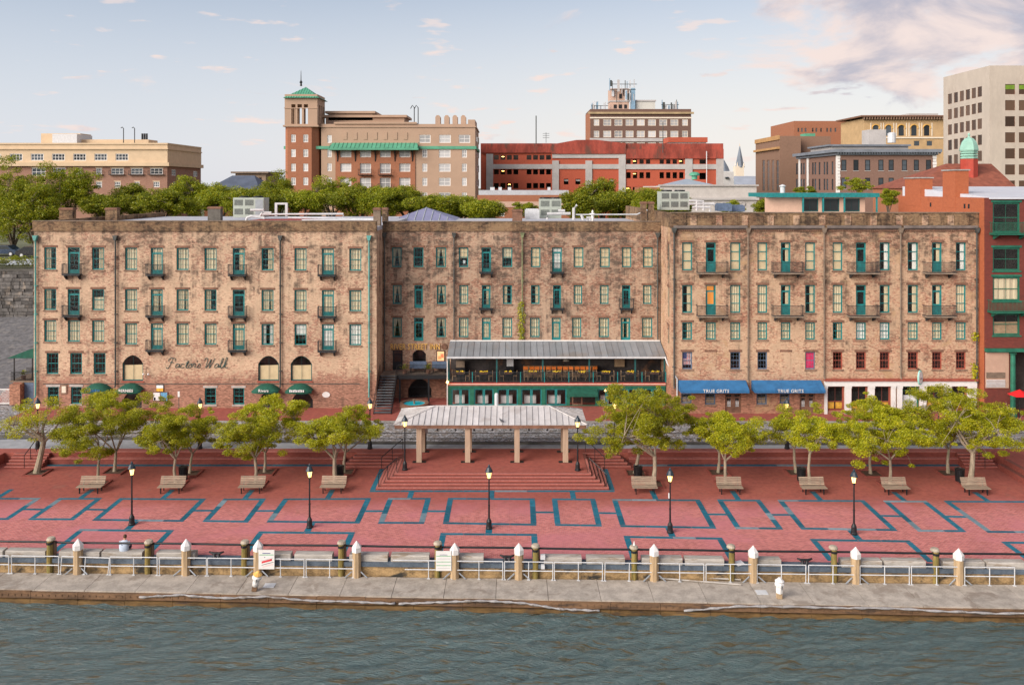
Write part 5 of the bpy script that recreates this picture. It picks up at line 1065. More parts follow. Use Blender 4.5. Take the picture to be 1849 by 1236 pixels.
# white shopfront of the two end bays
S1 = MB(); x0, x1 = UR(1487.5), UR(1762); zw = VR(696)
S1.box(x0, x1, YR - 0.22, YR - 0.004, zw, VR(686.5)); S1.build('entablature', M['white'], RB)
MB().box(x0 - 0.05, x1 + 0.05, YR - 0.34, YR - 0.004, VR(686.5), VR(682.8)).build('red_cornice', M['redframe'], RB)
for a, b in ((1488, 1493), (1524.5, 1536), (1566.5, 1578), (1608.5, 1616), (1619, 1628), (1660, 1671.5), (1703.5, 1716.5), (1746, 1761.5)):
    MB().box(UR(a), UR(b), YR - 0.16, YR - 0.004, ZS, zw - 0.002).box(UR(a) - 0.03, UR(b) + 0.03, YR - 0.20, YR - 0.161, zw - 0.18, zw - 0.004).build('pilaster', M['white'], RB)
for i, (a, b) in enumerate(sf):
    x0, x1, za, zb = rect(a, b, 696, 741, YR)
    if i == 3: window(RB, x0, x1, za, zb, YR, fr=0.14, nx=2, nz=1, meet=(0.8,), door=0.0, mat=M['restgreen'], sill=False, lintel=False, curtain='low', cmat='paper', name='shop_door')
    else:
        o = window(RB, x0, x1, za, zb, YR, fr=0.12, nx=2, nz=1, meet=(0.36,), mat=M['redframe'], sill=False, lintel=False, name='shop_window')
        mb = MB().box(0.12, (x1 - x0) * 0.46, 0.2, 0.21, 0.15, 0.72).box((x1 - x0) * 0.54, x1 - x0 - 0.12, 0.2, 0.21, 0.15, 0.72); s = bpy.data.objects.new('window_poster', mb.mesh('window_poster')); s.data.materials.append(po); COL.objects.link(s); s.parent = o
x, z = UR(1654), VR(678); t = thing('hanging_sign', (x, YR - 0.7, z), 'tilted oval hanging sign with a mint green rim above the white shopfront', 'sign')
mb = MB(); tf = Matrix.Translation((x, YR - 0.75, z)) @ Matrix.Rotation(math.radians(40), 4, 'Z') @ Matrix.Diagonal((0.62, 1, 0.95, 1)) @ Matrix.Rotation(math.radians(90), 4, 'X')
mb.tf = tf; mb.lathe([(0.68, -0.05), (0.68, 0.05)], n=24); mb.build('rim', plain('mint_rim', (0.30, 0.62, 0.55), 0.5, 0.1, 3), t)
mb = MB(); mb.tf = tf; mb.lathe([(0.55, -0.07), (0.55, 0.07)], n=24); mb.build('face', M['white'], t)
for k, m_ in enumerate((pg, pr, pn)):
    mb = MB(); mb.tf = tf; mb.box(-0.34 + 0.26 * k, -0.18 + 0.26 * k, -0.18, -0.02, 0.072, 0.078); mb.build('print', m_, t)
MB().box(x - 0.04, x + 0.04, YR - 0.75, YR - 0.004, z + 0.66, z + 0.72).build('bracket', M['black'], t)
# ------------------------------------------------------------- red brick building at the right edge
YE = 73.2
M['redbrick'] = brickwork('dark_red_brick', (0.20, 0.045, 0.032), (0.15, 0.035, 0.028), (0.12, 0.05, 0.04), stf=0.4)
EB = thing('red_brick_building', (U(1850, YE), YE, ZS), 'dark red brick building with green bay windows at the right edge', 'building')
UE = lambda p: U(p, YE); VE = lambda p: V(p, YE)
xe0, xe1 = xr1 + 0.06, UE(2060); ze = VE(357)
gE = M['restgreen']; holes = []; wins = []
for dx in (0, 104):
    for (y0, y1) in ((365.5, 420), (447, 488.5), (499.7, 543), (566, 605)): r = rect(1792.7 + dx, 1842 + dx, y0, y1, YE); holes.append(r); wins.append(r)
low_ = [rect(1830, 2060, 636, 745, YE)]
mb = MB(); wall(mb, 'F', YE, xe0, xe1, 0.2, ze, holes + low_, 0.3); mb.build('wall', M['redbrick'], EB)
M['sunlit_brick'] = brickwork('sunlit_red_brick', (0.42, 0.115, 0.045), (0.35, 0.09, 0.038), (0.34, 0.13, 0.07), stf=0.2)  # low sun on the left side, painted into the red brick's colour
MB().box(xe0 - 0.03, xe0 + 0.4, YE + 0.02, 89.4, 0.2, ze).build('side_wall', M['sunlit_brick'], EB)
for (ya_, yb_, yt_, pm_) in ((77.9, 80.2, 308, 1706), (84.6, 87.9, 322, 1641)):
    zc_ = V(yt_, ya_); o = MB().box(xe0 - 0.05, xe0 + 1.2, ya_, yb_, ze - 1, zc_).build('chimney', M['sunlit_brick'], EB); MB().box(xe0 - 0.15, xe0 + 1.3, ya_ - 0.1, yb_ + 0.1, zc_, zc_ + 0.12).build('chimney_cap', M['kerb_p'], o)
for yy in (75.5, 82.4, 76.2): MB().box(xe0 - 0.06, xe0 - 0.031, yy, yy + 0.25, ze - 1.0, ze - 0.6).build('slot', M['black'], EB)
MB().box(xe0 + 0.02, xe1, YE + 2.5, YE + 2.6, 0.2, ze - 0.1).build('inner_wall', M['room'], EB)
for i, r in enumerate(wins): window(EB, *r, YE, fr=0.14, nx=2, nz=1, meet=(0.5,), mat=gE, curtain='full' if i % 4 == 2 else ('low' if i % 4 == 3 else None), cmat='curtain' if i % 4 == 2 else 'tanwood', smat=gE, lmat=gE)
for dx in (0, 104):
    for y in (421.5, 561):
        xc = UE(1817 + dx); z = VE(y); balcony(EB, xc, z, 3.0 if y < 500 else 3.4, YE, d=0.9, hr=1.0, mat=gE)
MB().box(xe0, xe1, YE - 0.35, YE - 0.004, VE(634), VE(627.5)).build('green_cornice', gE, EB)
MB().box(xe0, xe1, YE - 0.22, YE - 0.004, VE(627.3), VE(614)).build('brick_course', M['redbrick'], EB)
MB().box(UE(1779), UE(1821), YE - 0.06, YE - 0.004, VE(700), VE(636)).build('stucco_panel', plain('pink_stucco', (0.46, 0.30, 0.22), 0.9, 0.1, 1), EB)
for (y0, y1) in ((671, 682), (684, 698)):
    mb = MB()
    for k in range(6): z = VE(y1) + (VE(y0) - VE(y1)) * k / 6; mb.box(UE(1780), UE(1814), YE - 0.11, YE - 0.062, z, z + 0.06)
    mb.build('louvre', M['cap'] if y0 < 680 else M['whiterail'], EB)
MB().lathe([(0.34, 0), (0.34, 0.4), (0.22, 0.5), (0.20, VE(640) - ZS), (0.30, VE(636) - ZS)], (UE(1826), YE - 0.25, ZS), 12).build('column', gE, EB)
MB().add([(xe0 + 0.41, YE - 0.2, ze + 0.02), (xe1, YE - 0.2, ze + 0.02), (xe1, 89.4, ze + 1.0), (xe0 + 0.41, 89.4, ze + 1.0), (xe0 + 0.41, YE - 0.2, ze - 0.12), (xe1, YE - 0.2, ze - 0.12), (xe1, 89.4, ze - 0.12), (xe0 + 0.41, 89.4, ze - 0.12)], [(0, 1, 2, 3), (5, 4, 7, 6), (4, 5, 1, 0), (5, 6, 2, 1), (6, 7, 3, 2), (7, 4, 0, 3)]).build('roof', plain('pale_metal_roof', (0.56, 0.59, 0.64), 0.4, 0.06, 0.4), EB)
t = thing('umbrella', (UE(1816), YE - 2.0, ZS), 'open red umbrella beside the green column, half hidden by an oak', 'umbrella')
x, y, z = UE(1816), YE - 2.0, V(712, YE - 2.0); mb = MB(); n = 8; mb.add([(x, y, z + 0.45)] + [(x + 0.95 * math.cos(k * math.pi / 4), y + 0.95 * math.sin(k * math.pi / 4), z - (0.06 if k % 2 else 0)) for k in range(8)], [(0, 1 + k, 1 + (k + 1) % 8) for k in range(8)]); mb.build('canopy', plain('red_canvas', (0.62, 0.012, 0.015), 0.7, 0.1, 2), t); MB().cyl((x, y, ZS), (x, y, z + 0.4), 0.03).build('pole', M['black'], t)
# ivy by the corner of the two right-hand buildings and on the green pipe
def ivy(px, y0, y1, Y, n, label, w=0.35):
    mb = MB()
    for k in range(n):
        p = W(px + R.gauss(0, 3), R.uniform(y0, y1), Y - R.uniform(0.05, 0.35)); a = R.uniform(0, 6.28); s = Vector((math.cos(a), R.uniform(-0.4, 0.4), math.sin(a))) * 0.07; u_ = Vector((-s.z, R.uniform(-0.06, 0.06), s.x))
        mb.quad(p - s, p - u_, p + s, p + u_)
    tag(mb.build('ivy', M['leaf']), label, 'ivy', kind='stuff')
ivy(1761, 600, 615, YR, 90, 'yellow leafed creeper on the pipe between tan and red buildings'); ivy(1760, 655, 690, YR, 140, 'green creeper on brick above the end of white shopfront'); ivy(941, 545, 612, YM, 260, 'green creeper climbing the stained pipe above the porch roof')
# ---------------------------------------------------------------- plaza furniture
ORD = 'first second third fourth fifth sixth seventh eighth ninth tenth eleventh twelfth'.split()
def lamp_proto(x, y, z, label, group, h=3.95):
    t = thing('street_lamp', (x, y, z), label, 'street lamp', group); s = h / 3.95
    MB().lathe([(0.20, 0), (0.20, 0.10), (0.17, 0.14), (0.155, 0.48), (0.10, 0.60), (0.075, 0.66)], (x, y, z), 12).build('base', M['black'], t)
    MB().lathe([(0.062, 0.6), (0.055, 1.4), (0.070, 1.42), (0.070, 1.48), (0.050, 1.5), (0.042, 3.0 * s), (0.075, 3.02 * s), (0.075, 3.08 * s), (0.05, 3.12 * s)], (x, y, z), 10).build('post', M['black'], t)
    b = 3.12 * s
    MB().lathe([(0.09, b), (0.10, b + 0.03), (0.16, b + 0.38), (0.155, b + 0.385)], (x, y, z), 6).build('lantern', M['lamp_lit'], t)
    mb = MB()
    for k in range(6):
        a = k * math.pi / 3; c_, s_ = math.cos(a), math.sin(a); mb.tube([(x + 0.105 * c_, y + 0.105 * s_, z + b), (x + 0.172 * c_, y + 0.172 * s_, z + b + 0.4)], 0.012, 4)
    mb.build('lantern_frame', M['black'], t)
    MB().lathe([(0.24, b + 0.38), (0.235, b + 0.41), (0.12, b + 0.66), (0.06, b + 0.70), (0.07, b + 0.76), (0.01, b + 0.84)], (x, y, z), 8).build('lantern_roof', plain('blue_black_iron', (0.02, 0.035, 0.05), 0.4, 0.2, 5), t)
    return t
fl = [(238, 947), (559, 952), (883, 954), (1210, 961), (1542, 964)]
labs = ['tall black street lamp nearest the seated person on the plaza', 'tall black street lamp on the plaza below the fourth bench from the left', 'tall black street lamp standing in front of the pavilion steps', 'tall black street lamp with a white sticker right of the pavilion steps', 'tall black street lamp on the plaza below the eighth bench']
p = G(*fl[0]); L0 = lamp_proto(p.x, p.y, 0, labs[0], 'lit lamps on the plaza')
for (a, lab) in zip(fl[1:], labs[1:]): c = copy_tree(L0, G(*a)); c['label'] = lab
p = G(1210 - 2.5, 895, 0); q_ = G(1210, 961); tag(MB().box(q_.x - 0.10, q_.x - 0.05, q_.y - 0.05, q_.y + 0.05, 2.2 - 0.1, 2.2 + 0.2).build('lamp_notice', M['paper']), 'small white notice strapped to the lamp right of the pavilion', 'notice')
for (x, y), lab in (((731, 848), 'black street lamp on the platform at the left end of the pavilion'), ((1043, 849), 'black street lamp on the platform at the right end of the pavilion')): c = copy_tree(L0, G(x, y, ZU)); c['label'] = lab
for x, lab in ((68, 'black street lamp behind the leaning half-bare oak'), (361, 'black street lamp behind the third oak crown, against red brick wall'), (668, 'black street lamp on the lane edge left of the pavilion roof'), (1110, 'black street lamp with its lantern inside the oak crown by the porch'), (1421, 'black street lamp in front of the second blue awning')):
    c = copy_tree(L0, G(x, 809.5, ZU)); c['label'] = lab; c['group'] = 'lit lamps along the lane'
# benches facing the river
def bench_proto(x, y, z, label):
    t = thing('park_bench', (x, y, z), label, 'bench', 'timber benches on the plaza'); w = 0.86
    for k in range(5): MB().box(x - w, x + w, y - 0.30 + 0.115 * k, y - 0.30 + 0.115 * k + 0.10, z + 0.42 + 0.004 * k, z + 0.455 + 0.004 * k).build('seat_slat', M['bench'], t)
    for k in range(5):
        mb = MB(); mb.tf = Matrix.Translation((x, y + 0.29 + 0.045 * k, z + 0.50 + 0.10 * k)) @ Matrix.Rotation(math.radians(-18), 4, 'X'); mb.box(-w, w, -0.015, 0.02, 0, 0.088); mb.build('back_slat', M['bench'], t)
    for sx in (-0.62, 0.62):
        MB().prismx([(y - 0.26, z), (y - 0.20, z), (y - 0.16, z + 0.41), (y + 0.26, z + 0.41), (y + 0.30, z), (y + 0.36, z), (y + 0.34, z + 0.42), (y + 0.56, z + 0.98), (y + 0.51, z + 0.99), (y + 0.27, z + 0.45), (y - 0.30, z + 0.419)], x + sx - 0.03, x + sx + 0.03).build('leg', M['black'], t)
    return t
bx_ = [163, 309, 454, 601, 1164, 1318, 1469, 1618, 1763]
p = G(bx_[0], 888.5); B0 = bench_proto(p.x, p.y, 0, 'weathered timber bench, leftmost of the row')
for i, px in enumerate(bx_[1:]):
    c = copy_tree(B0, G(px, 888.5 + 0.9 * (px > 1000) + 0.003 * (px - 1100) * (px > 1100))); c.rotation_euler.z = R.uniform(-0.03, 0.03)
    c['label'] = 'weathered timber bench, %s from the left' % ORD[i + 1] if i < 7 else 'weathered timber bench, rightmost of the row, below the widest oak'
# litter bins
def bin_proto(x, y, label):
    t = thing('litter_bin', (x, y, 0), label, 'bin', 'black slatted litter bins')
    MB().lathe([(0.24, 0.05), (0.25, 0.85)], (x, y, 0), 14).build('liner', M['black'], t)
    for k in range(18): a = k * math.pi / 9; mb = MB(); mb.tf = Matrix.Translation((x, y, 0)) @ Matrix.Rotation(a, 4, 'Z'); mb.add([(0.265, -0.03, 0.03), (0.265, 0.03, 0.03), (0.315, 0.03, 0.95), (0.315, -0.03, 0.95), (0.28, -0.03, 0.03), (0.28, 0.03, 0.03), (0.33, 0.03, 0.95), (0.33, -0.03, 0.95)], [(0, 1, 2, 3), (4, 7, 6, 5), (3, 2, 6, 7), (0, 3, 7, 4), (2, 1, 5, 6)]); mb.build('slat', M['black'], t)
    MB().lathe([(0.335, 0.93), (0.345, 0.97), (0.20, 1.0), (0.19, 0.96)], (x, y, 0), 16).build('rim', M['black'], t)
    return t
bins = [(331, 866, 'second'), (613, 865, 'fourth'), (1152, 866, 'fifth'), (1447, 869, 'seventh'), (1733, 870, 'ninth')]
p = G(*bins[0][:2]); K0 = bin_proto(p.x, p.y, 'black slatted litter bin behind the second bench from the left')
for (a, b, n_) in bins[1:]: c = copy_tree(K0, G(a, b)); c['label'] = 'black slatted litter bin behind the %s bench from the left' % n_
# ---------------------------------------------------------------- trees
def leafmesh(name, clumps, per, ls, seed, mat, parent, flat=0.7):
    """Many small rhombic leaves scattered through the clumps, as one mesh (vectorised)."""
    import numpy as np
    g = np.random.RandomState(seed); C = np.array([tuple(c) for c, r in clumps]); r = np.array([r for c, r in clumps])
    cnt = np.maximum(8, (per * (r / r.mean()) ** 1.6)).astype(int); C = np.repeat(C, cnt, 0); r = np.repeat(r, cnt); n = len(r)
    d = g.normal(size=(n, 3)); d /= np.linalg.norm(d, axis=1)[:, None]; d *= (r * g.uniform(0.15, 1, n) ** 0.6)[:, None]; d[:, 2] *= flat
    p = C + d; a = g.uniform(0, 6.283, n); e = np.sin(g.normal(0.1, 0.7, n)) * 0.9
    u = np.stack([np.cos(a), np.sin(a), e], 1); u /= np.linalg.norm(u, axis=1)[:, None]
    w = np.stack([g.normal(0, 0.8, n), g.normal(-0.3, 0.8, n), np.ones(n)], 1); v = np.cross(u, w); v /= np.linalg.norm(v, axis=1)[:, None] + 1e-9
    l = (ls * g.uniform(0.6, 1.35, n))[:, None]; u = u * l; v = v * l * 0.45
    V4 = np.stack([p - u, p + v, p + u, p - v], 1).reshape(-1, 3) - np.array(tuple(ORG[parent.name]))
    me = bpy.data.meshes.new(name); me.vertices.add(4 * n); me.vertices.foreach_set('co', V4.astype(np.float32).ravel())
    me.loops.add(4 * n); me.loops.foreach_set('vertex_index', np.arange(4 * n, dtype=np.int32))
    me.polygons.add(n); me.polygons.foreach_set('loop_start', np.arange(0, 4 * n, 4, dtype=np.int32)); me.update(calc_edges=True)
    me.materials.append(mat); return link(bpy.data.objects.new(name, me), parent, ORG[parent.name])
def oak(base, crown, label, group, seed, lean=(0, 0), nclump=60, per=75, ls=0.085, tr=0.13, forks=4, bare=0, leaf='leaf', bark='bark', fork_h=None, name='oak_tree', cl=0.62, cat='tree', hollow=0.45, flat=0.55):
    """A live oak: leaning trunk, forked limbs, twigs out to leaf clumps spread unevenly through an ellipsoid crown (centre, radii)."""
    rng = random.Random(seed); B = Vector(base); C, (rx, ry, rz) = Vector(crown[0]), crown[1]
    t = thing(name, base, label, cat, group); fh = fork_h or max(0.9, (C.z - rz - B.z) * 0.9)
    fk = B + Vector((lean[0], lean[1], fh)); mb = MB()
    mid = (B + fk) / 2 + Vector((rng.uniform(-.1, .1), rng.uniform(-.1, .1), 0)) * fh * 0.5
    mb.tube([B - Vector((0, 0, 0.1)), B + Vector((0, 0, 0.08)), mid, fk], [tr * 1.6, tr * 1.25, tr, tr * 0.9], 9)
    clumps = []; tries = 0
    while len(clumps) < nclump and tries < 4000:
        tries += 1; d = Vector((rng.gauss(0, 1), rng.gauss(0, 1), rng.gauss(0, 1))).normalized()
        k = rng.uniform(hollow, 1.0) ** 0.6 if rng.random() < 0.85 else rng.uniform(0.1, 1)
        if d.z < -0.35 and rng.random() < 0.7: continue
        wob = 1 + 0.20 * math.sin(3 * math.atan2(d.y, d.x) + seed) + 0.16 * math.sin(5 * d.z + seed * 2) + rng.uniform(-0.18, 0.14)
        p = C + Vector((d.x * rx, d.y * ry, d.z * rz)) * k * wob; clumps.append((p, cl * rng.choice((0.45, 0.6, 0.8, 1.0, 1.35))))
    limbs = []
    for i in range(forks):
        a = 2 * math.pi * (i + rng.uniform(-.3, .3)) / forks; tip = C + Vector((math.cos(a) * rx * 0.62, math.sin(a) * ry * 0.62, rng.uniform(-0.1, 0.5) * rz))
        m1 = fk + (tip - fk) * 0.4 + Vector((rng.uniform(-.25, .25), rng.uniform(-.25, .25), rng.uniform(-0.1, 0.25))); m2 = fk + (tip - fk) * 0.72 + Vector((rng.uniform(-.3, .3), rng.uniform(-.3, .3), rng.uniform(0.0, 0.3)))
        mb.tube([fk - Vector((0, 0, 0.08)), m1, m2, tip], [tr * 0.66, tr * 0.46, tr * 0.32, tr * 0.14], 6); limbs += [m1, m2, tip, (m1 + m2) / 2, (m2 + tip) / 2]
    for (c, r) in clumps:
        n_ = min(limbs, key=lambda q: (q - c).length); m_ = (n_ + c) / 2 + Vector((rng.uniform(-.15, .15), rng.uniform(-.15, .15), rng.uniform(-.05, .15)))
        if rng.random() < 0.75: mb.tube([n_, m_, c + (c - m_) * 0.3], [tr * 0.16, tr * 0.11, tr * 0.05], 4, cap=False)
    for k in range(bare):
        n_ = rng.choice(limbs); d = Vector((rng.gauss(0, 1), rng.gauss(0, 1), abs(rng.gauss(0.6, 0.6)))).normalized() * rng.uniform(0.7, 1.5) * rz * 0.55
        mb.tube([n_, n_ + d * 0.5 + Vector((rng.uniform(-.15, .15), rng.uniform(-.15, .15), 0)), n_ + d], [tr * 0.16, tr * 0.10, tr * 0.04], 4, cap=False)
    mb.build('trunk', M[bark], t)
    leafmesh('crown', clumps, per, ls, seed, M[leaf], t, flat); return t
# front row stands right behind the benches, back row in square brick pits
def pit(px, py, label, s=0.75):
    p = G(px, py); t = thing('tree_pit', (p.x, p.y, 0), label, 'tree pit', 'square brick tree pits')
    for (a, b, c, d) in ((-s, s, -s, -s + 0.12), (-s, s, s - 0.12, s), (-s, -s + 0.12, -s + 0.12, s - 0.12), (s - 0.12, s, -s + 0.12, s - 0.12)): MB().box(p.x + a, p.x + b, p.y + c, p.y + d, 0.003, 0.10).build('edging', M['steps'], t)
    MB().box(p.x - s + 0.12, p.x + s - 0.12, p.y - s + 0.12, p.y + s - 0.12, 0.002, 0.03).build('soil', M['soil'], t)
def crown_px(px0, px1, py0, py1, Y, ry=None):
    x0, x1, z0, z1 = rect(px0, px1, py0, py1, Y); return ((x0 + x1) / 2, Y, (z0 + z1) / 2), ((x1 - x0) / 2 * 1.08, ry or (x1 - x0) / 2 * 0.9, (z1 - z0) / 2 * 0.98)
TG = 'oaks on the plaza'
specs = [  # base px, crown px box, lean, options, label
 ((67, 853), (2, 122, 728, 800), (0.45, 0.1), dict(nclump=34, per=48, bare=26, tr=0.24, forks=5, fork_h=2.3), 'sparse leaning oak with bare limbs in a brick pit, leftmost on the plaza', 1),
 ((177, 871), (98, 215, 735, 832), (0.15, 0.0), dict(nclump=52, bare=8, tr=0.11, fork_h=2.2), 'slender crooked oak behind the first bench', 0),
 ((207, 851), (128, 285, 704, 812), (0.05, 0.1), dict(nclump=70, bare=4, tr=0.13), 'dense full-crowned oak in the second brick pit from the left', 1),
 ((317, 871), (254, 352, 742, 836), (-0.05, 0.1), dict(nclump=40, bare=4, tr=0.12, fork_h=1.7), 'low forked oak behind the second bench', 0),
 ((343, 854), (285, 395, 732, 815), (0.15, 0.1), dict(nclump=48, bare=2, tr=0.11), 'slim oak in the pit beside the bin of the second bench', 1),
 ((462, 872), (398, 510, 742, 838), (-0.1, 0.1), dict(nclump=48, bare=4, tr=0.13, fork_h=1.8), 'forked oak directly behind the third bench', 0),
 ((478, 852), (430, 552, 713, 815), (0.0, 0.1), dict(nclump=60, bare=3, tr=0.12), 'bushy oak in the brick pit behind the third bench', 1),
 ((605, 871), (543, 640, 750, 818), (-0.05, 0.1), dict(nclump=40, bare=3, tr=0.17, fork_h=1.7), 'wide-forked pale-trunked oak behind the fourth bench', 0),
 ((621, 852), (575, 686, 735, 812), (0.1, 0.1), dict(nclump=50, bare=2, tr=0.12), 'round oak in the pit nearest the left platform steps', 1),
 ((1180, 872), (1062, 1215, 722, 832), (0.1, 0.1), dict(nclump=70, bare=6, tr=0.18, fork_h=1.9), 'large drooping oak behind the fifth bench, beside the pavilion', 0),
 ((1147, 854), (1105, 1262, 700, 815), (0.3, 0.1), dict(nclump=76, bare=5, tr=0.15), 'tall dense oak in the pit right of the pavilion steps', 1),
 ((1310, 872), (1262, 1385, 752, 820), (0.0, 0.1), dict(nclump=46, bare=4, tr=0.13, fork_h=1.6), 'wind-swept oak with two spreading limbs behind the sixth bench', 0),
 ((1297, 853), (1252, 1352, 738, 812), (0.1, 0.1), dict(nclump=48, bare=2, tr=0.12), 'oak in the pit below the first blue awning', 1),
 ((1462, 873), (1430, 1522, 748, 818), (0.05, 0.1), dict(nclump=42, bare=3, tr=0.12, fork_h=2.1), 'small slender oak behind the seventh bench', 0),
 ((1437, 853), (1396, 1485, 735, 805), (-0.1, 0.1), dict(nclump=44, bare=3, tr=0.12), 'small forked oak in the pit below the second blue awning', 1),
 ((1607, 873), (1520, 1668, 740, 835), (0.05, 0.1), dict(nclump=60, bare=4, tr=0.12, fork_h=1.7), 'yellowish broad oak behind the eighth bench', 0),
 ((1572, 855), (1512, 1640, 714, 815), (0.0, 0.1), dict(nclump=60, bare=3, tr=0.12), 'upright oak in the pit in front of the white shopfront', 1),
 ((1752, 874), (1690, 1858, 716, 832), (0.25, 0.1), dict(nclump=78, bare=26, tr=0.21, forks=5, fork_h=2.2), 'widest oak with bare twigs behind the ninth bench', 0),
 ((1712, 854), (1632, 1775, 704, 808), (0.1, 0.1), dict(nclump=70, bare=3, tr=0.13), 'dark dense oak in the pit before the end of the white shopfront', 1)]
for i, (b, c, ln, kw, lab, hp) in enumerate(specs):
    p = G(*b)
    if hp: pit(b[0] + 1, b[1] + 0.5, 'square brick-edged soil pit, %s from the left in the back row' % ORD[sum(s[5] for s in specs[:i])])
    else: pit(b[0], b[1] + 3, 'square brick-edged soil pit behind the %s bench' % ORD[[s[0] for s in specs if not s[5]].index(b)], 0.7)
    kw = dict(kw); kw['per'] = int(kw.get('per', 100) * 4.2); kw['nclump'] = int(kw['nclump'] * 1.35); kw['tr'] *= 0.82; oak((p.x, p.y, 0.03), crown_px(*c, p.y), lab, TG, 11 + i * 7, ln, ls=0.052, cl=0.52, **kw)
# ---------------------------------------------------------------- pavilion
PV = thing('pavilion', (-1.55, 63, ZU), 'open pavilion with a weathered white seamed metal hip roof on timber posts', 'pavilion')
ya, yb, xa, xb, ze_ = 60.9, 65.2, -8.67, 5.5, 3.56; rA, rB = Vector((-5.8, 63.05, 4.36)), Vector((2.82, 63.05, 4.36))
c00, c10, c11, c01 = Vector((xa, ya, ze_)), Vector((xb, ya, ze_)), Vector((xb, yb, ze_)), Vector((xa, yb, ze_))
def hip_panels(e0, e1, r0, r1, n):
    """Metal sheets of one roof slope: strips perpendicular to the eave e0-e1, cut off by the hips."""
    e = (e1 - e0); up = ((r0 + r1) / 2 - (e0 + e1) / 2); ed = e.normalized(); up = up - ed * up.dot(ed)
    s0, s1 = (r0 - e0).dot(ed) / e.length, (r1 - e0).dot(ed) / e.length
    def top(s): return 1.0 if s0 <= s <= s1 else (s / s0 if s < s0 else (1 - s) / (1 - s1))
    nrm = ed.cross(up).normalized(); nrm = nrm if nrm.z > 0 else -nrm
    cuts = sorted({i / n for i in range(n + 1)} | ({s0, s1} if s1 - s0 > 0.01 else {s0}))
    edges = [i / n for i in range(n + 1)]
    for a, b in zip(edges, edges[1:]):
        g = 0.0005; a_, b_ = a + g, b - g; ks = [a_] + [s for s in (s0, s1) if a_ < s < b_] + [b_]
        lo = [e0 + e * s for s in ks]; hi = [e0 + e * s + up * max(0.01, top(s)) for s in ks]; mb = MB()
        pts = lo + hi[::-1]; k = len(pts); mb.add(pts + [p + nrm * 0.03 for p in pts], [tuple(range(k - 1, -1, -1)), tuple(range(k, 2 * k))] + [(i, (i + 1) % k, k + (i + 1) % k, k + i) for i in range(k)])
        p0, p1 = lo[-1], hi[-1]; w_ = ed * 0.02; mb.add([p0 - w_, p0, p1, p1 - w_, p0 - w_ + nrm * 0.08, p0 + nrm * 0.08, p1 + nrm * 0.08, p1 - w_ + nrm * 0.08], [(0, 1, 5, 4), (1, 2, 6, 5), (3, 0, 4, 7), (4, 5, 6, 7), (2, 3, 7, 6)])
        mb.build('roof_sheet', M['pavroof'], PV)
hip_panels(c00, c10, rA, rB, 32); hip_panels(c11, c01, rB, rA, 32); hip_panels(c01, c00, rA, rA, 10); hip_panels(c10, c11, rB, rB, 10)
for (p0, p1) in ((c00, rA), (c01, rA), (c10, rB), (c11, rB), (rA, rB)): MB().tube([p0 + Vector((0, 0, 0.06)), p1 + Vector((0, 0, 0.06))], 0.05, 6).build('ridge_cap', M['pavroof'], PV)
MB().box(xa + 0.05, xb - 0.05, ya + 0.02, ya + 0.12, ze_ - 0.24, ze_ - 0.01).box(xa + 0.05, xb - 0.05, yb - 0.12, yb - 0.02, ze_ - 0.24, ze_ - 0.01).box(xa + 0.05, xa + 0.15, ya + 0.12, yb - 0.12, ze_ - 0.24, ze_ - 0.01).box(xb - 0.15, xb - 0.05, ya + 0.12, yb - 0.12, ze_ - 0.24, ze_ - 0.01).build('eave_beam', M['lintel'], PV)
MB().box(xa + 0.16, xb - 0.16, ya + 0.13, yb - 0.13, ze_ - 0.10, ze_ - 0.06).build('soffit', M['tanwood'], PV)
for k, px in enumerate((757, 844.5, 933.5, 1021)):
    for y_, pz in ((61.3, 0), (63.7, 1)):
        x = U(px, 61.3); MB().box(x - 0.19, x + 0.19, y_ - 0.19, y_ + 0.19, ZU + 0.02, ze_ - 0.105).build('post', M['pavpost'], PV)
        MB().box(x - 0.5, x + 0.5, y_ - 0.22, y_ + 0.22, ZU + 0.002, ZU + 0.015).build('base_plate', M['black'], PV)
for k in range(7):
    x = U(790 + 33 * k, 61.2); MB().tube([(x, 61.05, ze_ - 0.25), (x, 61.05, ze_ - 0.32)], 0.03, 6).ball((x, 61.05, ze_ - 0.38), 0.085, n=8, m=5).build('ceiling_light', M['black'], PV)
x = U(896.5, 63.2); MB().lathe([(0.15, 4.25), (0.15, 5.25), (0.10, 5.35), (0.02, 5.37)], (x, 63.2, 0), 14).build('vent_pipe', M['whiterail'], PV, smooth=False)
def bird(x, y, z, label, rz=0.0):
    mb = MB(); mb.tf = Matrix.Translation((x, y, z)) @ Matrix.Rotation(rz, 4, 'Z'); mb.tube([(-0.22, 0, 0.10), (-0.10, 0, 0.13), (0.02, 0, 0.17), (0.10, 0, 0.22), (0.13, 0, 0.28), (0.19, 0, 0.28)], [0.02, 0.05, 0.075, 0.05, 0.04, 0.008], 7); mb.tube([(0, 0.03, 0), (0, 0.03, 0.12)], 0.008, 4); mb.tube([(0, -0.03, 0), (0, -0.03, 0.12)], 0.008, 4)
    tag(mb.build('bird', plain('grey_plumage', (0.05, 0.055, 0.065), 0.6, 0.3, 10), smooth=True), label, 'bird')
bird(U(905, 61.2), 61.2, 3.68, 'dark bird perched near the front eave of the pavilion roof', 2.6)
mt = thing('meter_box', (U(769, 64), 64.2, ZU), 'grey electric meter box on a post behind the pavilion', 'box'); x = U(769, 64.2); MB().box(x - 0.14, x + 0.14, 64.1, 64.3, ZU + 1.25, ZU + 1.95).build('case', M['whiterail'], mt); MB().cyl((x, 64.2, ZU), (x, 64.2, ZU + 1.3), 0.05).build('post', M['black'], mt)
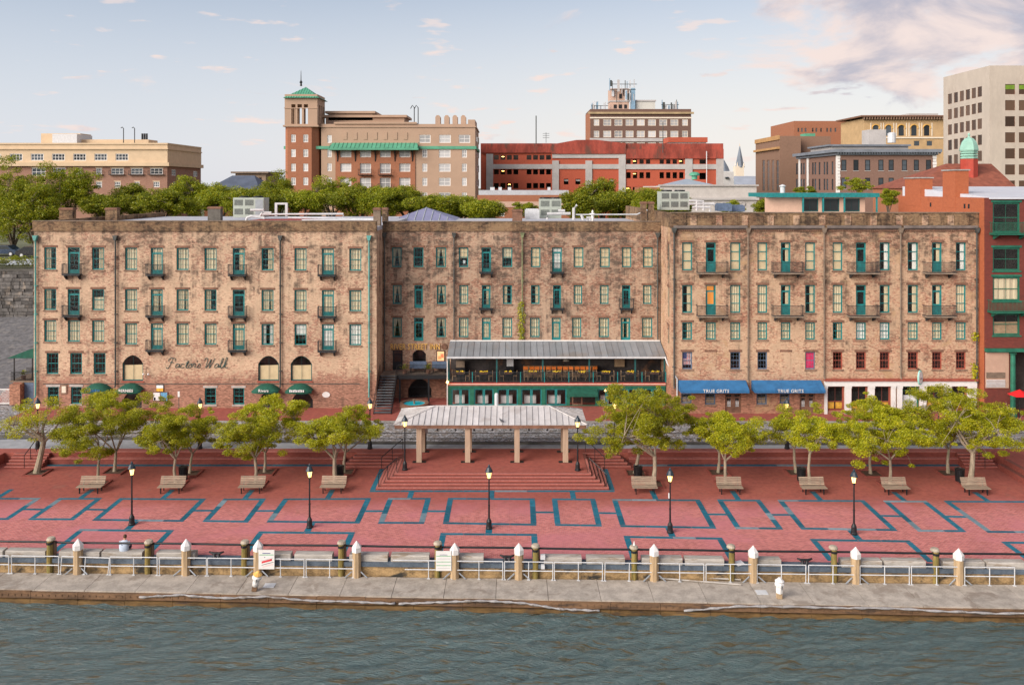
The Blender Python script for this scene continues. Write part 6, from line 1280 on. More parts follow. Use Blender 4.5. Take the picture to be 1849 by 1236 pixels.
# ---------------------------------------------------------------- dock things
def bollard(px, py, label, lean, rough):
    p = G(px, py, ZD); t = thing('service_bollard', p, label, 'bollard', 'white bollards on the dock'); mb = MB(); tf = Matrix.Translation(p) @ Matrix.Rotation(lean, 4, 'Y'); mb.tf = tf
    mb.box(-0.13, 0.13, -0.11, 0.11, 0, 0.30); mb.build('base', M['post'] if not rough else M['rust'], t)
    mb = MB(); mb.tf = tf; mb.lathe([(0.17, 0.28), (0.18, 0.5), (0.17, 0.62), (0.24, 0.66), (0.26, 0.78), (0.20, 0.86)], n=8 if not rough else 11); mb.build('body', M['white'], t, smooth=rough)
    mb = MB(); mb.tf = tf; mb.lathe([(0.23, 0.86), (0.25, 0.92), (0.12, 1.02), (0.06, 1.1)], n=10); mb.build('top', M['white'] if not rough else M['gold'], t)
    mb = MB(); mb.tf = tf; mb.box(0.04, 0.07, -0.265, -0.25, 0.55, 0.75); mb.build('handle', M['black'], t)
    s = -1 if not rough else 1; tag(MB().box(p.x + s * 0.7 - 0.35, p.x + s * 0.7 + 0.25, p.y + 0.35, p.y + 0.85, ZD + 0.004, ZD + 0.02).build('deck_plate', plain('pale_deck_plate', (0.55, 0.57, 0.58), 0.6, 0.1, 3)), 'pale metal plate lying on the dock beside the %s bollard' % ('leaning' if rough else 'upright'), 'plate')
bollard(459, 1066, 'leaning white-wrapped bollard on the dock, left of the closed notice', math.radians(12), True)
bollard(1407, 1079, 'upright white service bollard with timber foot on the dock', 0.02, False)
def rail_sign(px0, px1, py0, py1, mats, label):
    xm = (px0 + px1) / 2; x, y = W2(xm, -0.44, 0); w = (px1 - px0) / FPX * y; h = (py1 - py0) / FPX * y; z0 = V(py1, y); t = thing('rail_notice', (x, y, z0), label, 'sign')
    MB().box(x - w / 2, x + w / 2, y - 0.02, y + 0.02, z0, z0 + h).build('board', M['white'], t)
    for (a, b, c, d, m_, sk) in mats:
        mb = MB(); X0, X1 = x - w / 2 + w * a, x - w / 2 + w * b; mb.add([(X0, y - 0.025, z0 + h * c), (X1, y - 0.025, z0 + h * (c + sk)), (X1, y - 0.025, z0 + h * (d + sk)), (X0, y - 0.025, z0 + h * d)], [(0, 1, 2, 3)]); mb.build('print', m_, t)
grey = plain('print_grey', (0.35, 0.35, 0.38), 0.6, 0.2, 5)
rail_sign(467, 495.5, 992, 1026.5, [(0.25, 0.75, 0.81, 0.85, pn, 0), (0.05, 0.95, 0.73, 0.765, pg, 0), (0.36, 0.42, 0.60, 0.64, pn, 0), (0.1, 0.9, 0.42, 0.435, grey, 0.16), (0.2, 0.85, 0.30, 0.41, pr, 0.14), (0.2, 0.95, 0.20, 0.225, M['black'], 0.16), (0.25, 0.9, 0.08, 0.15, plain('faint_red', (0.75, 0.55, 0.52), 0.7, 0.1, 5), 0.15)], 'white notice with slanting red print tied to the dock railing')
rail_sign(787, 815, 994, 1029.5, [(0.25, 0.75, 0.80, 0.825, pn, 0), (0.04, 0.96, 0.735, 0.765, pg, 0), (0.04, 0.96, 0.44, 0.47, pg, 0), (0.04, 0.96, 0.255, 0.285, pg, 0), (0.1, 0.9, 0.60, 0.62, grey, 0), (0.1, 0.9, 0.12, 0.135, grey, 0)], 'white notice with three green stripes tied to the dock railing')
for k, (a, b) in enumerate((((1150, 1040), (1338, 1055)), ((1180, 1038), (1338, 1046)))):
    p0, p1 = G(*a, ZD + 0.06), G(*b, ZD + 0.06); mb = MB().tube([p0, p1], 0.05, 4); tag(mb.build('loose_plank', M['timber']), 'long loose plank lying on the dock, %s' % ('the lower of two' if k == 0 else 'the upper of two'), 'plank', 'loose planks')
q_ = W2(1335, 0.2, 0); mb = MB(); mb.tf = Matrix.Translation((q_[0], q_[1], 0.06)) @ Matrix.Rotation(0.4, 4, 'Z') @ Matrix.Rotation(0.2, 4, 'X'); mb.box(-0.25, 0.25, -0.2, 0.2, 0, 0.02); tag(mb.build('paper_sheet', M['paper']), 'loose white sheet on the quay edge beside a piling', 'paper')
x, y = W2(980, -0.05, 0); tag(MB().box(x - 0.13, x + 0.13, y - 0.15, y + 0.05, 0.30, 0.55).box(x - 0.1, x + 0.1, y - 0.3, y - 0.1, -0.15, 0.06).build('junction_box', M['whiterail']), 'grey junction boxes fixed beside the sixth round piling', 'box')
# ---------------------------------------------------------------- the seated person (back to the river)
def person():
    x, y = W2(224, 0.22, 0); z = 0.385; t = thing('person', (x, y, z), 'person in a pale blue shirt sitting on the quay edge, back to the river', 'person')
    me = bpy.data.meshes.new('body'); V_ = [(0, 0, 0.09), (0, 0.0, 0.26), (0, 0.05, 0.44), (0, 0.07, 0.52), (0, 0.10, 0.60), (0, 0.12, 0.68), (0, 0.13, 0.76),
        (-0.11, 0.03, 0.06), (-0.14, 0.45, 0.09), (-0.14, 0.50, -0.33), (-0.14, 0.62, -0.36), (0.11, 0.03, 0.06), (0.14, 0.45, 0.09), (0.14, 0.50, -0.33), (0.14, 0.62, -0.36),
        (-0.19, 0.06, 0.46), (-0.25, 0.10, 0.22), (-0.17, 0.33, 0.16), (0.19, 0.06, 0.46), (0.25, 0.10, 0.22), (0.17, 0.33, 0.16)]
    E_ = [(0, 1), (1, 2), (2, 3), (3, 4), (4, 5), (5, 6), (0, 7), (7, 8), (8, 9), (9, 10), (0, 11), (11, 12), (12, 13), (13, 14), (2, 15), (15, 16), (16, 17), (2, 18), (18, 19), (19, 20)]
    rad = [0.17, 0.165, 0.15, 0.075, 0.06, 0.095, 0.08, 0.105, 0.075, 0.05, 0.045, 0.105, 0.075, 0.05, 0.045, 0.075, 0.055, 0.04, 0.075, 0.055, 0.04]
    me.from_pydata(V_, E_, []); o = link(bpy.data.objects.new('body', me), t, (x, y, z))
    md = o.modifiers.new('skin', 'SKIN'); o.modifiers.new('sub', 'SUBSURF').render_levels = 2
    me.skin_vertices[0].data[0].use_root = True
    for i, r in enumerate(rad): me.skin_vertices[0].data[i].radius = (r * (1.25 if i in (0, 1, 2) else 1), r * (0.8 if i in (0, 1, 2) else 1))
    me.materials.append(plain('skin', (0.50, 0.27, 0.17), 0.6, 0.1, 5))
    def blob(name, rings, mat, n=16):
        mb = MB(); vs_ = []
        for (cx, cy, cz, rx, ry) in rings: vs_ += [(x + cx + rx * math.cos(2 * math.pi * k / n), y + cy + ry * math.sin(2 * math.pi * k / n), z + cz) for k in range(n)]
        mb.add(vs_, [(i * n + k, i * n + (k + 1) % n, (i + 1) * n + (k + 1) % n, (i + 1) * n + k) for i in range(len(rings) - 1) for k in range(n)] + [tuple(range((len(rings) - 1) * n, len(rings) * n))]); return mb.build(name, mat, t, smooth=True)
    sh = plain('pale_blue_shirt', (0.45, 0.52, 0.62), 0.85, 0.1, 5)
    blob('shirt', [(0, 0, -0.005, 0.25, 0.17), (0, 0, 0.06, 0.265, 0.18), (0, 0.0, 0.22, 0.275, 0.185), (0, 0.02, 0.38, 0.285, 0.18), (0, 0.05, 0.47, 0.255, 0.15), (0, 0.065, 0.53, 0.14, 0.10), (0, 0.07, 0.56, 0.07, 0.07)], sh)
    for s in (-1, 1):
        mb = MB().tube([(x + s * 0.19, y + 0.06, z + 0.46), (x + s * 0.265, y + 0.09, z + 0.28)], [0.105, 0.085], 10); mb.build('sleeve', sh, t, smooth=True)
        mb = MB().tube([(x + s * 0.11, y + 0.02, z + 0.07), (x + s * 0.14, y + 0.46, z + 0.09), (x + s * 0.14, y + 0.48, z - 0.02)], [0.125, 0.10, 0.09], 10); mb.build('shorts_leg', plain('navy_cloth', (0.02, 0.03, 0.07), 0.9, 0.2, 5), t, smooth=True)
        mb = MB().box(x + s * 0.14 - 0.05, x + s * 0.14 + 0.05, y + 0.45, y + 0.72, z - 0.385, z - 0.30); mb.build('shoe', M['black'], t)
        mb = MB()
        for f_ in range(5): mb.tube([(x + s * 0.17 - s * 0.01 * f_, y + 0.33, z + 0.15), (x + s * (0.16 - 0.022 * f_), y + 0.40, z + 0.16), (x + s * (0.155 - 0.022 * f_), y + 0.44 - 0.01 * abs(f_ - 2), z + 0.14)], [0.013, 0.011, 0.008], 5)
        mb.build('fingers', plain('skin', (0, 0, 0)), t)
    MB().ball((x, y + 0.115, z + 0.745), 0.098, 0.108, 0.115, 12, 8).build('hair', plain('brown_hair', (0.075, 0.04, 0.02), 0.8, 0.3, 8), t, smooth=True)
    MB().ball((x, y + 0.155, z + 0.69), 0.082, 0.085, 0.11, 12, 8).build('face', plain('skin', (0, 0, 0)), t, smooth=True)
    for s in (-1, 1): MB().ball((x + s * 0.092, y + 0.13, z + 0.69), 0.018, 0.03, 0.035, 6, 4).build('ear', plain('skin', (0, 0, 0)), t)
    mb = MB().box(x - 0.085, x - 0.015, y - 0.188, y - 0.18, z + 0.36, z + 0.39); mb.build('shirt_print', pn, t)
person()
# ---------------------------------------------------------------- left edge: cobbled ramp, bluff wall, covered stair
rm = MB(); rm.add([(-120, 78, ZU + 0.03), (xl0 - 0.05, 78, ZU + 0.03), (xl0 - 0.05, 100.5, 5.4), (-120, 100.5, 5.4)], [(0, 1, 2, 3)]); struct(rm, 'cobbled_ramp', plain('dark_ramp_stones', (0.13, 0.13, 0.135), 0.9, 0.45, 2.0, c2=(0.20, 0.19, 0.18), bump=0.4))
bw = thing('bluff_stone_wall', (-60, 100.5, 5), 'rough grey rubble retaining wall at the top of the cobbled ramp', 'wall')
rs = random.Random(5); z = 5.2; zi = 0
while z < 10.6:                                            # rubble courses, stone by stone
    h = rs.uniform(0.32, 0.48); x = -62.5 + rs.uniform(0, 0.5)
    while x < xl0 - 0.3:
        w = rs.uniform(0.45, 1.1); d = rs.uniform(0.0, 0.14); MB().box(x + 0.02, min(x + w, xl0 - 0.1) - 0.02, 100.4 - d, 100.9, z + 0.02, z + h - 0.02).build('stone', plain('rubble_stone', (0.10, 0.095, 0.09), 0.95, 0.5, 1.5, c2=(0.20, 0.17, 0.14), rnd=0.5, bump=0.4), bw); x += w
    z += h
MB().box(-120, xl0 - 0.1, 100.55, 101.2, 0, 10.6).build('core', M['kerb'], bw)
MB().box(-120, xl0 - 0.1, 100.3, 101.3, z, z + 0.2).build('coping', M['kerb'], bw)
struct(MB().slab([(-400, 101.2), (-45.6, 101.2), (-45.6, 104), (-400, 104)], 0, 11.3), 'upper_bank', M['ground'])
hd = thing('hedge', (-57, 102.3, 11.3), 'clipped green hedge above the rubble wall, under the trees', 'hedge'); rh = random.Random(2)
leafmesh('foliage', [(Vector((rh.uniform(-70, -46), 102.3 + rh.uniform(-.5, .5), 11.3 + rh.uniform(0.1, 1.0))), 0.5) for _ in range(150)], 60, 0.10, 4, M['leaf_bg'], hd)
fn = thing('iron_fence', (-55, 101.1, z + 0.2), 'black iron fence on top of the rubble wall', 'fence'); mb = MB()
for h in (0.15, 0.95): mb.box(-70, xl0 - 0.3, 101.08, 101.12, z + 0.2 + h, z + 0.24 + h)
mb.build('rails', M['black'], fn); mb = MB(); x = -70
while x < xl0 - 0.3: mb.box(x, x + 0.025, 101.09, 101.11, z + 0.2, z + 1.25); x += 0.16
mb.build('pickets', M['black'], fn)
def car(x, y, z, col, label):
    t = thing('parked_car', (x, y, z), label, 'car', 'cars parked above the bluff')
    MB().prism([(x - 2.1, z + 0.35), (x + 2.1, z + 0.35), (x + 2.1, z + 0.80), (x + 1.5, z + 0.92), (x + 0.9, z + 1.40), (x - 1.0, z + 1.42), (x - 1.7, z + 0.95), (x - 2.1, z + 0.85)], y, y + 1.7).build('body', col, t)
    MB().prism([(x - 1.5, z + 0.95), (x + 1.25, z + 0.95), (x + 0.82, z + 1.33), (x - 0.95, z + 1.35)], y - 0.01, y + 0.01).build('side_window', M['glass_b'], t)
    for s in (-1.3, 1.3):
        o = MB().cyl((x + s, y - 0.02, z + 0.33), (x + s, y + 0.2, z + 0.33), 0.33, n=14).build('wheel', M['black'], t); MB().cyl((x + s, y - 0.03, z + 0.33), (x + s, y - 0.019, z + 0.33), 0.19, n=12).build('rim', M['whiterail'], o)
    MB().box(x + 2.1, x + 2.12, y + 0.1, y + 0.4, z + 0.6, z + 0.75).build('headlight', M['white'], t)
car(-66.5, 108, 12, plain('navy_car_paint', (0.03, 0.05, 0.09), 0.25, 0.1, 1), 'dark blue car parked under the trees at the top of the bluff'); car(-61.3, 106, 12, plain('black_car_paint', (0.02, 0.02, 0.022), 0.25, 0.1, 1), 'black car parked beside the trees, half hidden by the warehouse')
es = thing('covered_stair', (-45.5, 77, ZU), 'side stair with black railing and green sloping awning beside the warehouse', 'stairs'); Yc = 77.5; u = lambda p: U(p, Yc); v = lambda p: V(p, Yc)
MB().prism([(u(12), v(646.5)), (u(62), v(646.5)), (u(62), v(630)), (u(50), v(632))], Yc, Yc + 1.8).build('awning', M['awn_g'], es)
for p_ in (25, 58): MB().box(u(p_) - 0.04, u(p_) + 0.04, Yc + 0.02, Yc + 0.1, v(688), v(646.6)).build('awning_post', M['black'], es)
MB().box(u(18), u(63), Yc, Yc + 3, v(690), v(687)).build('landing', M['cap'], es); MB().box(u(24), u(43), Yc - 0.6, Yc, ZS, v(691)).build('brick_pier', M['wall_r'], es); MB().box(u(43.5), u(63), Yc + 0.05, Yc + 0.15, ZS, v(690.5)).build('dark_door', M['blueframe'], es)
mb = MB(); 
for i in range(30): x = u(20) + (u(63) - u(20)) * i / 29; mb.box(x - 0.012, x + 0.012, Yc - 0.02, Yc + 0.0, v(687), v(663 if i > 18 else 672))
mb.box(u(20), u(63), Yc - 0.03, Yc + 0.01, v(672), v(671)); mb.build('railing', M['black'], es)
for k in range(7): MB().box(u(-14 + 4.5 * k), u(24), Yc + 0.1 + 0.25 * k, Yc + 2.6, ZS + (v(690) - ZS) * k / 7, ZS + (v(690) - ZS) * (k + 1) / 7).build('step', M['redframe'], es)
mb = MB()
for i in range(9): 
    x = u(1) + (u(20) - u(1)) * i / 8; mb.tube([(x, Yc - 0.35, ZS + 0.15), (x + 0.5, Yc - 0.35, ZS + 1.35)], 0.022, 4); mb.tube([(x + 0.5, Yc - 0.33, ZS + 0.15), (x, Yc - 0.33, ZS + 1.35)], 0.022, 4)
mb.box(u(0), u(21) + 0.3, Yc - 0.37, Yc - 0.31, ZS + 0.05, ZS + 0.15); mb.box(u(0), u(21) + 0.3, Yc - 0.37, Yc - 0.31, ZS + 1.35, ZS + 1.45); tag(mb.build('lattice_panel', M['white']), 'white diagonal lattice panel standing at the foot of the side stair', 'panel')
potted(u(38), Yc + 0.4, v(687), 0.5, 'yellow flowering plant in a pot on the side stair landing')
sp_ = thing('street_sign', (U(323, 73), 73, ZS), 'small white street sign on a thin post before the brick wall', 'sign'); x = U(323, 73); MB().cyl((x, 73, ZS), (x, 73, V(706, 73)), 0.03).build('post', M['pipe_d'], sp_); MB().box(x - 0.09, x + 0.09, 72.95, 72.98, V(716, 73), V(706, 73)).build('plate', M['white'], sp_)
# ---------------------------------------------------------------- roofscape of the warehouse row
M['pipe_w'] = plain('lagged_pipe', (0.50, 0.50, 0.50), 0.6, 0.15, 3)
def ac_unit(px0, px1, py0, py1, Y, grid, label):
    x0, x1, z0, z1 = rect(px0, px1, py0, py1, Y); t = thing('rooftop_unit', ((x0 + x1) / 2, Y, z0), label, 'air conditioner', 'rooftop air conditioners'); gm = plain('pale_green_casing', (0.36, 0.40, 0.35), 0.5, 0.1, 2)
    MB().box(x0, x1, Y, Y + 2.0, z0, z1 - 0.12).build('casing', gm, t)
    nx, nz, f0 = grid; w = (x1 - x0) * f0 / nx; h = (z1 - z0 - 0.3) / nz
    for i in range(nx):
        for j in range(nz):
            mb = MB()
            for k in range(9): xx = x0 + w * i + w * 0.14 + w * 0.72 * k / 8; mb.box(xx - 0.015, xx + 0.03, Y - 0.03, Y - 0.004, z0 + 0.15 + h * j + h * 0.18, z0 + 0.15 + h * (j + 0.82))
            mb.build('grille', plain('dark_grille', (0.12, 0.13, 0.12), 0.6, 0.2, 3), t)
    if f0 < 0.9: MB().box(x0 + (x1 - x0) * f0 + 0.1, x1 - 0.06, Y - 0.02, Y - 0.004, z0 + 0.2, z1 - 0.3).build('coil', plain('coil_fins', (0.28, 0.31, 0.33), 0.5, 0.1, 2), t)
    for k in range(2): MB().lathe([(0.55, 0), (0.55, 0.14), (0.4, 0.16)], (x0 + (x1 - x0) * (0.27 + 0.46 * k), Y + 1.0, z1 - 0.12), 14).build('fan', M['black'], t)
ac_unit(421, 476, 355, 392.5, 90, (2, 2, 0.7), 'pale rooftop air conditioner with two fans on the pale warehouse'); ac_unit(974, 1013.5, 357, 394, 88, (2, 2, 1.0), 'pale rooftop air conditioner on the set-back warehouse roof'); ac_unit(1193, 1245, 343.5, 379, 84, (3, 2, 0.96), 'widest rooftop air conditioner on a red plinth of the tan warehouse')
def pipes(pts, r, label, mat='pipe_w', Y=None):
    t = thing('roof_piping', W(*pts[0][0]), label, 'pipes', 'roof pipes')
    for run in pts: MB().tube([W(a, b, c) for a, b, c in run], r, 7).build('pipe', M[mat], t)
pipes([[(444, 399, 84), (446, 393, 84), (454, 390, 84), (478, 394, 84)], [(452, 379, 88), (476, 379, 88), (477, 384, 88), (490, 384, 88)], [(453, 390, 88), (470, 390, 88), (474, 384, 88)]], 0.13, 'bent white pipes beside the rooftop unit of the pale warehouse')
pipes([[(470, 387, 88), (620, 386, 88), (620, 396, 88)], [(520, 393, 86), (680, 396, 86)], [(545, 398, 82), (675, 398, 82)]], 0.10, 'long grey service pipe along the roof of the pale warehouse', 'whiterail')
pipes([[(988, 396, 84), (988, 386, 84), (1030, 385.5, 84)], [(1008, 380.5, 86), (1020, 380.5, 86)], [(1036, 397, 84), (1036, 376, 84), (1042, 370, 84)], [(1050, 388, 84), (1053, 397, 84)], [(1060, 398, 83), (1060, 393, 83), (1066, 393, 83), (1066, 398, 83)]], 0.15, 'white bent vent pipes beside the unit on the set-back roof')
pipes([[(1040, 387.5, 87), (1150, 387, 87), (1170, 379, 87)]], 0.07, 'thin grey conduit across the set-back roof', 'whiterail')
pipes([[(1244, 362, 83), (1270, 364, 83), (1270, 380, 83)], [(1244, 368, 83), (1290, 368, 83)], [(1250, 374, 83), (1282, 374, 83), (1282, 382, 83)], [(1258, 361, 83), (1258, 380, 83)]], 0.13, 'tangle of white pipes right of the widest rooftop unit')
t = thing('roof_bell_vent', (U(1070, 84), 84, 17.5), 'white scrolled vent on the set-back roof', 'vent'); p = W(1070, 388, 84); MB().lathe([(0.15, -0.6), (0.15, 0), (0.35, 0.05), (0.3, 0.15), (0.08, 0.2), (0.12, 0.35), (0.02, 0.5)], p, 10).build('cowl', M['white'], t)
for (a, b, c, d, Y, lab) in ((948, 974, 377, 396, 86, 'grey duct box beside the unit on the set-back roof'), (1296, 1322, 367, 381, 84, 'dark tank on the tan warehouse roof by white pipes'), (1323, 1345, 370, 382, 85, 'small dark roof unit near the penthouse')):
    x0, x1, z0, z1 = rect(a, b, c, d, Y); tag(MB().box(x0, x1, Y, Y + 1.2, z0, z1 - 0.1).box(x0 + 0.1, x1 - 0.1, Y + 0.1, Y + 1.1, z1 - 0.1, z1).build('roof_box', M['blueframe'] if a > 1200 else M['whiterail']), lab, 'roof box')
t = thing('roof_goalpost', (U(507, 90), 90, 17.5), 'grey metal goalpost frame on the pale warehouse roof', 'frame'); x0, x1, z0, z1 = rect(496, 519, 366, 390, 90)
for x in (x0, x1 - 0.25): MB().box(x, x + 0.25, 90, 90.25, z0, z1 - 0.2).build('upright', M['whiterail'], t)
MB().box(x0, x1, 90, 90.25, z1 - 0.2, z1).build('crossbar', M['whiterail'], t)
# metal-roofed lantern behind the set-back warehouse
def hip_roof(name, px0, px1, py0, py1, Y, d, mat, label, cat='roof', ridge=0.0, n=12, seam=None, wallz=None, wmat=None):
    x0, x1, z0, z1 = rect(px0, px1, py0, py1, Y); t = thing(name, ((x0 + x1) / 2, Y + d / 2, z0), label, cat); xc, yc = (x0 + x1) / 2, Y + d / 2; r = ridge / 2 * (x1 - x0)
    a, b, c, e = (x0, Y, z0), (x1, Y, z0), (x1, Y + d, z0), (x0, Y + d, z0); A, B = (xc - r, yc, z1), (xc + r, yc, z1)
    MB().add([a, b, B, A], [(0, 1, 2, 3)] if r else [(0, 1, 2)]).build('front_slope', mat, t); MB().add([c, e, A, B], [(0, 1, 2, 3)] if r else [(0, 1, 2)]).build('rear_slope', mat, t)
    MB().add([b, c, B], [(0, 1, 2)]).build('side_slope', mat, t); MB().add([e, a, A], [(0, 1, 2)]).build('side_slope', mat, t)
    if seam:
        for i in range(n + 1):
            f = i / n; p0 = Vector(a) + (Vector(b) - Vector(a)) * f; tt = 1.0; s0 = (A[0] - x0) / (x1 - x0)
            k = f / s0 if f < s0 else ((1 - f) / s0 if f > 1 - s0 else 1.0); k = min(1, k); p1 = Vector((p0.x, Y + d / 2 * k, z0 + (z1 - z0) * k))
            if k > 0.02: MB().tube([p0 + Vector((0, -0.01, 0.02)), p1 + Vector((0, -0.01, 0.03))], 0.05, 4).build('seam', seam, t)
    if wallz is not None: MB().box(x0 + 0.3, x1 - 0.3, Y + 0.3, Y + d - 0.3, wallz, z0).build('wall', wmat, t)
    return t
hip_roof('skylight_roof', 704, 822, 376, 398, 97, 9, plain('violet_metal_roof', (0.27, 0.27, 0.40), 0.45, 0.1, 0.8, metal=0.2), 'violet-grey hipped metal roof behind the set-back warehouse parapet', seam=plain('seam_pale', (0.42, 0.46, 0.44), 0.5, 0.1, 1), n=8, wallz=12, wmat=M['cream'])
# penthouse with a green roof on the tan warehouse
PH = thing('penthouse', (U(1480, 86), 86, zr_ + 0.5), 'rooftop penthouse with a green eave and teal posts', 'building'); YQ = 86; uq = lambda p: U(p, YQ); vq = lambda p: V(p, YQ)
MB().box(uq(1381), uq(1582), YQ - 0.8, YQ + 6, vq(356), vq(348.5)).build('roof', M['teal'], PH)
hh_ = [rect(1448, 1478, 358.5, 382, YQ), rect(1484, 1516, 358.5, 382, YQ), rect(1523, 1553, 358.5, 382, YQ)]
mb = MB(); wall(mb, 'F', YQ, uq(1381), uq(1562), zr_, vq(356), hh_, 0.15); mb.build('wall', plain('peach_stucco', (0.56, 0.37, 0.27), 0.9, 0.1, 1), PH)
for h in hh_: window(PH, *h, YQ, nx=2, nz=1, meet=(), mat=M['teal_d'], pane='dark_pane', sill=False, lintel=False)
for p in (1445, 1481, 1519, 1577): MB().box(uq(p), uq(p) + 0.14, YQ - 0.7, YQ - 0.56, zr_ + 0.5, vq(356)).build('post', M['teal'], PH)
tag(MB().lathe([(0.26, 0), (0.26, 0.7), (0.36, 0.72), (0.36, 0.8), (0.05, 0.95)], W(1413, 349, 88), 10).build('vent_cowl', M['whiterail']), 'round steel vent cowl above the penthouse roof', 'vent')
# ---------------------------------------------------------------- town behind
def bld(px0, px1, pytop, Y, depth, name, label, mat, base=11.5, holes=(), side=None, sholes=(), wd=0.25):
    """A far building: front wall with openings, the one visible side wall, roof; front openings in photo pixels."""
    x0, x1, zt = U(px0, Y), U(px1, Y), V(pytop, Y); t = thing(name, ((x0 + x1) / 2, Y, base), label, 'building')
    hs = [rect(*h[:4], Y) + tuple(h[4:]) for h in holes]; mb = MB(); wall(mb, 'F', Y, x0, x1, base, zt, [h for h in hs], wd)
    sx = x1 if side == 1 else x0; ox = x0 if side == 1 else x1
    sh_ = []
    for h in sholes:                                       # (px, px, py, py) on the side wall
        y0, y1 = sorted((sx * FPX / (h[0] - CX), sx * FPX / (h[1] - CX))); ym = (y0 + y1) / 2; sh_.append((y0, y1, V(h[3], ym), V(h[2], ym)))
    wall(mb, 'S', sx, Y, Y + depth, base, zt, sh_, wd, 1 if side == 1 else -1)
    mb.quad((ox, Y, base), (ox, Y + depth, base), (ox, Y + depth, zt), (ox, Y, zt)); mb.quad((x0, Y + depth, base), (x1, Y + depth, base), (x1, Y + depth, zt), (x0, Y + depth, zt))
    mb.build('wall', mat, t); MB().box(x0 + wd + 0.1, x1 - wd - 0.1, Y + wd + 0.1, Y + depth - 0.05, base, zt - 0.15).build('roof', M['roof_m'], t)
    return t, hs, sh_, (x0, x1, zt)
def wins(t, hs, Y, mat, pane='glass_far', fr=0.15, nx=2, nz=2, axis='F', sgn=-1, **kw):
    kw.setdefault('mt', 0.09); kw.setdefault('sill', False); kw.setdefault('lintel', False)
    for h in hs: window(t, h[0], h[1], h[2], h[3], Y, axis, sgn, fr=fr, nx=nx, nz=nz, meet=(), mat=mat, pane=pane, rec=0.08, **kw)
M['glass_far'] = dark_pane('far_pane', (0.055, 0.068, 0.08), 0.1, 0.7); M['glass_pale'] = dark_pane('pale_pane', (0.42, 0.42, 0.42), 0.15, 0.35); M['glass_brown'] = dark_pane('bronze_pane', (0.085, 0.05, 0.032), 0.15, 0.5)
def band(t, x0, x1, Y, z0, z1, out, mat, name='cornice', side=0, depth=0, under=0.0):
    mb = MB().box(x0 - out, x1 + out, Y - out, Y - 0.003, z0, z1)
    if side: mb.box(*( (x1 + 0.003, x1 + out) if side == 1 else (x0 - out, x0 - 0.003)), Y - 0.003, Y + depth, z0, z1)
    return mb.build(name, mat, t)
# --- tan and brown hotel, far left
M['cream_st'] = plain('cream_stucco', (0.58, 0.44, 0.29), 0.9, 0.08, 0.6); M['brown_br'] = brickwork('brown_brick', (0.34, 0.175, 0.12), (0.25, 0.12, 0.085), (0.33, 0.24, 0.19), stf=0.2)
top_w = [(18 + 38.2 * k, 41 + 38.2 * k, 277.5, 290) for k in range(0, 6)]; top_w = [(-22, 2, 277.5, 290)] + top_w
mid_w = [(57, 82, 303, 318), (95, 118, 303, 315), (137, 148, 303.5, 315), (173, 184, 303.5, 315), (200.5, 223, 303.5, 315), (236, 258, 303.5, 315), (271, 294, 303.5, 315), (137, 148, 328, 338), (173, 184, 328, 339), (207, 217.5, 328, 339), (173, 184, 352, 363), (243, 252, 328, 338), (277, 288, 328, 338)]
t, hs, sh_, (x0, x1, zt) = bld(-40, 302, 296, 185, 20, 'hotel_building', 'tan and brown brick hotel with cream top floor, far left above the trees', M['brown_br'], holes=mid_w, side=1, sholes=[(310, 318, 306, 317), (349, 357, 309, 319), (313, 317, 328, 339)])
wins(t, hs, 185, M['white'], nx=3, lintel=True, lmat=M['cream_st']); wins(t, sh_, x1, M['white'], axis='S', sgn=1)
for h in hs[2:7]: balcony(t, (h[0] + h[1]) / 2, h[2] - 0.05, h[1] - h[0] + 0.6, 185, d=0.6, hr=0.9, mat=M['black'], step=0.25, br=False)
z2 = V(261, 185); thh = [rect(*w_, 185) for w_ in top_w]; mb = MB(); wall(mb, 'F', 184.9, x0, x1 + 0.1, zt, z2, thh, 0.2); mb.box(x1, x1 + 0.1, 184.91, 205, zt, z2); mb.box(x0, x1, 185.4, 204.9, zt, z2 - 0.6); mb.build('top_storey', M['cream_st'], t)
wins(t, thh, 184.9, M['white'], nx=4)
band(t, x0, x1, 184.9, zt - 0.5, zt + 0.3, 0.7, M['cream_st'], side=1, depth=20); band(t, x0, x1, 184.9, V(270, 185), V(268, 185), 0.35, M['cream_st'], side=1, depth=20); band(t, x0, x1, 184.9, z2, z2 + 0.35, 0.2, M['cream_st'], 'parapet_cap', side=1, depth=20)
for (a, b, c, d, m_) in ((74, 145, 241, 262, 'cream_st'), (103, 147, 243, 259, 'whiterail'), (147, 268, 252, 262, 'cream_st')): r = rect(a, b, c, d, 193); MB().box(r[0], r[1], 193 - (2 if m_ == 'whiterail' else 0), 198, r[2] - 2, r[3]).build('roof_house', M[m_], t)
for px in (223, 243): p = W(px, 262, 190); MB().tube([p, p + Vector((0, 0, 3.8)), p + Vector((-0.3, 0, 4.1)), p + Vector((-0.6, 0, 3.9))], 0.1, 5).build('roof_light', M['black'], t)
for k in range(3): p = W(257 + 4 * k, 252, 194); MB().cyl(p, p + Vector((0, 0, 1.4)), 0.22).build('flue', M['black'], t)
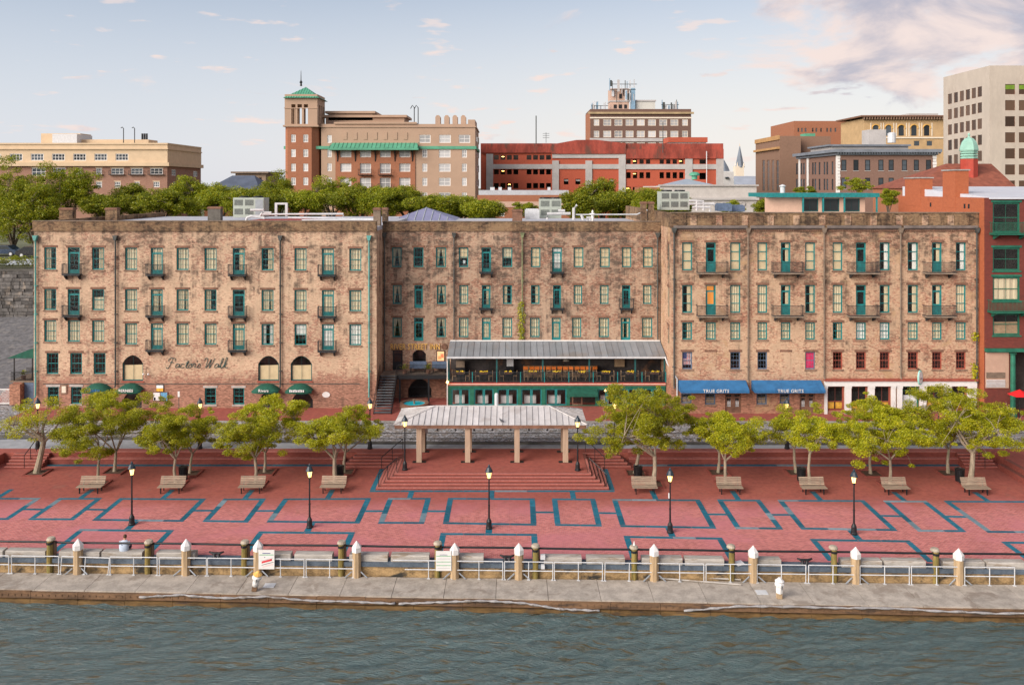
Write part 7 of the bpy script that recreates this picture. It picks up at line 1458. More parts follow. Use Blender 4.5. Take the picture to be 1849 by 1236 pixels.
# --- brick and stucco hotel with green-roofed corner tower
YT = 175; M['orange_br'] = brickwork('orange_brick', (0.36, 0.13, 0.065), (0.30, 0.105, 0.055), (0.33, 0.20, 0.13), stf=0.12); M['taupe'] = plain('taupe_stucco', (0.40, 0.275, 0.195), 0.9, 0.06, 0.5); M['verd'] = plain('verdigris_roof', (0.085, 0.30, 0.19), 0.6, 0.18, 0.8)
hs0 = []
for y in (243, 269.5, 295.5, 320.5):
    hs0 += [(525.5, 534, y, y + 14), (547.5, 556.5, y, y + 14)]
hsm = [(591, 599, y, y + 14) for y in (244, 270, 295, 320.5)]
hsb = [(614.5, 634.5, 270, 284), (650, 670, 270, 284), (686, 705.5, 270, 284), (721, 741, 270, 284), (614.5, 634.5, 295, 310), (650, 670, 295, 313), (686, 705.5, 295, 313), (721, 741, 295, 310), (614.5, 634.5, 321, 336), (650, 670, 321, 339), (686, 705.5, 321, 339), (721, 741, 321, 336)]
hsr = [(757.5, 777.5, 243.5, 258), (793, 814, 243.5, 258), (828.5, 849, 243.5, 258)]
for y in (270, 295.5, 321, 347.5): hsr += [(762.5, 771.5, y, y + 14.5), (792.5, 813.5, y, y + 14.5), (834, 843, y, y + 14.5)]
t, hs, sh_, (x0, x1, zt) = bld(580, 858, 224, YT, 18, 'hotel_building', 'taupe stucco and orange brick hotel with green-roofed corner tower', M['taupe'], holes=hsm + hsb + hsr, side=1, sholes=[(860.5, 865, 247, 258), (860.5, 865, 272, 284), (860.5, 865, 298, 310), (860.5, 865, 324, 336)])
wins(t, hs, YT, M['white'], 'glass_pale'); wins(t, sh_, x1, M['white'], 'glass_pale', axis='S', sgn=1)
# brick bay front, tower
bh = [rect(*h, YT) for h in hsb]; mb = MB(); wall(mb, 'F', YT - 0.15, U(606, YT), U(750, YT), 11.5, V(268, YT), bh, 0.15); mb.build('brick_bay', M['orange_br'], t)
r = rect(596, 757, 258, 268, YT); mb = MB().add([(r[0], YT - 1.9, r[2]), (r[1], YT - 1.9, r[2]), (r[1] - 0.5, YT - 0.02, r[3]), (r[0] + 0.5, YT - 0.02, r[3])], [(0, 1, 2, 3)]).box(r[0], r[1], YT - 1.9, YT - 0.02, r[2] - 0.4, r[2] - 0.01); mb.build('canopy_roof', M['verd'], t)
for k in range(22): x = r[0] + 0.2 + (r[1] - r[0] - 0.4) * k / 21; MB().tube([(x, YT - 1.92, r[2] + 0.04), (x, YT - 0.06, r[3] + 0.05)], 0.05, 4).build('seam', M['verd'], t)
for p in (610, 642, 678, 713.5, 745): MB().prismx([(YT - 0.16, V(292, YT)), (YT - 0.16, V(269.5, YT)), (YT - 1.4, V(269.5, YT)), (YT - 0.4, V(280, YT))], U(p, YT) - 0.12, U(p, YT) + 0.12).build('bracket', M['black'], t)
for (a, y) in ((660, 316), (696, 316), (660, 342), (696, 342)): balcony(t, U(a, YT), V(y, YT), 2.8, YT - 0.15, d=0.9, hr=1.2, mat=M['black'], step=0.22, br=False)
band(t, U(515, YT), x1, YT, V(269.3, YT), V(264, YT), 0.25, M['verd'], 'green_band', side=1, depth=18)
for k in range(7): r = rect(619.5 + 18.2 * k, 626.5 + 18.2 * k, 239, 252, YT); MB().box(r[0], r[1], YT - 0.10, YT - 0.004, r[2], r[3]).build('blind_panel', M['taupe'], t)
band(t, U(606, YT), U(750, YT), YT, V(224, YT), V(220.5, YT), 0.3, M['taupe']); band(t, x0, x1, YT, V(230, YT), V(228, YT), 0.2, M['taupe'], side=1, depth=18)
MB().box(U(606, YT), U(750, YT), YT + 0.3, YT + 12, V(226, YT), V(220.5, YT)).build('attic', M['taupe'], t)
for (a, b, c, d) in ((583, 735, 208, 222), (588, 678, 201, 209)): r = rect(a, b, c, d, YT + 4); MB().box(r[0] + 0.6, r[1] - 0.6, YT + 4, YT + 12, r[2] - 1, r[3] - 0.5).build('attic', M['taupe'], t); MB().box(r[0], r[1], YT + 3.4, YT + 12.6, r[3] - 0.5, r[3]).build('attic_cornice', M['taupe'], t)
r = rect(757, 858, 216, 224, YT); MB().box(U(845, YT), x1 - 0.05, YT + 0.1, YT + 10, r[2], r[3]).build('attic', M['taupe'], t)
for k, p in enumerate((787, 803, 818, 833)): r = rect(p - 1, p + 8, 208, 226, YT + 5); mb = MB(); s = 1 if k % 2 else -1; mb.prism([(r[0], r[2]), (r[1], r[2]), (r[1], r[3] - 0.4), (r[1] - 0.3, r[3]), (r[0] + 0.3, r[3]), (r[0], r[3] - 0.4)], YT + 5, YT + 7); mb.build('cooling_tower', M['taupe'], t)
for px in (748, 755): p = W(px, 225, YT + 2); MB().tube([p, p + Vector((0, 0, 3.6)), p + Vector((-0.4, 0, 4.1)), p + Vector((-0.8, 0, 3.4))], 0.10, 5).build('roof_light', M['black'], t)
# corner tower
xt0, xt1 = U(514, YT - 1), U(573, YT - 1); yt0, yt1 = YT - 1, YT + 6; zc = V(229, YT - 1); th = [rect(*h, YT - 1) for h in hs0]
mb = MB(); wall(mb, 'F', yt0, xt0 + 0.6, xt1 - 1.2, 11.5, zc, th, 0.25)
mb.quad((xt0, yt1, 11.5), (xt0, yt0 + 0.6, 11.5), (xt0, yt0 + 0.6, zc), (xt0, yt1, zc)); mb.quad((xt0, yt0 + 0.6, 11.5), (xt0 + 0.6, yt0, 11.5), (xt0 + 0.6, yt0, zc), (xt0, yt0 + 0.6, zc)); mb.quad((xt1 - 1.2, yt0, 11.5), (xt1, yt0 + 1.2, 11.5), (xt1, yt0 + 1.2, zc), (xt1 - 1.2, yt0, zc)); mb.quad((xt1, yt0 + 1.2, 11.5), (xt1, yt1, 11.5), (xt1, yt1, zc), (xt1, yt0 + 1.2, zc))
mb.build('tower_shaft', M['orange_br'], t); wins(t, th, yt0, M['white'], 'glass_pale')
MB().box(xt0 - 0.3, xt1 + 0.3, yt0 - 0.3, yt1 + 0.3, zc, V(226, YT - 1)).box(xt0, xt1, yt0, yt1, V(226, YT - 1), V(224, YT - 1)).build('tower_cornice', M['taupe'], t)
zb0, zb1 = V(224, YT - 1), V(178, YT - 1); bel = [(526, 533.5), (537, 545), (548.5, 556)]; MBT = MB()
for (a, b) in ((514, 526), (533.5, 537), (545, 548.5), (556, 573)): MBT.box(U(a, YT - 1), U(b, YT - 1), yt0, yt0 + 0.7, zb0, zb1 - 1.2); MBT.box(U(a, YT - 1), U(b, YT - 1), yt1 - 0.7, yt1, zb0, zb1 - 1.2)
for y in (0, 2.0, 3.4, 5.2): MBT.box(xt0, xt0 + 0.7, yt0 + 0.71 + y, yt0 + 0.71 + y + 0.8, zb0, zb1 - 1.2); MBT.box(xt1 - 0.7, xt1, yt0 + 0.71 + y, yt0 + 0.71 + y + 0.8, zb0, zb1 - 1.2)
MBT.box(xt0, xt1, yt0, yt1, zb1 - 1.2, zb1 + 0.9); MBT.box(xt0 - 0.1, xt1 + 0.1, yt0 - 0.1, yt0 - 0.002, V(196, YT - 1), V(194.5, YT - 1)); MBT.build('belfry', M['taupe'], t)
hip_roof('tower_roof', 511, 576, 153, 176.5, YT - 1.6, 8.4, M['verd'], 'green standing-seam pyramid roof of the corner tower', seam=M['verd'], n=14)
tr_ = [o for o in bpy.data.objects if o.name.startswith('tower_roof')][-1]
for k_ in ('label', 'category'): del tr_[k_]
tr_.parent = t; tr_.location = tr_.location - t.location
p = W(543.5, 153, YT + 2.6); MB().lathe([(0.25, -0.3), (0.2, 0.3), (0.35, 0.5), (0.1, 0.9), (0.05, 2.8), (0.01, 3.1)], p, 8).build('finial', M['black'], t)
# --- red brick and concrete parking garage
YG = 198; M['garage'] = brickwork('garage_brick', (0.48, 0.10, 0.05), (0.40, 0.08, 0.045), (0.42, 0.13, 0.08), stf=0.15); M['conc'] = plain('pale_concrete', (0.42, 0.40, 0.385), 0.85, 0.12, 0.4); M['soot'] = plain('sooty_red', (0.30, 0.06, 0.04), 0.9, 0.4, 0.6, c2=(0.13, 0.055, 0.04), aniso=(1, 1, 0.3))
op = []
for y0, y1 in ((280, 288.5), (306, 315), (330.5, 340)):
    for g0 in (892, 951): op += [(g0 + 11.7 * k, g0 + 8.7 + 11.7 * k, y0, y1) for k in range(4)]
for y0, y1 in ((288, 296), (311, 322), (337.5, 347.5)):
    for g0 in (1131, 1191): op += [(g0 + 11.8 * k, g0 + 8 + 11.8 * k, y0, y1) for k in range(4)]
op += [(1018, 1026.5, 323, 333), (1039, 1048, 323, 333), (1078, 1087, 323, 333), (1100, 1108, 323, 333), (1263, 1275, 288, 296), (1263, 1275, 312, 324)]
t, hs, sh_, (x0, x1, zt) = bld(868, 1306, 276, YG, 30, 'parking_garage', 'red brick and grey concrete parking garage with rows of dark openings', M['garage'], holes=op, side=1)
MB().box(x0 + 0.05, x1 - 0.05, YG + 4, YG + 4.1, 11.5, zt - 0.2).build('inner_wall', M['room'], t)
for z in (V(303, YG), V(327, YG)): MB().box(x0 + 0.05, x1 - 0.05, YG + 0.3, YG + 4, z, z + 0.4).build('deck', M['conc'], t)
for o_ in t.children:
    if o_.name.startswith('roof'): o_.location.y += 4.5
for k, i in enumerate((1, 9, 18, 25, 31, 33, 40)):
    h = hs[i % len(hs)]; mb = MB().box((h[0] + h[1]) / 2 - 0.3, (h[0] + h[1]) / 2 + 0.3, YG + 1.2, YG + 1.3, h[3] - 0.40, h[3] - 0.28); mb.build('deck_light', M['bulb'], t)
def slab_px(a, b, c, d, out, mat, nm): r = rect(a, b, c, d, YG); MB().box(r[0], r[1], YG - out, YG - 0.004, r[2], r[3]).build(nm, mat, t)
slab_px(868, 996, 259, 276, 0.4, M['soot'], 'parapet'); slab_px(1130, 1306, 269, 286.5, 0.4, M['soot'], 'parapet')
xa_, xb_ = U(996, YG), U(1130, YG); MB().prism([(xa_, V(278, YG)), (xb_, V(278, YG)), (xb_, V(259, YG)), (U(1075, YG), V(252.5, YG)), (U(1040, YG), V(253, YG)), (xa_, V(261, YG))], YG - 0.5, YG - 0.004).build('gable_parapet', M['soot'], t)
MB().box(U(868, YG), U(1306, YG), YG, YG + 0.4, zt, V(259, YG)).build('parapet_back', M['soot'], t)
for (a, b, c, d, o_) in ((878, 890.5, 278, 350, .3), (997, 1009, 290, 350, .3), (1057, 1069, 290, 350, .3), (1117, 1129.5, 278, 362, .3), (1237, 1250, 286, 350, .3), (1293, 1306, 286, 350, .3), (997, 1129.5, 278, 285.5, .25), (878, 997, 296.5, 305, .25), (1009, 1117, 296.5, 305, .22), (1130, 1293, 296.5, 305.5, .25)): slab_px(a, b, c, d, o_, M['conc'], 'concrete_band')
r = rect(1209, 1275, 248, 270, YG + 3); MB().box(r[0], r[1], YG + 3, YG + 10, r[2], r[3] - 1.2).build('stair_house', M['conc'], t); MB().box(r[0] - 0.3, r[1] + 0.3, YG + 2.7, YG + 10.3, r[3] - 1.2, r[3]).build('stair_house_cornice', M['garage'], t)
for (px, a, b, w_) in ((968, 209, 260, 0.14), (1197, 220, 276, 0.10), (1276, 273, 330, 0.12)): p0, p1 = W(px, b, YG - 1), W(px, a, YG - 1); tag(MB().cyl(p0 if px != 1276 else Vector((p0.x, p0.y, 11.5)), p1, w_, n=6).build('flagpole', M['whiterail'] if px > 1200 else M['pipe_d']), {968: 'tall thin mast rising from the left part of the garage', 1197: 'thin dark lamp mast in front of the tall brown building', 1276: 'white flagpole in front of the right part of the garage'}[px], 'pole')
mb = MB(); p = W(986, 258, YG + 2); mb.cyl(p, p + Vector((0, 0, 2.5)), 0.06, n=5)
for z in (1.2, 1.7, 2.2): mb.box(p.x - 0.8, p.x + 0.8, p.y - 0.04, p.y + 0.04, p.z + z, p.z + z + 0.08)
tag(mb.build('aerial', M['pipe_d']), 'small comb aerial on the garage roof', 'aerial')
# --- tall brown office block with antennas
YB = 250; M['choc'] = brickwork('chocolate_brick', (0.17, 0.095, 0.07), (0.135, 0.075, 0.055), (0.17, 0.12, 0.10), stf=0.15)
op = []
for y0, y1 in ((215.5, 227), (236, 248), (257, 268.5)):
    op += [(1072, 1082, y0, y1)] + [(1089 + 20.2 * k, 1103.5 + 20.2 * k, y0, y1) for k in range(7)] + [(1231.5, 1242, y0, y1)]
t, hs, sh_, (x0, x1, zt) = bld(1066, 1248, 197, YB, 16, 'office_block', 'tall dark brown brick office block crowned with antennas', M['choc'], holes=op, side=-1)
wins(t, hs, YB, M['cream'], 'glass_pale', fr=0.16, nx=2, nz=2); MB().box(x0 - 0.06, x0 - 0.003, YB + 0.0, YB + 16, 12, zt - 0.5).build('party_wall', M['orange_br'], t)
band(t, x0, x1, YB, V(206, YB), V(202.5, YB), 0.7, plain('stone_cornice', (0.36, 0.27, 0.15), 0.9, 0.2, 0.5), side=0); band(t, x0, x1, YB, V(214, YB), V(211.5, YB), 0.15, M['cream'], 'stone_band'); band(t, x0, x1, YB, V(255.5, YB), V(249.5, YB), 0.2, M['conc'], 'stone_band')
M['pinkst'] = plain('pink_penthouse', (0.50, 0.34, 0.26), 0.9, 0.1, 0.5)
r = rect(1102, 1136, 160, 197, YB + 4); MB().box(r[0], r[1], YB + 4, YB + 10, r[2] - 1, r[3]).build('penthouse', M['pinkst'], t); MB().box(r[0] - 0.2, r[1] + 0.2, YB + 3.8, YB + 10, V(184, YB + 4), V(181.5, YB + 4)).build('penthouse_band', M['conc'], t)
for a, b, c, d in ((1108, 1113.5, 189, 196), (1117, 1123, 189, 196), (1127, 1132, 189, 196), (1118, 1123, 170, 178)): r = rect(a, b, c, d, YB + 4); MB().box(r[0], r[1], YB + 3.9, YB + 3.998, r[2], r[3]).build('window', M['black'], t)
r = rect(1148, 1183, 183, 197, YB + 4); MB().box(r[0], r[1], YB + 4, YB + 9, r[2] - 1, r[3]).build('plant_room', plain('ribbed_cladding', (0.50, 0.49, 0.44), 0.6, 0.08, 1), t); MB().box(r[0] - 0.2, r[1] + 0.3, YB + 3.7, YB + 9, r[3], r[3] + 0.4).build('plant_room_roof', M['conc'], t)
r = rect(1140, 1147, 159, 197, YB + 3); MB().box(r[0], r[1], YB + 3, YB + 5, r[2] - 1, r[3]).build('blue_duct', plain('blue_screen', (0.20, 0.32, 0.42), 0.6, 0.15, 0.8), t)
rr = random.Random(9)
for k in range(46):                                        # panel antennas and masts
    px = rr.choice([rr.uniform(1067, 1096), rr.uniform(1101, 1150), rr.uniform(1101, 1150), rr.uniform(1194, 1226)]); top = rr.uniform(178, 190) if px < 1098 or px > 1190 else rr.uniform(141, 170); bot = 197 if px < 1098 or px > 1190 else top + rr.uniform(12, 24)
    p0, p1 = W(px, bot, YB + 2 + rr.uniform(0, 3)), W(px, top, YB + 2); w_ = rr.choice([0.08, 0.10, 0.2, 0.36]); MB().box(p1.x - w_, p1.x + w_, p0.y, p0.y + 0.3, p0.z, p1.z).build('antenna', rr.choice([M['pipe_d'], M['whiterail'], MATS['blue_screen'], M['conc']]), t)
for (a, b, y) in ((1100, 1150, 152), (1102, 1148, 162), (1068, 1098, 191), (1194, 1226, 189)): r = rect(a, b, y - 0.5, y + 0.5, YB + 3); MB().box(r[0], r[1], YB + 3, YB + 3.15, r[2], r[3]).build('antenna_frame', M['pipe_d'], t)
# --- granite custom-house-like block with low hipped roof and green vent
t, hs, sh_, (x0, x1, zt) = bld(1192, 1366, 336, 138, 18, 'granite_building', 'low pale granite building with shallow grey hipped roof and green vent', plain('pale_granite_blocks', (0.48, 0.45, 0.42), 0.85, 0.12, 0.5), side=-1)
band(t, x0, x1, 138, V(361, 138), V(357, 138), 0.35, M['conc']); band(t, x0, x1, 138, zt, zt + 0.25, 0.3, M['conc'])
for k in range(4): p = W(1290 + 17 * k, 368, 138); mb = MB(); mb.tf = Matrix.Translation(p + Vector((0, -0.12, 0))) @ Matrix.Rotation(math.radians(90), 4, 'X'); mb.lathe([(0.40, -0.11), (0.40, 0.05), (0.28, 0.06), (0.28, 0.0)], n=14); mb.build('roundel', M['conc'], t)
q_ = hip_roof('roof', 1202, 1308, 322, 337.5, 140, 14, plain('lead_roof', (0.32, 0.37, 0.42), 0.5, 0.1, 0.6), 'x y z w', n=4); q_.parent = t; q_.location = q_.location - t.location
for k_ in ('label', 'category'): del q_[k_]
r = rect(1165, 1192, 338, 372, 138); MB().box(r[0], r[1] - 0.01, 138.5, 150, 11.5, r[3]).build('brick_wing', M['orange_br'], t)
MB().lathe([(0.5, 0), (0.5, 0.6), (0.9, 0.7), (0.9, 1.0), (0.6, 1.25), (0.05, 1.35)], W(1254, 324, 147), 14).build('roof_vent', M['verd'], t)
# --- church spire, white gable and slate roof
sp = thing('church', (U(1336, 380), 380, 12), 'distant church with a slender grey spire', 'church'); r = rect(1328, 1343.5, 300, 345, 380); MB().box(r[0], r[1], 380, 384, 11.5, r[3]).build('tower', M['cream'], sp); c = W(1335.7, 302, 382); MB().lathe([(2.4, 0), (1.9, 1.0), (0.9, 6), (0.1, 9.8)], c, 8).build('spire', plain('slate', (0.16, 0.19, 0.23), 0.7, 0.15, 0.4), sp); MB().cyl(c + Vector((0, 0, 9.6)), c + Vector((0, 0, 11)), 0.1, 0.03, 5).build('finial', M['gold'], sp)
for k in range(4): a = k * math.pi / 2 + 0.785; MB().lathe([(0.3, 0), (0.3, 1.2), (0.02, 2.4)], c + Vector((2.1 * math.cos(a), 2.1 * math.sin(a), 0)), 6).build('pinnacle', M['cream'], sp)
wc = thing('white_church', (U(1315, 300), 300, 12), 'white gabled church front beside the garage', 'church'); r = rect(1304, 1325, 310, 345, 300); MB().box(r[0], r[1], 300, 312, 11.5, r[3]).build('wall', M['white'], wc); MB().lathe([(0.9, 0.04), (0.5, 0.5), (0.02, 0.55)], (U(1313, 299.9), 299.95, V(322, 300)), 10).build('round_window', M['glass_far'], wc); MB().lathe([(2.2, 0), (1.6, 1.5), (0.05, 4.2)], W(1307, 309, 303), 8).build('dome', MATS['slate'], wc)
tag(MB().prismx([(330, 11.5), (350, 11.5), (350, 20), (340, V(318, 340)), (330, 20)], U(1322, 340), U(1372, 340)).build('grey_hall', plain('pale_slate_roof', (0.30, 0.34, 0.40), 0.7, 0.12, 0.3)), 'long pale grey slate roof between the spire and the brown bank', 'building')
# --- brown bank block with tall arched windows on its lit side
op = []; sd_ = [(1376 + 8.4 * k, 1381 + 8.4 * k, 289, 345) for k in range(4)]
t, hs, sh_, (x0, x1, zt) = bld(1408, 1446, 245.5, 222, 22, 'bank_building', 'narrow brown bank block with tall arched windows on its sunlit side', brickwork('bank_brick', (0.26, 0.15, 0.10), (0.21, 0.12, 0.08), (0.24, 0.17, 0.13), stf=0.12), side=-1, sholes=sd_)
wins(t, sh_, x0, M['lintel'], 'glass_brown', axis='S', sgn=-1, nx=1, nz=5); MB().box(x0 - 0.7, x0 - 0.004, 222, 244, V(269, 222), V(265, 222)).box(x0 - 0.3, x0 - 0.004, 222, 244, V(252, 222), zt + 0.2).build('cornice', plain('ochre_terracotta', (0.42, 0.24, 0.10), 0.9, 0.15, 0.6), t)
r = rect(1446, 1500, 246, 340, 226); MB().box(r[0], r[1], 226, 240, 11.5, r[3]).build('rear_wing', MATS['bank_brick'], t); r = rect(1454, 1472, 241, 250, 228); MB().box(r[0], r[1], 228, 232, r[2] - 1, r[3]).build('green_roof_house', M['verd'], t)
# --- brick office with dark cornice and stone quoins
YK = 188; M['pinkbr'] = brickwork('rosy_grey_brick', (0.24, 0.135, 0.10), (0.19, 0.105, 0.08), (0.24, 0.17, 0.14), stf=0.1)
fx_ = [1519, 1541, 1562, 1586, 1604.5, 1628.5, 1650, 1672]; op = [(a, a + 9.5, 288.5, 308) for a in fx_] + [(a, a + 9.5, 321, 341) for a in fx_]
sx2 = [1437, 1445.5, 1450, 1458, 1466, 1470.5, 1478, 1487, 1492, 1501.5]; sd_ = [(a, a + 3.2, 295 - (a - 1437) * 0.05, 315) for a in sx2] + [(a, a + 3.2, 323, 343) for a in sx2]
t, hs, sh_, (x0, x1, zt) = bld(1513, 1690, 276, YK, 26, 'office_block', 'brown brick office block with dark bracketed cornice and white quoins', M['pinkbr'], holes=op, side=-1, sholes=sd_)
wins(t, hs, YK, M['black'], nx=1, sill=True, smat=M['conc']); wins(t, sh_, x0, M['black'], axis='S', sgn=-1, nx=1)
cm = plain('slate_cornice', (0.17, 0.19, 0.22), 0.7, 0.2, 0.6); MB().box(x0 - 1.2, x1 + 0.8, YK - 1.2, YK + 27, zt + 0.1, zt + 0.8).box(x0 - 0.5, x1 + 0.3, YK - 0.5, YK + 26.3, zt - 0.5, zt + 0.1).build('cornice', cm, t)
for k in range(40): x = x0 - 0.4 + (x1 - x0 + 0.8) * k / 39; MB().box(x, x + 0.25, YK - 1.0, YK - 0.51, zt - 0.25, zt + 0.09).build('cornice_bracket', cm, t)
for (a, b) in ((1508.8, 1516.5), (1684, 1690.5)):
    for k in range(12): r = rect(a + (k % 2) * 0.6, b + 0.6 - (k % 2) * 0.6, 281 + 5.6 * k, 286 + 5.6 * k, YK); MB().box(max(r[0], x0 - 0.08), r[1], YK - 0.10, YK - 0.004, r[2], r[3]).build('quoin', M['white'], t)
for y in (206.5, 212.5): MB().box(x0 - 0.1, x0 - 0.004, y, y + 1.2, 12, zt - 0.5).build('pilaster', M['white'], t)
MB().box(x0 - 0.1, x0 - 0.004, YK + 0.02, YK + 1.0, 12, zt - 0.5).build('pilaster', M['white'], t)
r = rect(1500, 1640, 255, 268, YK + 5); MB().box(r[0], r[1], YK + 5, YK + 18, zt, V(264, YK + 5)).build('attic', M['conc'], t); MB().box(r[0] - 0.8, r[1] + 0.3, YK + 4.2, YK + 18, V(264, YK + 5), V(261, YK + 5)).build('attic_roof', cm, t)
r = rect(1569, 1600, 234, 256, YK + 8); MB().box(r[0], r[1], YK + 8, YK + 12, r[2] - 1, r[3]).build('plant_room', M['conc'], t); p = W(1610, 250, YK + 6); MB().lathe([(0.9, -1), (0.9, 1.2), (0.5, 1.4)], p, 10).build('cooling_unit', M['whiterail'], t)
# --- orange block and ornate Italianate block behind
op = [(1440 + 6.5 * k, 1443.5 + 6.5 * k, 231, 238.5) for k in (0, 1, 2, 4, 5, 6.3, 8, 9, 10.3, 12, 13)]
t, hs, sh_, (x0, x1, zt) = bld(1434, 1530, 218.5, 330, 30, 'office_block', 'plain orange brick block with one row of small windows on the skyline', M['orange_br'], holes=op, side=-1); wins(t, hs, 330, M['lintel'], nx=1)
r = rect(1530, 1544, 222, 250, 331); MB().box(r[0] + 0.01, r[1], 331, 350, 11.5, r[3]).build('lift_shaft', M['conc'], t)
YI = 285; M['ochre'] = plain('ochre_stucco', (0.46, 0.31, 0.16), 0.9, 0.12, 0.5); op = [(1576 + 23 * k, 1587 + 23 * k, 224, 246, 0.9) for k in range(5)] + [(1650, 1661, 254, 264), (1673, 1684, 254, 264)]
t, hs, sh_, (x0, x1, zt) = bld(1560, 1720, 214, YI, 20, 'italianate_block', 'ornate ochre block with arched windows and deep bracketed eaves on the skyline', M['ochre'], holes=op, side=-1); wins(t, hs, YI, M['ochre'], 'glass_far', nx=1, nz=1)
MB().box(x0 - 1.5, x1 + 1, YI - 1.5, YI + 21, zt + 0.5, zt + 1.0).build('eave', M['lintel'], t)
for k in range(34): x = x0 - 0.5 + (x1 - x0) * k / 33; MB().box(x, x + 0.3, YI - 1.3, YI - 0.004, zt - 0.4, zt + 0.49).build('eave_bracket', M['sill'], t)
band(t, x0, x1, YI, V(250, YI), V(247.5, YI), 0.3, M['cream'], 'stone_band')
for k in range(5):
    xx = U(1581.5 + 23 * k, YI); zz = V(232, YI); MB().tube([(xx + 1.35 * math.cos(math.pi * j / 8), YI - 0.08, zz + 1.35 * math.sin(math.pi * j / 8)) for j in range(9)], 0.22, 5).build('arch_trim', plain('gold_stucco', (0.60, 0.36, 0.10), 0.8, 0.1, 1), t)
    for s in (-1, 1): MB().box(xx + s * 1.75 - 0.15, xx + s * 1.75 + 0.15, YI - 0.1, YI - 0.004, V(246, YI), V(222, YI)).build('pilaster', M['cream'], t)
r = rect(1640, 1694, 205, 216, YI + 6); MB().box(r[0], r[1], YI + 6, YI + 12, r[2], r[3]).build('roof_house', M['conc'], t)
# --- big beige tower, right
YX = 196; M['beige'] = plain('beige_concrete', (0.46, 0.40, 0.335), 0.85, 0.08, 0.4, aniso=(1, 1, 0.4), c2=(0.41, 0.35, 0.29))
op = [(1815 + 24.8 * k, 1833 + 24.8 * k, 152 + 29 * j, 170.5 + 29 * j) for k in range(5) for j in range(7)]
sd_ = [(1711.5 + 10.7 * k, 1718.7 + 10.7 * k, (0, 0), 0) for k in range(6)]; sd2 = []
for j in range(6):
    for k in range(6):
        a = 1711.5 + 10.7 * k; ymid = (169.5 - 2.6 * k) + (29 - (5 - k) * 0.25) * j; sd2.append((a, a + 7.2 + 0.15 * k, ymid, ymid + 18.5))
t, hs, sh_, (x0, x1, zt) = bld(1787, 1990, 118.5, YX, 21, 'office_tower', 'tall beige concrete office tower with square bronze windows, upper right', M['beige'], holes=op, side=-1, sholes=sd2, wd=0.5)
def even(rects):                                           # even out the side windows' heights so that floors line up
    return rects
wins(t, hs, YX, M['lintel'], 'glass_brown', nx=1, nz=1, fr=0.08); wins(t, sh_, x0, M['lintel'], 'glass_brown', axis='S', sgn=-1, nx=1, nz=1, fr=0.08)
for k in range(2): h = hs[7 * k]; MB().box(h[0] + 0.1, h[1] - 0.1, YX + 0.05, YX + 0.12, (h[2] + h[3]) / 2, h[3] - 0.2).build('green_film', plain('green_window_film', (0.14, 0.24, 0.02), 0.4, 0.2, 1), t)
# --- city-exchange-like house: red hipped roof with green cupola, orange gable wall
YC = 112; ex = thing('cupola_house', (U(1760, YC), YC, 12), 'house with steep red-brown roof and a verdigris cupola', 'building'); rr_ = plain('red_brown_shingle', (0.23, 0.072, 0.042), 0.85, 0.3, 1.2)
x0, x1, z0, z1 = rect(1652, 1838, 335, 293, YC); z0, z1 = V(340, YC), V(293, YC); xa_, xb_ = U(1708, YC + 7), U(1790, YC + 7)
MB().add([(x0, YC, z0), (x1, YC, z0), (xb_, YC + 7, z1), (xa_, YC + 7, z1), (x0, YC + 14, z0), (x1, YC + 14, z0)], [(0, 1, 2, 3), (1, 5, 2), (5, 4, 3, 2), (4, 0, 3)]).build('roof', rr_, ex)
MB().box(x0 + 0.3, x1 - 0.3, YC + 0.3, YC + 13.7, 12, z0).build('wall', M['orange_br'], ex)
c = W(1749.5, 312, YC + 4); MB().lathe([(1.15, -1.6), (1.15, 1.9), (1.05, 1.95)], c, 8).build('cupola_base', plain('red_panel', (0.36, 0.05, 0.03), 0.6, 0.2, 1), ex)
mb = MB()
for k in range(3): mb.lathe([(1.15, 1.95 + 0.36 * k), (1.2, 2.08 + 0.36 * k), (1.0, 2.25 + 0.36 * k)], c, 8)
mb.build('cupola_louvres', plain('pale_verdigris', (0.26, 0.47, 0.38), 0.6, 0.12, 1.2), ex)
MB().lathe([(1.2, 3.0), (1.25, 3.2), (1.15, 3.7), (0.95, 4.3), (0.6, 4.75), (0.2, 4.95), (0.08, 5.1), (0.2, 5.3), (0.02, 5.6)], c, 8).build('cupola_dome', MATS['pale_verdigris'], ex)
r = rect(1736, 1753, 322, 336, YC); MB().add([(r[0], YC + 0.6, z0 + 0.9), (r[1], YC + 0.6, z0 + 0.9), (r[1] - 0.3, YC + 1.9, z0 + 2.1), (r[0], YC + 1.9, z0 + 2.1)], [(0, 1, 2, 3)]).build('skylight', plain('pale_skylight', (0.45, 0.58, 0.55), 0.3, 0.1, 1), ex)
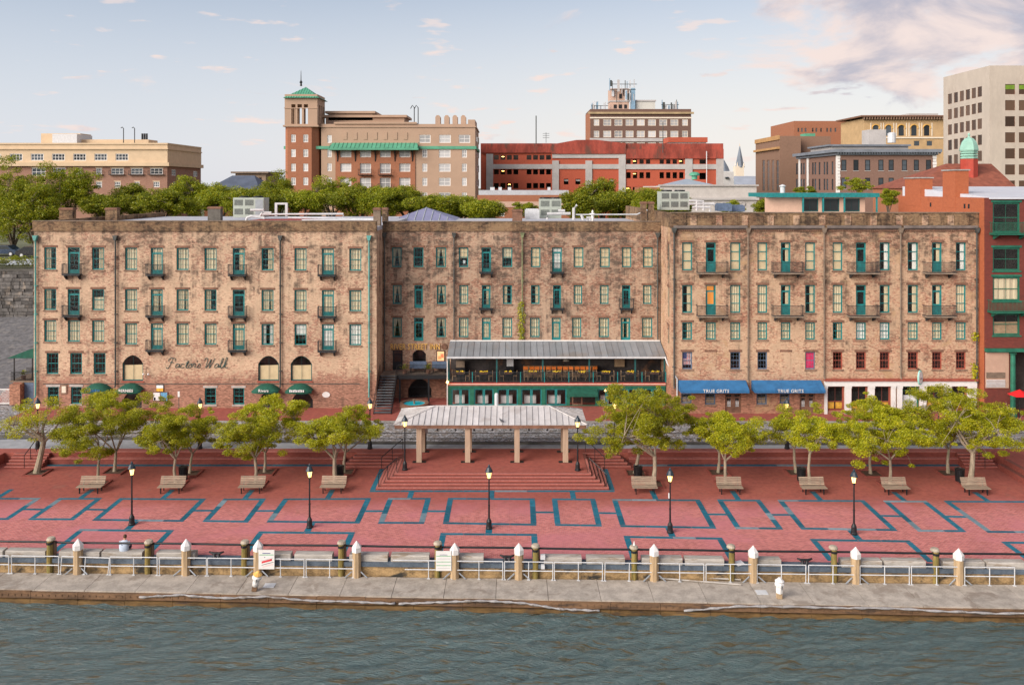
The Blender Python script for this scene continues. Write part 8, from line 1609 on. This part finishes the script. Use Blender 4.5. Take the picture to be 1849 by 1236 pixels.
# --- low red brick building and small roofs
t, hs, sh_, (x0, x1, zt) = bld(862, 1029, 352, 142, 16, 'brick_building', 'low red and pink brick building with a grey flat roof before the garage', M['orange_br'], holes=[(901, 911, 373, 391), (940, 950, 376, 391)], side=1); wins(t, hs, 142, M['white'], nx=2, nz=2)
band(t, x0, x1, 142, V(374, 142), V(364, 142), 0.1, M['pinkst'], 'pink_band'); MB().box(x0 + 0.2, x1 - 0.2, 142.1, 150, zt, zt + 0.8).build('roof_plinth', M['roof_m'], t)
for k, (px, w_) in enumerate(((885, 8), (900, 6), (917, 6), (989, 5))): r = rect(px, px + w_, 338, 348, 145); MB().box(r[0], r[1], 145, 146, r[2] - 0.5, r[3]).build('roof_unit', M['whiterail'], t)
t, hs, sh_, (x0, x1, zt) = bld(425, 480, 313, 240, 14, 'roof_lantern_building', 'small tan building with a flat overhanging roof between the two hotels', plain('dull_tan', (0.30, 0.22, 0.15), 0.9, 0.1, 1), side=1, holes=[(468, 473, 320, 335)]); MB().box(x0 - 1, x1 + 1, 239, 255, zt, zt + 0.5).build('roof_slab', M['cap'], t); wins(t, hs, 240, M['lintel'], nx=1)
hip_roof('slate_roof_house', 366, 470, 316, 345, 225, 20, plain('blue_slate', (0.10, 0.12, 0.16), 0.6, 0.2, 0.5), 'dark blue slate hipped roof between the two hotels', 'building', ridge=0.4, n=2, wallz=12, wmat=M['orange_br'])
# ---------------------------------------------------------------- trees on the bluff and beyond
bg = [(20, 300, 455, 60, 112), (62, 318, 470, 45, 107), (120, 306, 392, 62, 118), (-20, 330, 470, 50, 118), (185, 352, 396, 42, 116), (240, 338, 392, 46, 122), (295, 343, 396, 44, 115), (345, 328, 392, 42, 124), (398, 332, 394, 46, 118), (450, 343, 396, 44, 113), (498, 322, 392, 40, 130), (545, 340, 396, 46, 118), (598, 326, 392, 46, 126), (640, 330, 394, 44, 120), (690, 338, 394, 46, 118), (735, 343, 396, 44, 124), (785, 352, 394, 42, 116), (830, 356, 396, 40, 120), (872, 362, 397, 34, 114), (1045, 352, 396, 30, 114), (1082, 328, 394, 44, 122), (1125, 345, 396, 40, 117), (1172, 346, 396, 36, 112), (1215, 352, 394, 30, 118), (948, 366, 394, 22, 116), (1545, 320, 352, 26, 128), (1605, 338, 370, 16, 110), (1320, 366, 386, 18, 108), (1376, 362, 386, 14, 108), (1452, 340, 352, 22, 150), (480, 318, 346, 30, 260)]
NM = ['leftmost huge', 'leaning', 'broad', 'half-hidden', 'low', 'round', 'spreading', 'tall', 'flat-topped', 'bushy']
for i, (px, y0, y1, hw, Y) in enumerate(bg):
    z1, z0 = V(y0, Y), max(V(y1, Y), 12.6); w = hw / FPX * Y; hz_ = max(1.0, (z1 - z0) / 2)
    where = ('above the ramp' if px < 70 else 'behind the pale warehouse roof, %s from the left' % ORD[i - 2] if 2 <= i < 14 else 'behind the set-back roof, by %s' % {14: 'the left end', 15: 'the left third', 16: 'the violet roof', 17: 'the left of centre', 18: 'the pink brick house', 19: 'the right of the small unit', 20: 'the middle of the garage', 21: 'the garage pier', 22: 'the twin chimneys', 23: 'the widest unit', 24: 'the duct box'}.get(i, '') if i < 25 else {25: 'rising above the penthouse roof', 26: 'beside the sunlit brick side wall', 27: 'behind the white pipes of the tan roof', 28: 'beside the penthouse wall', 29: 'low behind the penthouse vent', 30: 'far off between the two hotels'}[i])
    small = hw < 28
    oak((U(px, Y), Y, 11.9), ((U(px, Y), Y, (z0 + z1) / 2), (w * 0.95, w * 0.8, hz_ * 0.95)), '%s green oak %s' % (NM[i % 10], where), 'trees on the bluff', 300 + i * 5, (R.uniform(-.4, .4), 0), nclump=(135 if not small else 40), per=210, ls=0.12 if not small else 0.09, cl=0.95 if not small else 0.5, tr=0.3 if not small else 0.12, forks=5, bare=5, leaf='leaf_bg', bark='bark_d', fork_h=max(1.0, (z0 - 11.9) * 0.8), hollow=0.4, flat=0.6)
